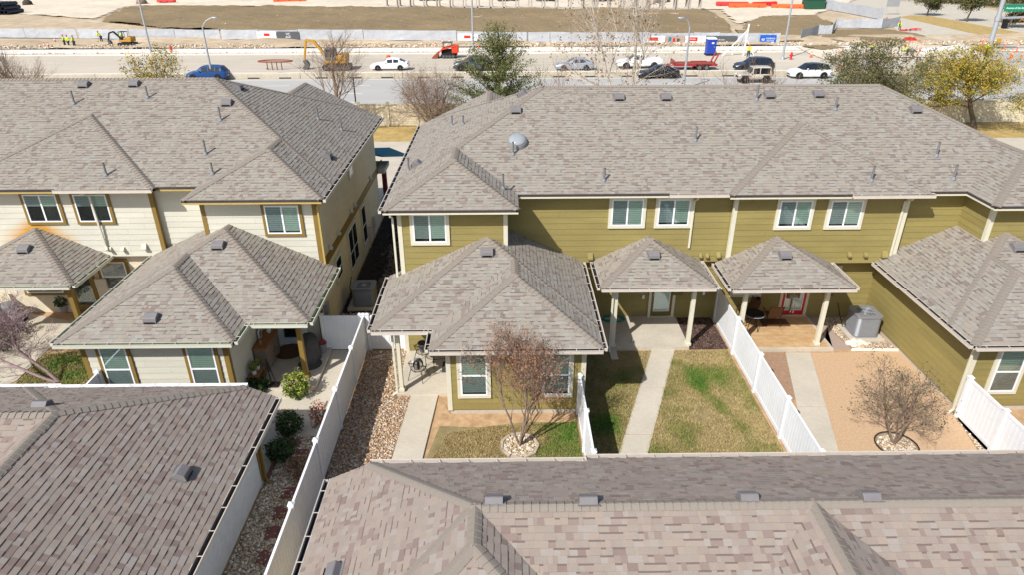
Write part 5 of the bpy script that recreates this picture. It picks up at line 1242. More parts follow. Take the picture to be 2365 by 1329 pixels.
for k in range(-9, 12):
    x0 = k*12.; mb = MB(); mb.extr([(82.3, 0), (82.36, .5), (82.40, .62), (82.72, .62), (82.76, .5), (82.8, 0)], (Vector((x0, 0, 0)), Y3, Z3, X3), .02, 11.98); s_ = mb.build('barrier_section', 'barrier', bar_root, bevel=.02); q_ = MB(); q_.box(x0+.02, x0+11.98, 82.38, 82.74, .622, .66); q_.build('coping', 'curb', s_)
    for dx in (2.5, 6.5, 10.2): mb = MB(); mb.box(x0+dx-.7, x0+dx+.7, 82.285, 82.32, .05, .16); mb.build('drain_slot', 'dark', s_)
sheet('kerb', rect(-160, 200, 102.6, 103.0), -.2, .12, 'curb')
sheet('sidewalk', rect(-160, 62, 104.9, 108.6), -.2, .10, 'curb')
# a terrain sheet with uneven height
def terrain(name, poly, z0, amp, mat, seed, nx=60, ny=24, slope=None):
    A = np.array(poly); lo, hi = A.min(0), A.max(0); gx = np.linspace(lo[0], hi[0], nx); gy = np.linspace(lo[1], hi[1], ny); X, Y = np.meshgrid(gx, gy)
    fx, fy = X.ravel(), Y.ravel(); Z = z0+amp*(vnoise(fx, fy, .18, seed)+.5*vnoise(fx, fy, .5, seed+1)-.5)
    if slope is not None: Z = Z+slope(fx, fy)
    keep = in_poly(fx, fy, poly); F = []; idx = lambda i, j: i*nx+j
    for i in range(ny-1):
        for j in range(nx-1):
            q = (idx(i, j), idx(i, j+1), idx(i+1, j+1), idx(i+1, j))
            if sum(keep[k] for k in q) >= 3: F.append(q)
    mb = MB(); mb.v = [tuple(p) for p in np.stack([fx, fy, Z], 1)]; mb.f = F; mb.a = [0.]*len(F); mb.m = [0]*len(F); return struct(mb.build(name, mat, smooth=True))
emb = gpoly([(235, 50), (250, 36), (300, 15), (600, 14), (900, 17), (1300, 20), (1640, 24), (1685, 55), (1690, 75), (1700, 95), (1560, 93), (1200, 91), (800, 88), (600, 76), (480, 70), (380, 66), (320, 60)])
terrain('embankment', emb, .12, .5, 'embank', 31, 300, 130)
terrain('embankment', gpoly([(1695, 68), (1760, 40), (1880, 38), (1925, 52), (1905, 75), (1850, 100), (1720, 98)]), .12, .5, 'embank', 32, 130, 90)
terrain('embankment', gpoly([(1850, 110), (1930, 68), (2060, 68), (2140, 86), (2050, 98), (1900, 118)]), .08, .3, 'embank', 33, 110, 60)
terrain('rubble_ground', [(-150, 108.7), (90, 108.7), (90, 122), (-150, 122)], .05, .5, 'dirt', 34, 200, 20)
terrain('pale_ground', gpoly([(-200, -8), (-200, 14), (220, 45), (300, 13), (1660, 22), (1700, 60), (1780, 36), (1880, 36), (2000, -8)]), .05, .3, 'pale_soil', 35, 240, 120)
terrain('pale_ground', gpoly([(1840, 112), (2000, 92), (2140, 92), (2210, 118), (2160, 132), (1900, 138)]), .06, .15, 'pale_soil', 36, 110, 60)
# side street at the upper right
sheet('side_street', gpoly([(1870, -6), (1930, 12), (2010, 34), (2062, 60), (2082, 82), (2150, 92), (2230, 112), (2370, 176), (2600, 260), (2900, 260), (2700, 130), (2365, 60), (2150, 8), (2130, -6)]), -.2, .03, 'concrete')
sheet('grass_island', gpoly([(2080, 40), (2100, 36), (2150, 38), (2365, 78), (2500, 108), (2500, 128), (2365, 98), (2250, 78)]), -.1, .12, 'dry_grass')
sheet('far_street', gpoly([(2150, 8), (2365, 60), (2600, 115), (2600, 80), (2365, 40), (2220, 6)]), -.2, .05, 'concrete')
sheet('asphalt_patch', gpoly([(2190, 80), (2270, 85), (2365, 120), (2500, 170), (2500, 240), (2365, 165), (2280, 118)]), -.2, .036, 'asphalt')
c0 = gpoly([(2100, 118), (2215, 104), (2245, 112), (2265, 130), (2200, 137)]); sheet('sidewalk_corner', c0, -.1, .14, 'curb')
# rubble lumps
g = np.random.default_rng(77)
def rubble(name, n, boxx, boxy, size, mat, seed, label, z=.15):
    x = [(boxx[0], boxy[0]), (boxx[1], boxy[0]), (boxx[1], boxy[1]), (boxx[0], boxy[1])]; return tag(pebbles(name, x, n, size, z, mat, seed), label, 'rubble')
rubble('rubble', 4500, (-90, 90), (108.6, 113), .13, 'pebble_pale', 41, 'broken pale rock rubble behind the far sidewalk')
rubble('rubble', 900, (-90, 60), (103.3, 104.8), .08, 'pebble_pale', 42, 'strip of rock rubble between the far kerb and sidewalk', .05)
rubble('clods', 700, (-75, 50), (122, 180), .07, 'pebble_pale', 43, 'pale stones scattered over the brown embankment', .3)
# ---- precast wall behind the dry verge
wl = thing('precast_wall', (0, 58.45, 0), 'tan precast concrete panel wall behind the dry grass verge', 'wall')
pm = MB(); pm.box(-.12, .12, -.11, .11, 0, 1.98); pm.box(-.15, .15, -.13, .13, 1.98, 2.06); pmesh = pm.mesh('post', 'wall_tan')
bm_ = MB(); bm_.extr([(-.05, .0), (.03, .0), (.05, .05), (.05, .32), (.03, .36), (-.05, .36)], (Vector(), NY, Z3, X3), .12, 2.38); bmesh_ = bm_.mesh('board', 'wall_tan')
cm_ = MB(); cm_.box(.12, 2.38, -.08, .08, 1.82, 1.9); cmesh_ = cm_.mesh('coping', 'wall_tan')
for k in range(-18, 29):
    x = k*2.5; inst('post', pmesh, wl, (x, 58.45, 0)); inst('coping', cmesh_, wl, (x, 58.45, 0))
    for j in range(5): inst('board', bmesh_, wl, (x, 58.45, .02+j*.36))
# ---- silt fence
sf = gpoly([(-60, 87), (60, 88), (180, 89), (300, 91), (405, 90), (510, 91), (600, 91.5), (690, 92), (840, 93), (1055, 95), (1270, 98), (1400, 99), (1500, 99.5), (1600, 99.5), (1660, 100), (1750, 100), (1800, 100)])
root = thing('silt_fence', (sf[8][0], sf[8][1], 0), 'long grey fabric construction fence in front of the brown embankment', 'fence')
rf = random.Random(4)
def fabric(root, a, b, h, mat, seed, z=.1, sag=.06, n=10):
    q = random.Random(seed); mb = MB(); a = Vector((a[0], a[1], 0)); b = Vector((b[0], b[1], 0)); d = (b-a); Nn = d.normalized().cross(Z3); V = []
    for i in range(n+1):
        t = i/n
        for j in range(4):
            s = j/3; V.append(a+d*t+Nn*(q.uniform(-.025, .025))+Z3*(z+h*s-(sag*math.sin(math.pi*t)*s)+q.uniform(-.02, .02)))
    mb.add(V, [(i*4+j, (i+1)*4+j, (i+1)*4+j+1, i*4+j+1) for i in range(n) for j in range(3)]); m_ = mb.build('fabric_panel', mat, root)
    md = m_.modifiers.new('Solidify', 'SOLIDIFY'); md.thickness = .01; return m_
for k, (a, b) in enumerate(zip(sf[:-1], sf[1:])):
    mb = MB(); mb.tube([(a[0], a[1], 0), (a[0]+rf.uniform(-.1, .1), a[1], 1.75)], .03, 5); mb.build('stake', 'galv', root)
    if k in (2, 5): a = lerp2(a, b, .03)
    fabric(root, lerp2(a, b, .005), lerp2(a, b, .995), 1.55+rf.uniform(-.08, .08), 'fabric_grey', k)
def fence2(pxs, h, label, mat='fabric_grey'):
    pts = gpoly(pxs); r = thing('silt_fence', (pts[0][0], pts[0][1], 0), label, 'fence')
    for k, (a, b) in enumerate(zip(pts[:-1], pts[1:])):
        mb = MB(); mb.tube([(a[0], a[1], 0), (a[0], a[1], h+.15)], .03, 5); mb.build('stake', 'galv', r); fabric(r, a, b, h, mat, 20+k, sag=.2)
    mb = MB(); mb.tube([(b[0], b[1], 0), (b[0], b[1], h+.15)], .03, 5); mb.build('stake', 'galv', r)
fence2([(1848, 92), (1888, 80), (1920, 80), (1928, 66)], 1.6, 'sagging grey silt fence turning the corner of the dirt mound')
fence2([(1928, 65), (1985, 65), (2035, 66), (2075, 60)], 1.7, 'grey fabric fence carrying a white sign beside the side street')
fence2([(1862, 8), (1890, 18), (1920, 24), (1960, 31), (1995, 38), (2036, 46)], 2.2, 'tall grey screen fence along the side street')
# ---- banners
def text(parent, s, F, size, mat, align='CENTER'):
    cu = bpy.data.curves.new('lettering', 'FONT'); cu.body = s; cu.size = size; cu.align_x = align; cu.align_y = 'CENTER'; cu.extrude = .004; cu.offset = .004
    o = bpy.data.objects.new('lettering', cu); dg = bpy.context.evaluated_depsgraph_get(); col.objects.link(o)
    me = bpy.data.meshes.new_from_object(o.evaluated_get(bpy.context.evaluated_depsgraph_get())); bpy.data.objects.remove(o)
    O, X, Y, Z = F; T = Matrix(((X.x, Y.x, Z.x, O.x), (X.y, Y.y, Z.y, O.y), (X.z, Y.z, Z.z, O.z), (0, 0, 0, 1))); me.transform(T); off = ORG[parent.name]; me.transform(Matrix.Translation(-off)); me.materials.clear(); me.materials.append(MATS[mat])
    n = bpy.data.objects.new('lettering', me); col.objects.link(n); n.parent = parent; ORG[n.name] = off
    return n
def banner(px0, px1, pyb, pyt, mat, label, lines=(), tmat='banner_white', extra=None):
    a, b = G(px0, pyb), G(px1, pyb)
    if pyb > 70:          # hangs on the long silt fence: take the fence's own line
        fy = lambda x: float(np.interp(x, [p_[0] for p_ in sf], [p_[1] for p_ in sf]))-.12
        a = Vector((a.x, fy(a.x), 0)); b = Vector((b.x, fy(b.x), 0))
    else: a = Vector((a.x, a.y-.4, 0)); b = Vector((b.x, b.y-.4, 0))
    d = (b-a); L = d.length; d.normalize(); t = un(px0, pyt, y=a.y); h = t.z
    mb = MB(); F = (a, d, Z3, d.cross(Z3)); mb.fbox(F, 0, L, .15, h, 0, .02); o = tag(mb.build('banner', mat), label, 'banner', None)
    for s, x, z, sz, tm in lines: text(o, s, (a+d*L*x+Z3*h*z+F[3]*.028, d, Z3, F[3]), sz*h, tm)
    if extra: 
        for x0, x1, z0, z1, m2 in extra: q = MB(); q.fbox(F, L*x0, L*x1, h*z0, h*z1, .02, .026); q.build('print', m2, o)
    return o
banner(597, 642, 91, 72, 'banner_white', 'white banner with a red block next to the dark VC MGMT banner', extra=[(.36, .66, .45, .78, 'red')])
banner(643, 694, 91.5, 72, 'banner_grey', 'dark grey banner with white VC MGMT lettering', [('VC', .5, .68, .42, 'banner_white'), ('MGMT', .5, .34, .24, 'banner_white')])
banner(1058, 1105, 95.5, 77, 'banner_white', 'white banner with a red block beside the evergreen tree', extra=[(.3, .62, .42, .78, 'red')])
banner(1492, 1535, 99.5, 82, 'banner_white', 'white banner with a red block left of the picture banner', [('Specialties', .4, .6, .2, 'banner_white')] if False else (), extra=[(.1, .62, .35, .8, 'red')])
banner(1536, 1580, 99.5, 82, 'banner_photo', 'banner printed with a blurred outdoor photograph', extra=[(.15, .3, .2, .8, 'leaf_green' if False else 'teal'), (.38, .5, .2, .7, 'red'), (.6, .72, .2, .65, 'jeans')])
banner(1581, 1628, 99.5, 82, 'banner_white', 'white banner with a large red lettered block beside the portable toilet', [('Carolyn', .36, .58, .26, 'banner_white')], extra=[(.12, .6, .3, .82, 'red')])
banner(1629, 1700, 99.8, 82, 'banner_grey', 'dark picture banner behind the blue portable toilet', [('Life Center', .5, .5, .2, 'banner_white')])
banner(1750, 1787, 99, 80, 'banner_blue', 'bright blue CADENCE McSHANE banner on the silt fence', [('40', .2, .45, .42, 'banner_white'), ('CADENCE', .66, .58, .24, 'banner_white'), ('McSHANE', .66, .32, .2, 'banner_white')])
banner(1973, 1995, 62, 45, 'banner_white', 'small white sign with red STA letters on the grey fence', [('STA', .5, .55, .5, 'red')])
# ---- street lamps and signal
def street_lamp(base, h, label, arm=2.2, side=1, lean=0., two=False):
    b = Vector(base); root = thing('street_lamp', b, label, 'street lamp', None); mb = MB(); mb.tube([b, b+Z3*h], [.16, .08], 10); mb.lathe([(.28, 0), (.28, .1), (.2, .35)], b, 10); mb.build('pole', 'galv', root, smooth=40)
    if arm:
        e = b+Vector((side*arm, 0, h+.9)); mb = MB(); mb.tube([b+Z3*(h-.1), b+Vector((side*arm*.4, 0, h+.55)), e], [.06, .05, .045], 8); mb.build('arm', 'galv', root, smooth=40)
        mb = MB(); mb.ball(e+Vector((side*.35, 0, 0)), (.45, .18, .1), 10, 6); lh = mb.build('lamp_head', 'galv', root, smooth=True); mb = MB(); mb.ball(e+Vector((side*.38, 0, -.07)), (.28, .13, .07), 10, 6); mb.build('lens', 'lamp_lens', lh, smooth=True)
b = G(349, 121); street_lamp(b, 16, 'tall steel street lamp behind the far kerb near the mini excavator', arm=2.5)
b = un(1807, 137, z=0); street_lamp(b, 13, 'tall steel street lamp behind the far kerb right of the braced white post', arm=2.5, side=-1)
b = un(1093, 118, z=0); street_lamp(b, 16, 'tall thin street lamp behind the evergreen tree', arm=2.5)
b = un(492, 186, z=0); t = un(470, 60, y=b.y); street_lamp((b.x, b.y, 0), t.z, 'street lamp with raised arm behind the blue car', arm=1.2, side=1)
b = un(1578, 205, z=0); t = un(1590, 62, y=b.y); street_lamp((b.x, b.y, 0), t.z, 'slim street lamp in front of the red trailer', arm=.6, side=-1)
b = un(1995, 262, z=0); t = un(1985, 172, y=b.y); street_lamp((b.x, b.y, 0), t.z, 'low street lamp showing over the olive roof ridge', arm=.7, side=-1)
# signpost behind the wall
b = un(822, 240, y=62); mb = MB(); mb.tube([(b.x, 62, 0), (b.x, 62, un(815, 178, y=62).z)], .06, 8); mb.lathe([(.1, 0), (.1, .05), (.07, .15)], (b.x, 62, 0), 8); tag(mb.build('sign_post', 'black_metal'), 'thin dark steel post behind the tan wall', 'post')
b = G(2282, 118); root = thing('traffic_signal', b, 'grey traffic signal pole with mast arm and green street sign', 'traffic signal')
tp = un(2312, 0, y=b.y); mb = MB(); mb.tube([b, b+Z3*(tp.z+4)], [.36, .28], 14); mb.lathe([(.5, 0), (.5, .15), (.38, .5)], b, 14); mb.build('pole', 'galv', root, smooth=40)
az = un(2300, 42, y=b.y).z; mb = MB(); mb.tube([b+Z3*az, b+Vector((14, 0, az+.5))], [.2, .14], 10); mb.lathe([(.42, -.3), (.42, .3)], b+Z3*az, 12); mb.build('mast_arm', 'galv', root, smooth=40)
sa, sb = un(2318, 26, y=b.y-.5), un(2352, 12, y=b.y-.5); mb = MB(); mb.box(sa.x, sb.x+1.2, b.y-.52, b.y-.48, sa.z, sb.z+.1); s_ = mb.build('street_sign', 'sign_green', root); mb = MB(); mb.tube([(b.x, b.y, sb.z+.15), (sb.x+1.2, b.y-.45, sb.z+.15)], .03, 6); mb.build('sign_bracket', 'galv', root)
text(s_, 'Avenue of the Stars', (Vector(((sa.x+sb.x+1.2)/2+.15, b.y-.525, (sa.z+sb.z)/2+.05)), X3, Z3, NY), .36, 'banner_white')
mb = MB(); c = un(2300, 92, y=b.y-.5); mb.box(c.x+.3, c.x+.75, b.y-.6, b.y-.3, c.z-.35, c.z+.2); mb.build('pedestrian_signal', 'machine_yellow', root, bevel=.03)
mb = MB(); c = un(2312, 55, y=b.y); mb.box(c.x+.3, c.x+.75, b.y-.4, b.y+.3, c.z-.6, c.z+.6); mb.build('signal_cabinet', 'dark', root, bevel=.03)
# ---- vehicles
def wheel(root, x, y, r, wd=.22):
    o = MB(); o.lathe([(r*.68, -wd/2), (r*.96, -wd/2), (r, -wd*.3), (r, wd*.3), (r*.96, wd/2), (r*.68, wd/2)], (x, y, r), 18, axis='y'); w_ = o.build('wheel', 'rubber', root, smooth=50)
    s = -1 if y < 0 else 1; m = MB(); m.lathe([(r*.7, 0), (r*.66, s*.02), (r*.2, s*.035), (.02, s*.04)], (x, y+s*(wd/2-.02), r), 14, axis='y'); m.build('rim', 'rim', w_, smooth=40)
    m = MB()
    for k in range(5): t = k*1.2566; m.add([(x+r*.2*math.cos(t-.5), y+s*(wd/2+.022), r+r*.2*math.sin(t-.5)), (x+r*.62*math.cos(t-.22), y+s*(wd/2+.006), r+r*.62*math.sin(t-.22)), (x+r*.62*math.cos(t+.22), y+s*(wd/2+.006), r+r*.62*math.sin(t+.22))], [(0, 1, 2)])
    m.build('spoke_gap', 'dark', w_)
def loft(mb, st, m=0, close=True):
    n = len(st[0]); V = [p for s in st for p in s]; F = [(i*n+j, (i+1)*n+j, (i+1)*n+(j+1) % n, i*n+(j+1) % n) for i in range(len(st)-1) for j in range(n)]
    if close: F += [tuple(range(n)), tuple((len(st)-1)*n+j for j in range(n-1, -1, -1))]
    mb.add(V, F, 0., m)
CARS = {
 'sedan': dict(L=4.85, body=[(-2.42, .50, .60, .34), (-2.36, .62, .78, .24), (-2.0, .74, .88, .20), (-1.3, .84, .90, .19), (-.9, .90, .91, .19), (.9, .95, .91, .19), (1.7, 1.0, .89, .2), (2.25, .98, .84, .26), (2.40, .84, .76, .34)],
     gh=[(-1.0, .90, .92, .80, .76), (-.30, .93, 1.36, .83, .66), (-.22, .93, 1.39, .83, .65), (.45, .94, 1.44, .83, .64), (.55, .94, 1.44, .83, .64), (1.2, .97, 1.36, .82, .64), (1.32, .98, 1.32, .82, .64), (1.95, .99, 1.02, .76, .66)], seg='gpgpgpg', r=.33, wb=1.40),
 'suv': dict(L=4.75, body=[(-2.37, .55, .62, .36), (-2.3, .74, .80, .28), (-1.95, .92, .90, .25), (-1.2, 1.02, .93, .24), (1.2, 1.06, .93, .24), (2.0, 1.08, .91, .26), (2.3, 1.05, .86, .32), (2.37, .8, .8, .4)],
     gh=[(-1.15, 1.02, 1.04, .84, .80), (-.45, 1.04, 1.56, .86, .70), (-.36, 1.04, 1.60, .86, .69), (.35, 1.05, 1.66, .86, .68), (.45, 1.05, 1.66, .86, .68), (1.15, 1.06, 1.63, .86, .68), (1.25, 1.06, 1.62, .86, .68), (1.75, 1.07, 1.56, .85, .67), (1.85, 1.07, 1.54, .85, .67), (2.2, 1.07, 1.10, .80, .70)], seg='gpgpgpgpg', r=.37, wb=1.42),
 'pickup': dict(L=5.6, body=[(-2.8, .60, .70, .42), (-2.72, .85, .88, .36), (-2.3, 1.0, .95, .33), (-1.5, 1.08, .97, .32), (.55, 1.10, .97, .32), (.6, 1.12, .97, .34), (2.7, 1.14, .96, .40), (2.8, 1.0, .92, .5)],
     gh=[(-1.35, 1.08, 1.10, .84, .80), (-.75, 1.09, 1.66, .86, .70), (-.66, 1.09, 1.70, .86, .70), (-.1, 1.10, 1.76, .86, .69), (0, 1.10, 1.76, .86, .69), (.5, 1.10, 1.72, .86, .69), (.58, 1.1, 1.68, .86, .69), (.78, 1.10, 1.14, .84, .74)], seg='gpgpgpg', r=.40, wb=1.75, bed=(.95, 2.65)),
 'jeep': dict(L=3.9, body=[(-1.9, .75, .62, .45), (-1.85, .95, .72, .45), (-.75, 1.02, .76, .45), (-.6, 1.06, .78, .45), (1.75, 1.06, .78, .45), (1.8, 1.0, .78, .5)],
     gh=[(-.62, 1.05, 1.08, .74, .72), (-.42, 1.06, 1.66, .76, .70), (-.34, 1.06, 1.72, .76, .70), (.35, 1.06, 1.76, .76, .70), (.45, 1.06, 1.76, .76, .70), (1.5, 1.06, 1.74, .76, .70), (1.62, 1.06, 1.73, .76, .70), (1.74, 1.06, 1.1, .76, .72)], seg='gpgpgpg', r=.42, wb=1.2, jeep=True)}
def car(kind, paint, loc, label, name='car', cat='car', rz=0, top=None, scale=1.):
    D = CARS[kind]; root = local(name, label, cat); mb = MB(); st = []
    for x, zt, w_, zb in D['body']:
        st.append([(x, -w_*.88, zb), (x, -w_*.98, zb+.12), (x, -w_, (zb+zt)*.52), (x, -w_*.97, zt-.10), (x, -w_*.86, zt), (x, 0, zt+.025), (x, w_*.86, zt), (x, w_*.97, zt-.10), (x, w_, (zb+zt)*.52), (x, w_*.98, zb+.12), (x, w_*.88, zb), (x, 0, zb)])
    loft(mb, st); body = mb.build('body', paint, root, smooth=35)
    gh = D['gh']; roof = MB(); rings = [[(x, -wb, z0), (x, -wt*1.03, z1-.09*min(1, (z1-z0)*3)), (x, -wt*.9, z1), (x, 0, z1+.02), (x, wt*.9, z1), (x, wt*1.03, z1-.09*min(1, (z1-z0)*3)), (x, wb, z0)] for x, z0, z1, wb, wt in gh]
    for k, s in enumerate(D['seg']):
        a, b = rings[k], rings[k+1]
        for j in range(6):
            quad = [a[j], b[j], b[j+1], a[j+1]]; side = j in (0, 5); front = k == 0 or k == len(D['seg'])-1
            if s == 'g' and (side or front):
                if front and side: roof.add(quad, [(0, 1, 2, 3)])
                elif not front:
                    g = MB(); g.add(quad, [(0, 1, 2, 3)]); g.build('side_window', 'car_glass_d', root)
            else: roof.add(quad, [(0, 1, 2, 3)])
        if s == 'g' and (k == 0 or k == len(D['seg'])-1):
            g = MB()
            for j in (1, 2, 3, 4): g.add([a[j], b[j], b[j+1], a[j+1]], [(0, 1, 2, 3)])
            g.build('windshield' if k == 0 else 'rear_window', 'car_glass_d', root)
    roof.build('roof', top or paint, root, smooth=30)
    for x in (-D['wb'], D['wb']):
        for s in (-1, 1):
            yy = s*(D['body'][3][2]-.10); wheel(root, x, yy, D['r'])
            a = MB(); a.lathe([(D['r']*1.14, -.02), (D['r']*1.14, .02)], (x, s*(D['body'][3][2]+.005), D['r']*1.02), 16, axis='y'); a.build('wheel_arch', 'dark', root)
    L2 = D['L']/2; zf = D['body'][1][1]
    for s in (-1, 1):
        m = MB(); m.ball((-L2+.16, s*.62, zf-.08), (.16, .2, .08), 10, 6); m.build('headlight', 'lamp_lens', root, smooth=True)
        m = MB(); m.ball((L2-.12, s*.66, D['body'][-2][1]-.14), (.1, .18, .1), 10, 6); m.build('taillight', 'tail_lens', root, smooth=True)
        m = MB(); x = gh[1][0]-.15; m.ball((x, s*(gh[1][3]+.14), gh[0][1]+.12), (.1, .1, .07), 8, 6); m.bar((x, s*gh[1][3]*.95, gh[0][1]+.06), (x, s*(gh[1][3]+.1), gh[0][1]+.1), .05); m.build('side_mirror', paint, root, smooth=40)
    m = MB(); m.box(-L2-.0, -L2+.1, -.4, .4, zf-.32, zf-.18); m.build('grille', 'dark', root)
    m = MB(); m.box(L2-.06, L2+.012, -.25, .25, .5, .62); m.build('number_plate', 'banner_white', root)
    if D.get('bed'):
        m = MB(); x0, x1 = D['bed']; m.box(x0, x1, -.78, .78, 1.05, 1.135); m.build('bed', 'machine_grey', root)
        for s in (-1, 1): m = MB(); m.box(x0-.1, x1+.1, s*.86-.06, s*.86+.06, 1.1, 1.2); m.build('bed_rail', paint, root, bevel=.02)
    if D.get('jeep'):
        m = MB(); m.lathe([(.2, -.1), (.38, -.1), (.4, 0), (.38, .1), (.2, .1)], (1.95, 0, 1.05), 16, axis='x'); m.build('spare_wheel', 'rubber', root, smooth=50)
        for s in (-1, 1):
            for x in (-1.2, 1.2): m = MB(); m.box(x-.5, x+.5, s*.78-.12, s*.78+.12, .9, .94); m.build('fender', paint, root, bevel=.03)
    return place(root, loc, rz, scale)
M('car_glass_d', (26, 32, 38), .08, .02, spec=.8)
def at(px, py): q = G(px, py); return (q.x, q.y, 0.)
def carat(px, py, *a, **k): q = G(px, py); return car(a[0], a[1], (q.x, q.y+.9, .0), *a[2:], **k)
carat(476, 187, 'suv', 'paint_blue', 'dark blue suv on the near road behind the cream roof')
carat(899, 163, 'sedan', 'paint_white', 'white sedan behind the barrier with an orange barrel beyond it')
carat(1092, 164, 'suv', 'paint_charcoal', 'charcoal grey suv half hidden by the evergreen tree', scale=1.05)
carat(1328, 163, 'sedan', 'paint_silver', 'silver sedan behind the barrier left of the bare sycamore')
carat(1478, 159, 'pickup', 'paint_white', 'white pickup truck towing the red trailer', name='pickup_truck', cat='truck')
carat(1522, 182, 'sedan', 'paint_black', 'black sedan on the near road below the white pickup')
carat(1744, 166, 'suv', 'paint_navy', 'dark suv directly behind the sand coloured jeep')
carat(1745, 193, 'jeep', 'paint_sand', 'boxy sand coloured jeep on the near road', name='off_roader')
carat(1873, 182, 'suv', 'paint_white', 'white suv with black roof on the near road', top='paint_black')
# red equipment trailer
q = G(1607, 162); root = local('equipment_trailer', 'empty red flatbed trailer with raised ramps behind the white pickup', 'trailer'); mb = MB(); mb.box(-2.8, 2.6, -1.0, 1.0, .6, .72); mb.build('deck', 'rust', root)
for s in (-1, 1):
    mb = MB(); mb.box(-2.8, 2.6, s*1.02-.06, s*1.02+.06, .5, .78); mb.build('side_rail', 'trailer_red', root)
    mb = MB(); mb.tube([(2.2, s*.7, .75), (2.75, s*.7, 2.0)], .1, 4); mb.build('ramp', 'trailer_red', root)
    mb = MB(); mb.box(-.2, 1.8, s*1.1-.12, s*1.1+.12, .72, .84); mb.build('fender', 'trailer_red', root, bevel=.03)
    for x in (.35, 1.25): wheel(root, x, s*1.1, .36)
mb = MB(); mb.bar((-2.8, .6, .55), (-4.2, 0, .55), .1); mb.bar((-2.8, -.6, .55), (-4.2, 0, .55), .1); mb.build('drawbar', 'trailer_red', root)
mb = MB(); mb.box(-2.82, -2.74, -1, 1, .78, 1.2); mb.build('headboard', 'trailer_red', root); place(root, (q.x, q.y+1, 0))
# ---- machines
def track(root, x0, x1, y, h, wd):
    prof = [(x0+h*.5, 0), (x1-h*.5, 0), (x1-.1, h*.2), (x1, h*.55), (x1-h*.3, h), (x0+h*.3, h), (x0, h*.55), (x0+.1, h*.2)]; mb = MB(); mb.extr(prof, (Vector(), X3, Z3, -Y3), -y-wd/2, -y+wd/2); t_ = mb.build('track', 'rubber', root, bevel=.03)
    n = 4; w2 = MB()
    for k in range(n): w2.lathe([(h*.28, -wd/2-.02), (h*.28, wd/2+.02)], (x0+h*.6+(x1-x0-1.2*h)*k/(n-1), y, h*.42), 10, axis='y')
    w2.build('roller', 'machine_grey', t_)
def excavator(loc, rz, s, label, cab, boomc, mini=False):
    root = local('excavator', label, 'excavator'); track(root, -1.6, 1.6, -1.0, .75, .5); track(root, -1.6, 1.6, 1.0, .75, .5)
    mb = MB(); mb.box(-.8, .8, -.8, .8, .45, .85); mb.build('undercarriage', 'machine_grey', root)
    mb = MB(); mb.box(-1.2, 1.5, -1.15, 1.15, .9, 1.25); mb.box(.35, 1.55, -1.15, 1.15, 1.25, 1.9); mb.build('engine_house', cab, root, bevel=.08)
    if mini:
        mb = MB()
        for x, y in ((-.95, -.9), (.25, -.9), (-.95, .5), (.25, .5)): mb.bar((x, y, 1.25), (x, y, 2.9), .08)
        mb.box(-1.05, .4, -1.0, .6, 2.9, 2.98); mb.build('canopy', 'dark', root)
    else:
        mb = MB(); mb.box(-1.1, .3, -1.1, -.05, 1.25, 2.75); mb.build('cab', 'machine_grey', root, bevel=.1); mb = MB(); mb.box(-1.115, -1.08, -1.0, -.15, 1.6, 2.6); mb.box(-1.0, .15, -1.112, -1.08, 1.7, 2.6); mb.build('cab_window', 'car_glass_d', root)
    B = [(-1.0, .3, 1.3), (-2.6, .3, 3.4 if not mini else 2.9), (-3.6, .3, 3.6 if not mini else 2.6)]
    mb = MB(); mb.bar(B[0], B[1], .32, .42, upv=(0, 1, 0)); mb.bar(B[1], B[2], .3, .36, upv=(0, 1, 0)); mb.build('boom', boomc, root, bevel=.03)
    mb = MB(); e = (-4.1, .3, 1.1); mb.bar(B[2], e, .24, .3, upv=(0, 1, 0)); mb.build('dipper_arm', boomc, root, bevel=.03); mb = MB(); mb.bar((-1.2, .3, 1.2), (-2.0, .3, 2.1), .12); mb.build('ram', 'galv', root)
    mb = MB(); mb.extr([(-4.45, .15), (-3.7, .1), (-3.5, .6), (-3.8, 1.15), (-4.25, 1.1), (-4.05, .6)], (Vector(), X3, Z3, -Y3), -.7, .1); mb.build('bucket', 'machine_grey', root)
    if mini or True: mb = MB(); mb.box(1.6, 1.85, -1.1, 1.1, .15, .7); mb.build('blade', 'machine_grey', root)
    return place(root, loc, rz, s)
q = G(770, 166); excavator((q.x, q.y+2, 0), R(0), .98, 'yellow and grey excavator parked behind the bare tree', 'machine_yellow', 'machine_yellow')
q = G(288, 107); excavator((q.x, q.y+1, 0), 0, .72, 'black and yellow mini excavator with a canopy beside the silt fence', 'machine_yellow', 'dark', True)
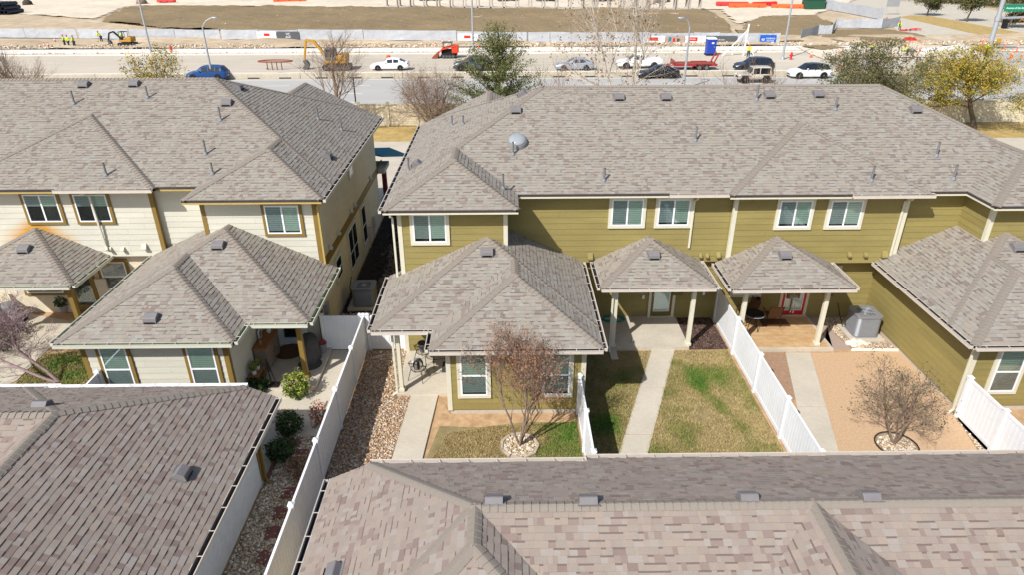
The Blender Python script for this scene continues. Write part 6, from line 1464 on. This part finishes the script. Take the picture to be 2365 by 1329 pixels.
def skid(loc, rz):
    root = local('skid_steer', 'red and black compact track loader on the construction road', 'loader'); track(root, -1.1, 1.1, -.75, .7, .4); track(root, -1.1, 1.1, .75, .7, .4)
    mb = MB(); mb.box(-1.0, 1.3, -.55, .55, .4, 1.2); mb.build('chassis', 'dark', root, bevel=.05); mb = MB(); mb.box(.55, 1.5, -.85, .85, .7, 1.75); mb.build('engine_cover', 'loader_red', root, bevel=.12)
    mb = MB()
    for x, y in ((-.75, -.5), (.5, -.5), (-.75, .5), (.5, .5)): mb.bar((x, y, 1.1), (x+.05, y, 2.1), .09)
    mb.box(-.8, .65, -.58, .58, 2.1, 2.2); mb.build('cab_frame', 'machine_grey', root)
    for s in (-1, 1): mb = MB(); mb.bar((1.2, s*.78, 1.75), (-.9, s*.78, 1.25), .16, .28, upv=(0, 1, 0)); mb.bar((-.9, s*.78, 1.25), (-1.5, s*.78, .5), .16, .26, upv=(0, 1, 0)); mb.build('lift_arm', 'loader_red', root, bevel=.02)
    mb = MB(); mb.extr([(-2.4, .05), (-1.5, .05), (-1.4, .7), (-1.6, .75)], (Vector(), X3, Z3, -Y3), -1.0, 1.0); mb.build('bucket', 'rust', root); place(root, loc, rz, .95)
q = G(1035, 135); skid((q.x, q.y+1, 0), 0)
# ---- workers
def person(name, loc, rz, label, pose='stand', hat='helmet_red', vest='hi_vis', prop=None, scale=1.):
    root = local(name, label, 'person', None)
    def skin(nm, V, E, Rd, mat):
        me = bpy.data.meshes.new(nm); me.from_pydata(V, E, []); me.materials.append(MATS[mat]); o = bpy.data.objects.new(nm, me); col.objects.link(o); o.parent = root
        o.modifiers.new('Skin', 'SKIN'); sv = me.skin_vertices[0].data if len(me.skin_vertices) else None
        for k, r in enumerate(Rd): sv[k].radius = (r, r) if not hasattr(r, '__len__') else r
        sv[0].use_root = True; s = o.modifiers.new('Sub', 'SUBSURF'); s.levels = s.render_levels = 1; return o
    hip, sh = .95, 1.45; bend = 0.
    fwd = {'stand': 0, 'lean': .28, 'bend': .55, 'sit': 0}[pose]; shx = fwd; shz = sh-(.1 if pose == 'lean' else .32 if pose == 'bend' else 0)
    hd = (shx*1.25, 0, shz+.25)
    ex = {'stand': ((shx+.05, .28, shz-.30), (shx+.22, .2, shz-.48)), 'lean': ((shx+.15, .26, shz-.26), (shx+.42, .12, shz-.34)), 'bend': ((shx+.1, .25, shz-.3), (shx+.2, .15, shz-.55)), 'sit': ((.15, .26, shz-.28), (.38, .2, shz-.32))}[pose]
    if pose == 'sit': leg = lambda s: [(.42, s*.13, .95), (.45, s*.13, .5), (.55, s*.13, .47)]
    else: leg = lambda s: [(.02+.05*s, s*.11, .5), (-.02+.06*s, s*.13, .08), (.12+.06*s, s*.14, .05)]
    V = [(0, 0, hip), (shx*.5, 0, (hip+shz)/2), (shx*.95, 0, shz-.02), (shx*1.1, 0, shz+.08), hd]; E = [(0, 1), (1, 2), (2, 3), (3, 4)]; Rd = [(.15, .12), (.16, .12), (.15, .11), .055, (.095, .11)]
    for s in (-1, 1):
        b = len(V); V += [(shx, s*.19, shz)]+[(x, s*y, z) for x, y, z in ex]+[(ex[1][0]+.09, s*ex[1][1], ex[1][2]-.05)]; E += [(2, b), (b, b+1), (b+1, b+2), (b+2, b+3)]; Rd += [.07, .05, .04, .035]
        b = len(V); L = leg(s); V += [(0, s*.1, hip-.06)]+L; E += [(0, b), (b, b+1), (b+1, b+2), (b+2, b+3)]; Rd += [.1, .075, .055, .045]
    skin('body', V, E, Rd, 'skin')
    V = [(0, 0, hip+.02), (shx*.5, 0, (hip+shz)/2), (shx*.97, 0, shz)]; E = [(0, 1), (1, 2)]; Rd = [(.17, .14), (.18, .14), (.17, .13)]
    for s in (-1, 1): b = len(V); V += [(shx, s*.2, shz), (ex[0][0], s*ex[0][1], ex[0][2]), (ex[1][0]*.97, s*ex[1][1], ex[1][2]+.02)]; E += [(2, b), (b, b+1), (b+1, b+2)]; Rd += [.085, .065, .055]
    skin('safety_shirt', V, E, Rd, vest)
    V = [(0, 0, hip)]; E = []; Rd = [(.17, .14)]
    for s in (-1, 1): b = len(V); L = leg(s); V += [(0, s*.1, hip-.06), L[0], (L[1][0], L[1][1], L[1][2]+.04)]; E += [(0, b), (b, b+1), (b+1, b+2)]; Rd += [.12, .09, .075]
    skin('trousers', V, E, Rd, 'jeans')
    for s in (-1, 1): L = leg(s); mb = MB(); mb.ball((L[2][0]-.03, L[2][1], L[2][2]), (.14, .055, .055), 10, 6); mb.build('boot', 'boots', root, smooth=True)
    if hat: mb = MB(); mb.lathe([(.15, 0), (.13, .03), (.12, .09), (.07, .14), (.01, .155)], (hd[0], 0, hd[2]+.03), 14); mb.lathe([(.15, -.01), (.16, 0), (.12, .01)], (hd[0]+.03, 0, hd[2]+.03), 14); mb.build('hard_hat', hat, root, smooth=40)
    if hat is None: mb = MB(); mb.ball((hd[0]-.01, 0, hd[2]+.05), (.11, .1, .1), 10, 8); mb.build('hair', 'dark', root, smooth=True)
    mb = MB(); mb.ball((hd[0]+.1, 0, hd[2]-.01), (.025, .018, .03), 6, 5); mb.build('nose', 'skin', root, smooth=True)
    return place(root, loc, rz, scale)
for px, py, rz, lab, pose in ((152, 109, 200, 'worker in hi vis shirt and red hard hat, on the left of the standing trio', 'stand'), (161, 110, 250, 'worker in hi vis shirt and red hard hat, in the middle of the trio', 'stand'), (174, 111, 180, 'worker in hi vis shirt and red hard hat, on the right of the trio', 'stand'),
                              (236, 98, 170, 'worker in hi vis shirt leaning on a shovel by the silt fence', 'lean'), (1727, 135, 250, 'worker in hi vis vest beside the braced white post', 'stand'), (2043, 64, 90, 'worker in hi vis vest standing at the grey screen fence', 'stand'),
                              (2077, 68, 230, 'worker in hi vis vest bending over red hoses by the side street', 'bend'), (2094, 129, 200, 'worker in hi vis vest stooping near the red umbrella', 'bend'), (2276, 130, 250, 'worker in orange hi vis at the signal pole', 'stand'), (2011, 126, 60, 'worker in hi vis kneeling behind the dark oak', 'bend')):
    q = G(px, py); person('person', (q.x, q.y, .05), R(rz), lab, pose)
q = G(288, 107); person('person', (q.x-.3, q.y+.6, .42), R(180), 'operator in hi vis shirt seated in the mini excavator', 'sit', hat=None)
q = G(227, 99); mb = MB(); mb.tube([(q.x, q.y, .05), (q.x+.3, q.y, 1.35)], .03, 5); mb.box(q.x-.1, q.x+.1, q.y-.04, q.y+.04, 0, .3); tag(mb.build('shovel', 'wood'), 'shovel held by the leaning worker', 'shovel')
# ---- portable toilet, braced post, hydrants, cones, barrels
q = G(1639, 127); root = thing('portable_toilet', (q.x, q.y, .1), 'blue portable toilet with white roof behind the far kerb', 'portable toilet'); T = Matrix.Translation((q.x, q.y, .1))
mb = MB(T); mb.box(-.62, .62, -.62, .62, .12, 2.1); mb.build('cabin', 'blue_plastic', root, bevel=.05); mb = MB(T); mb.box(-.68, .68, -.68, .68, 0, .12); mb.build('base', 'dark', root)
mb = MB(T); mb.add([(-.66, -.66, 2.1), (.66, -.66, 2.1), (.66, .66, 2.1), (-.66, .66, 2.1), (-.45, -.45, 2.32), (.45, -.45, 2.32), (.45, .45, 2.32), (-.45, .45, 2.32)], [(0, 1, 5, 4), (1, 2, 6, 5), (2, 3, 7, 6), (3, 0, 4, 7), (4, 5, 6, 7)]); mb.build('roof', 'pot_white', root, smooth=30)
mb = MB(T); mb.box(-.42, .42, -.66, -.62, .2, 1.98); d_ = mb.build('door', 'blue_plastic', root, bevel=.02); mb = MB(T); mb.ball((.1, -.66, 1.6), (.2, .02, .11), 12, 6); mb.build('oval_sign', 'pot_white', d_)
mb = MB(T); mb.box(.28, .36, -.69, -.66, 1.0, 1.15); mb.build('handle', 'galv', d_)
q = G(1702, 128); mb = MB(); tz = 4.2; mb.tube([(q.x+.9, q.y, 0), (q.x+1.1, q.y, tz)], .12, 8); mb.tube([(q.x-2.2, q.y-.4, 0), (q.x+1.05, q.y, tz-.8)], .09, 8); mb.tube([(q.x-.4, q.y+1, 0), (q.x+1.05, q.y, tz-1.2)], .09, 8); mb.tube([(q.x+2.4, q.y, 0), (q.x+1.05, q.y, 2.2)], .07, 8); tag(mb.build('braced_post', 'pot_white'), 'white post propped by three slanting braces behind the far kerb', 'post')
def hydrant(px, py, label):
    q = G(px, py); root = thing('fire_hydrant', (q.x, q.y, 0), label, 'fire hydrant'); mb = MB(); mb.lathe([(.2, 0), (.2, .06), (.13, .08), (.13, .7), (.17, .72), (.17, .78), (.12, .9), (.04, .98), (.04, 1.05)], (q.x, q.y, 0), 12); mb.build('barrel', 'red', root, smooth=40)
    mb = MB(); mb.tube([(q.x-.27, q.y, .55), (q.x+.27, q.y, .55)], .07, 8); mb.tube([(q.x, q.y-.25, .5), (q.x, q.y, .5)], .09, 8); mb.build('nozzles', 'red', root)
hydrant(397, 121, 'red fire hydrant behind the far kerb near the blue car'); hydrant(1826, 137, 'red fire hydrant at the foot of the tall street lamp')
def cone(px, py, label, h=.75, group='traffic cones'):
    q = G(px, py); root = thing('traffic_cone', (q.x, q.y, .03), label, 'traffic cone', group); T = Matrix.Translation((q.x, q.y, .03)); mb = MB(T); mb.box(-.2, .2, -.2, .2, 0, .04); mb.lathe([(.16, .04), (.03, h), (.01, h+.01)], n=12); mb.build('cone_body', 'orange', root)
    mb = MB(T); mb.lathe([(.108, h*.48), (.072, h*.72)], n=12); mb.build('reflective_band', 'banner_white', root)
for px, py in ((104, 110), (113, 109), (128, 98), (975, 107), (1001, 108), (1106, 112)): cone(px, py, 'orange traffic cone with white band on the rubble', .8)
for px, py in ((1938, 155), (1022, 101), (1038, 101)): cone(px, py, 'orange traffic cone beside the loader or white suv', .8, 'traffic cones by vehicles')
for px, py in ((1873, 132), (1940, 124), (2336, 133), (2358, 132)): cone(px, py, 'orange traffic cone near the street corner', .8, 'corner traffic cones')
def tubepost(px, py, label):
    q = G(px, py); root = thing('delineator', (q.x, q.y, .03), label, 'delineator', 'orange delineator tubes'); T = Matrix.Translation((q.x, q.y, .03)); mb = MB(T); mb.lathe([(.25, 0), (.25, .06), (.1, .1), (.07, .12), (.065, 1.25), (.05, 1.3)], n=10); mb.build('tube', 'orange', root, smooth=40)
    for z in (.75, 1.0): mb = MB(T); mb.lathe([(.072, z), (.072, z+.12)], n=10); mb.build('band', 'banner_white', root)
for px, py in ((2122, 122), (2267, 104), (2318, 114), (2347, 120), (2332, 136)): tubepost(px, py, 'tall orange and white delineator tube near the street corner')
q = G(898, 146); root = thing('traffic_barrel', (q.x, q.y, 0), 'orange and white traffic barrel behind the white sedan', 'barrel'); mb = MB(); mb.lathe([(.36, 0), (.36, .1), (.3, .12), (.27, 1.0), (.2, 1.05)], (q.x, q.y, 0), 14); mb.build('drum', 'orange', root, smooth=40); mb = MB(); mb.lathe([(.298, .45), (.288, .62)], (q.x, q.y, 0), 14); mb.build('band', 'banner_white', root)
# rusty fire-pit ring stand on the road
q = G(632, 163); mb = MB(); n = 16; mb.tube([(q.x+2.2*math.cos(t*2*math.pi/n), q.y+1.2+1.2*math.sin(t*2*math.pi/n), 1.0) for t in range(n+1)], .06, 6)
for x in (-.9, -.3, .3, .9): mb.tube([(q.x+x, q.y+.6, 0), (q.x+x, q.y+.6, 1.0)], .06, 6)
mb.bar((q.x-2.1, q.y+1.2, 1.0), (q.x+2.1, q.y+1.2, 1.0), .1); tag(mb.build('cable_reel_frame', 'rust'), 'rusty ring shaped steel frame on the construction road', 'steel frame')
# red umbrella and hoses
q = G(2094, 122); mb = MB(); mb.tube([(q.x, q.y, 0), (q.x, q.y, 2.0)], .03, 6); mb.lathe([(1.1, 1.8), (.6, 2.05), (.05, 2.2)], (q.x, q.y, 0), 10); tag(mb.build('umbrella', 'red'), 'red site umbrella over the stooping worker', 'umbrella')
mb = MB(); q = G(2092, 70)
for k in range(5): mb.tube([(q.x-1+k*.7+.4*math.cos(t*.7), q.y-.6+.5*math.sin(t*.7+k), .15+.05*k) for t in range(10)], .1, 6)
tag(mb.build('red_hose', 'red'), 'heap of red hoses beside the bending worker', 'hose')
# ---- top of the site: culverts, black pipes, plastic barriers, machines cut by the frame
cul = None
for k in range(24):
    px = 905+k*30.5; q = G(px, 17+k*.28)
    if cul is None:
        root = thing('box_culvert', (0, 0, 0), 'square concrete box culvert section in the long row above the embankment', 'culvert', 'row of box culverts'); mb = MB()
        for x0, x1, z0, z1 in ((-1.45, 1.45, 0, .25), (-1.45, 1.45, 2.35, 2.6), (-1.45, -1.2, .25, 2.35), (1.2, 1.45, .25, 2.35)): mb.box(x0, x1, -.9, .9, z0, z1)
        for x in (-1.2, 1.2):
            for z in (.25, 2.35): sx, sz = (1 if x < 0 else -1), (1 if z < 1 else -1); mb.extr([(x, z), (x+sx*.3, z), (x, z+sz*.3)], (Vector(), X3, Z3, -Y3), -.9, .9)
        mb.build('concrete_box', 'culvert', root); cul = root; cul.location = (q.x, q.y+1, .1)
    else:
        c = copy_tree(cul); c.location = (q.x, q.y+1+random.Random(k).uniform(-.4, .4), .1); c.rotation_euler = (0, 0, random.Random(k).uniform(-.06, .06))
for row in range(3):
    for k in range(6-row):
        q = G(12, 32); y = q.y; r_ = .45; x = q.x-3.2+k*.98+row*.49; z = .1+r_+row*.82
        root = thing('drain_pipe', (x, y, .1+row*.82), 'black corrugated drain pipe in the stack beside the dirt mound', 'pipe', 'stacked black drain pipes'); mb = MB(); prof = []
        for j in range(25): prof.append((r_*(1.0 if j % 2 else .92), j*.25))
        prof += [(r_*.8, 6.0), (r_*.78, 0.)]; mb.lathe(prof, (x, y-2, z), 14, axis='y'); mb.build('pipe_wall', 'black_pipe', root, smooth=30)
for k, (px, py, ln) in enumerate(((385, 6, 5), (670, 4, 9), (1690, 14, 8), (1725, 18, 9), (1765, 14, 7), (1820, 20, 8))):
    q = G(px, py); mb = MB(T=Matrix.Translation((q.x, q.y, .2)) @ Matrix.Rotation(.3*math.sin(k*2), 4, 'Z')); mb.extr([(-.6, 0), (.6, 0), (.5, .5), (.25, .9), (-.25, .9), (-.5, .5)], (Vector(), Y3, Z3, X3), -ln/2, ln/2); 
    for j in range(3): mb.box(-ln/2+1+j*ln/3, -ln/2+1.4+j*ln/3, -.7, .7, .2, .5)
    tag(mb.build('plastic_barrier', 'orange' if k % 2 else 'red', bevel=.05), 'red orange plastic barrier lying on the pale ground above the embankment', 'barrier', 'plastic barriers')
for k, (px, py) in enumerate(((995, 2), (1175, 2), (1265, 3), (1395, 4), (1530, 6))):
    q = G(px, py); root = local('wheel_loader', 'yellow wheel loader parked behind the box culverts', 'loader', 'parked loaders'); mb = MB(); mb.box(-1.6, 1.8, -.8, .8, .7, 1.7); mb.build('body', 'machine_yellow' if k != 3 else 'red', root, bevel=.1); mb = MB(); mb.box(-.5, .7, -.7, .7, 1.7, 2.9); mb.build('cab', 'machine_grey', root, bevel=.08)
    for x in (-1.1, 1.2):
        for s in (-1, 1): wheel(root, x, s*.95, .6, .4)
    mb = MB(); mb.extr([(-2.9, .1), (-2.0, .1), (-1.9, .9), (-2.2, 1.0)], (Vector(), X3, Z3, -Y3), -1.1, 1.1); mb.bar((-1.2, .5, 1.3), (-2.1, .5, .6), .2); mb.bar((-1.2, -.5, 1.3), (-2.1, -.5, .6), .2); mb.build('bucket', 'machine_grey', root); place(root, (q.x, q.y, .1), .2*k, 1.1)
mb = MB(); q = G(65, 12); mb.lathe([(1.3, 0), (1.1, 1.0), (.5, 1.5), (.05, 1.6)], (q.x, q.y, 0), 12); tag(mb.build('spoil_heap', 'dark_mulch', smooth=True), 'small dark heap behind the stack of black pipes', 'heap')
q = G(328, 8); mb = MB(); mb.lathe([(1.6, 0), (1.2, .9), (.4, 1.5), (.05, 1.6)], (q.x, q.y, 0), 12); tag(mb.build('spoil_heap', 'bark', smooth=True), 'brown spoil heap behind the tall street lamp', 'heap')
q = G(1880, 22); mb = MB(); mb.box(q.x-2, q.x+2.5, q.y, q.y+3, 0, 2.2); mb.box(q.x-2.1, q.x+2.6, q.y-.1, q.y+3.1, 2.2, 2.3); tag(mb.build('dumpster', 'dumpster_green'), 'green dumpster at the start of the screen fence', 'dumpster')
mb = MB(); q = G(2045, 34); mb.tube([(q.x, q.y, 0), (q.x, q.y, 3.2)], .05, 6); mb.tube([(q.x+2.4, q.y, 0), (q.x+2.4, q.y, 3.2)], .05, 6); mb.box(q.x-.2, q.x+2.6, q.y-.05, q.y+.05, 1.7, 3.2); tag(mb.build('site_sign', 'galv'), 'blank grey site sign on two posts along the side street', 'sign')
q = G(2335, 52); car('pickup', 'paint_orange', (q.x+1, q.y, .06), 'orange truck passing behind the signal pole', name='truck', cat='truck')
# ================================================================== trees
def tree(name, base, H, label, seed, mat='bark', stems=1, spread=.6, first=.3, levels=4, kids=3, r0=None, up_bias=.25, leafmat=None, nleaf=0, lsize=.08, clump=.3, lean=(0, 0), twigs=True, ang=.6, cat='tree', droop=0., clips=None, wig=.12, lenf=.72, leafz=0, asp=.5, wc=None, cone=.25, shift=0., tl=.5):
    g = random.Random(seed); b = Vector(base); root = thing(name, b, label, cat); trunk = MB(); crown = MB(); tips = []
    r0 = r0 or H*.022
    def grow(p, d, L, r, lev):
        n = 4 if lev == 0 else 3; pts = [p]; q = p; dd = d.copy()
        for i in range(n):
            dd = (dd+Vector((g.gauss(0, wig), g.gauss(0, wig), g.gauss(0, wig*.6)+up_bias*.12-droop*.1*lev))).normalized(); q = q+dd*(L/n); pts.append(q)
        r1 = r*(.62 if lev == 0 else .5); rs = [r+(r1-r)*i/n for i in range(n+1)]
        (trunk if lev == 0 else crown).tube(pts, rs, 7 if lev == 0 else (5 if lev == 1 else 3), cap=False)
        if lev >= levels:
            tips.append(pts[-1]); tips.append(pts[-2]); return
        if lev >= levels-1: tips.append(pts[-1])
        k = kids+(1 if g.random() < .4 else 0)
        for j in range(k):
            t = first+(1-first)*((j+g.random()*.8)/k) if lev == 0 else .25+.75*((j+g.random())/k)
            i = min(n-1, int(t*n)); f = t*n-i; s = pts[i].lerp(pts[i+1], min(1, f)); az = g.uniform(0, 6.28) if lev else (j*2.4+g.uniform(-.5, .5))
            ax = dd.orthogonal().normalized(); ax.rotate(Matrix.Rotation(az, 3, dd)); a = ang*g.uniform(.7, 1.35)*(spread/.6)
            nd = (dd*math.cos(a)+ax*math.sin(a)); nd.z += up_bias*.4; nd.normalize(); rr_ = (rs[i])*g.uniform(.45, .65)
            grow(s, nd, L*lenf*g.uniform(.75, 1.15)*(1-cone*t if lev == 0 else 1), max(rr_, .004), lev+1)
        if lev: grow(pts[-1], dd, L*lenf*.8, r1, lev+1)
        else: grow(pts[-1], dd, L*min(.55, .62-.4*(tl-.5)*1.2), r1, 1)
    for s in range(stems):
        d = Vector((lean[0], lean[1], 1))
        if stems > 1: t = 6.28*s/stems+g.uniform(-.4, .4); d += Vector((math.cos(t), math.sin(t), 0))*spread*.55*g.uniform(.6, 1.2)
        grow(b+Vector((g.uniform(-.03, .03), g.uniform(-.03, .03), 0))*(stems > 1), d.normalized(), H*(tl if stems == 1 else .42), r0*(1 if stems == 1 else .6), 0)
    # fit the crown to the wanted height
    zz = sorted(t.z for t in tips); zs = zz[int(len(zz)*.985)]-b.z; f = H/zs; fx = f
    xs_ = sorted(t.x for t in tips); ys_ = sorted(t.y for t in tips); i0, i1 = int(len(xs_)*.02), int(len(xs_)*.98)-1
    if wc: fx = wc/(.5*(xs_[i1]-xs_[i0]+ys_[i1]-ys_[i0])+1e-6)
    def fit(x, y, z): k = min(1, max(0, (z-b.z)*f/(H*.35))); return (b.x+(x-b.x)*fx+shift*k, b.y+(y-b.y)*fx, b.z+(z-b.z)*f)
    for m in (trunk, crown): m.v = [fit(*p_) for p_ in m.v]
    tips = [Vector(fit(*t)) for t in tips]
    trunk.build('trunk', mat, root, smooth=True); crown.build('crown', mat, root)
    if leafmat and nleaf:
        gg = np.random.default_rng(seed); T = np.array([tuple(t) for t in tips]); T = T[T[:, 2] > b.z+leafz]
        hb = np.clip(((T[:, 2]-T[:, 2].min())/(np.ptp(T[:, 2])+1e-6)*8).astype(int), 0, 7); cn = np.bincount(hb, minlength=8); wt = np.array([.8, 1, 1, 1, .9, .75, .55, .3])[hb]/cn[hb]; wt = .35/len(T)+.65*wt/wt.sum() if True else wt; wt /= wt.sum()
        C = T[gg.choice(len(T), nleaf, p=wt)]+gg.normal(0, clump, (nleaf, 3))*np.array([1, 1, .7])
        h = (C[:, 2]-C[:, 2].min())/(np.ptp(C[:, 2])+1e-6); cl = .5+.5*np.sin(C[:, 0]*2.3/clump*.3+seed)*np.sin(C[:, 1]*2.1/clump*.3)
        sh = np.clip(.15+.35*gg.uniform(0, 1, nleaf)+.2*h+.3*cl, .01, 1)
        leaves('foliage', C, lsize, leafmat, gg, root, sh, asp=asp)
    return root
def spray_tree(name, base, H, wc, label, seed, leafmat, n=110, per=300, mat='bark_dark'):
    """upright evergreen: limbs all along a straight leader, each ending in a loose spray of leaves"""
    g = np.random.default_rng(seed); b = Vector(base); root = thing(name, b, label, 'tree'); tr = MB(); cr = MB(); pts = []
    ax = [b+Vector((.12*math.sin(k*1.7), .1*math.cos(k*2.1), H*.94*k/9)) for k in range(10)]; tr.tube(ax, [.17*(1-.093*k)+.01 for k in range(10)], 8, cap=False)
    for k in range(n):
        t = .13+.87*((k+g.uniform(0, .9))/n); az = k*2.39996+g.uniform(-.4, .4); rad = wc/2*(1-t)**.5*(1.28 if t < .5 else 1.22)*g.uniform(.55, 1.05)+.12
        s0 = ax[min(8, int(t*9*.78))].lerp(ax[min(9, int(t*9*.78)+1)], .5); e = Vector((b.x+rad*math.cos(az), b.y+rad*math.sin(az), b.z+H*t*.985+g.uniform(-.15, .1)))
        mid = s0.lerp(e, .5)+Vector((0, 0, -.12*rad)); cr.tube([s0, mid, e], [.05*(1-t)+.018, .025*(1-t)+.012, .006], 4, cap=False)
        m = int(per*(.35+.65*rad/(wc/2))); u = g.uniform(.25, 1.06, m)[:, None]; A = np.array(s0); Mi = np.array(mid); E_ = np.array(e)
        P_ = (1-u)**2*A+2*u*(1-u)*Mi+u**2*E_; pts.append(P_+g.normal(0, 1, (m, 3))*np.array([.17, .17, .13])*(.6+.7*u))
        for q in range(5): w_ = float(g.uniform(.4, .95)); p_ = Vector((1-w_)**2*A+2*w_*(1-w_)*Mi+w_**2*E_); cr.tube([p_, p_+Vector(tuple(g.normal(0, .22, 3)))], [.012, .004], 3, cap=False)
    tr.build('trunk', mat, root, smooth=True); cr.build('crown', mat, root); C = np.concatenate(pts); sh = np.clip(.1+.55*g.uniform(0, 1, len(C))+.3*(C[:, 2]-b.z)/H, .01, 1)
    leaves('foliage', C, .07, leafmat, g, root, sh); return root
def zat(px, py, y): return un(px, py, y=y).z
def wx(px, y, py=200): return un(px, py, y=y).x
# in the yards
tree('crape_myrtle', (.38, 16.37, .02), 3.95, 'crape myrtle with brown seed heads in front of the olive wing', 151, 'bark', stems=4, spread=.42, first=.4, levels=4, kids=3, up_bias=.3, leafmat='leaf_brown', nleaf=5000, lsize=.030, clump=.10, r0=.055, lenf=.70, leafz=1.2, ang=.55, wc=2.4)
tree('small_tree', (11.95, 16.23, .02), 3.0, 'small sparse leaved tree in the orange granite yard', 102, 'bark', stems=3, spread=.75, first=.4, levels=4, kids=3, up_bias=.2, leafmat='leaf_dark', nleaf=1800, lsize=.026, clump=.06, r0=.05, lenf=.7, leafz=.9, wc=2.4, shift=-.15)
tree('plum_tree', (-15.94, 20.04, .02), 3.2, 'leaning bare purple twigged tree over the far left patio', 103, 'bark_purple', stems=2, spread=.7, first=.5, levels=5, kids=3, up_bias=.15, r0=.075, lean=(-.5, .1), lenf=.68, wc=3.6, shift=-.9)
# row along the wall
Y = 55.6
tree('bare_tree', (wx(755, Y), Y, 0), zat(735, 62, Y), 'tall bare tree with fine twigs behind the cream roof', 111, 'bark', stems=1, spread=.55, first=.25, levels=5, kids=3, up_bias=.4, r0=.17, wc=5.4)
tree('bare_tree', (wx(20, Y), Y, 0), zat(20, 105, Y), 'bare brown tree rising over the left end of the cream roof ridge', 112, 'bark', stems=4, spread=.6, levels=4, kids=4, up_bias=.35, r0=.16, leafmat='leaf_brown', nleaf=500, lsize=.05, clump=.1, wc=5)
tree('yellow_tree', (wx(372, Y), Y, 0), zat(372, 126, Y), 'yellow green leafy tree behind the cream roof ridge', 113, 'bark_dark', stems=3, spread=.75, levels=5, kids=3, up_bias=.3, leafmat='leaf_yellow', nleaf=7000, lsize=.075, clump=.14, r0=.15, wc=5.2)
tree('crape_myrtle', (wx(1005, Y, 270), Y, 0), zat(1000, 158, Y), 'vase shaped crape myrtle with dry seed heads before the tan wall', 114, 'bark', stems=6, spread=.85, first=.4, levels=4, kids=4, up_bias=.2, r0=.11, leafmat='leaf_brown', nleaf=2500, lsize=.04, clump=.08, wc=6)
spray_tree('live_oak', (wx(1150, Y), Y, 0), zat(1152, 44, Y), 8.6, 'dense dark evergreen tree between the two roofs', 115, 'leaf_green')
Y = 56.5
tree('sycamore', (wx(1440, Y), Y, 0), 14.0, 'tall white barked sycamore with a few brown leaves', 116, 'bark_pale', stems=2, spread=.75, first=.12, levels=5, kids=3, up_bias=.2, leafmat='leaf_rust', nleaf=1500, lsize=.11, clump=.2, r0=.26, wc=8)
tree('sapling', (wx(1262, Y), Y, 0), zat(1262, 140, Y), 'thin bare sapling showing over the olive ridge, left of its twin', 117, 'bark', stems=1, levels=3, kids=3, r0=.07)
tree('sapling', (wx(1305, Y), Y, 0), zat(1305, 122, Y), 'thin bare sapling showing over the olive ridge, beside the sycamore', 118, 'bark', stems=1, levels=3, kids=3, r0=.07)
tree('bare_tree', (wx(1690, Y), Y, 0), zat(1690, 135, Y), 'bare twiggy tree in front of the sand coloured jeep', 119, 'bark', stems=4, spread=.7, levels=4, kids=2, r0=.1)
tree('bare_tree', (wx(1790, Y), Y, 0), zat(1790, 145, Y), 'bare twiggy tree between the jeep and the white suv', 120, 'bark', stems=3, spread=.6, levels=4, kids=2, r0=.1)
Y = 55.8
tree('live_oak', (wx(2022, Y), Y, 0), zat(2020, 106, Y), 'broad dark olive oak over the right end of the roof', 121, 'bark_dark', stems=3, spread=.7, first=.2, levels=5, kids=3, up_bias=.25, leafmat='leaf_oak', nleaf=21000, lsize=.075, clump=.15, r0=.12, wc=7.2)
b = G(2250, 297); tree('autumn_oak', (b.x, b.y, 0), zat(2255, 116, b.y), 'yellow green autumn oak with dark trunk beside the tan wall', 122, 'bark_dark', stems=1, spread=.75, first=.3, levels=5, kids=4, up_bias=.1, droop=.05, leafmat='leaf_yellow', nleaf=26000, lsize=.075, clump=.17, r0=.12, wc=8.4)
for k, (px, py, h, lab) in enumerate(((2140, 36, 6.0, 'small rounded oak on the grass island furthest from the signal'), (2232, 50, 6.5, 'rounded oak on the grass island behind the street corner'), (2325, 66, 6.5, 'rounded oak on the grass island beside the signal pole'))):
    q = G(px, py); tree('island_oak', (q.x, q.y, .1), h, lab, 130+k, 'bark_dark', stems=1, spread=.7, first=.35, levels=3, kids=5, leafmat='leaf_oak', nleaf=6000, lsize=.16, clump=.55, r0=.16)
g = np.random.default_rng(9); n = 9000; C = np.stack([g.uniform(0, 1, n), g.uniform(0, 1, n), g.uniform(0, 1, n)], 1); a = G(2170, 4); b = G(2400, 22)
C = np.stack([a.x+(b.x-a.x)*C[:, 0]+g.normal(0, 4, n), a.y+(b.y-a.y)*C[:, 0]+14*C[:, 1], .1+3.6*C[:, 2]*(.5+.5*np.sin(C[:, 0]*40)**2)], 1)
tag(leaves('brush', C, .3, 'leaf_oak', g, kind='stuff'), 'scrubby green brush beyond the side street', 'brush')
print('objects', len(bpy.data.objects), 'tris', sum(sum(len(p.vertices)-2 for p in m.polygons) for m in bpy.data.meshes))
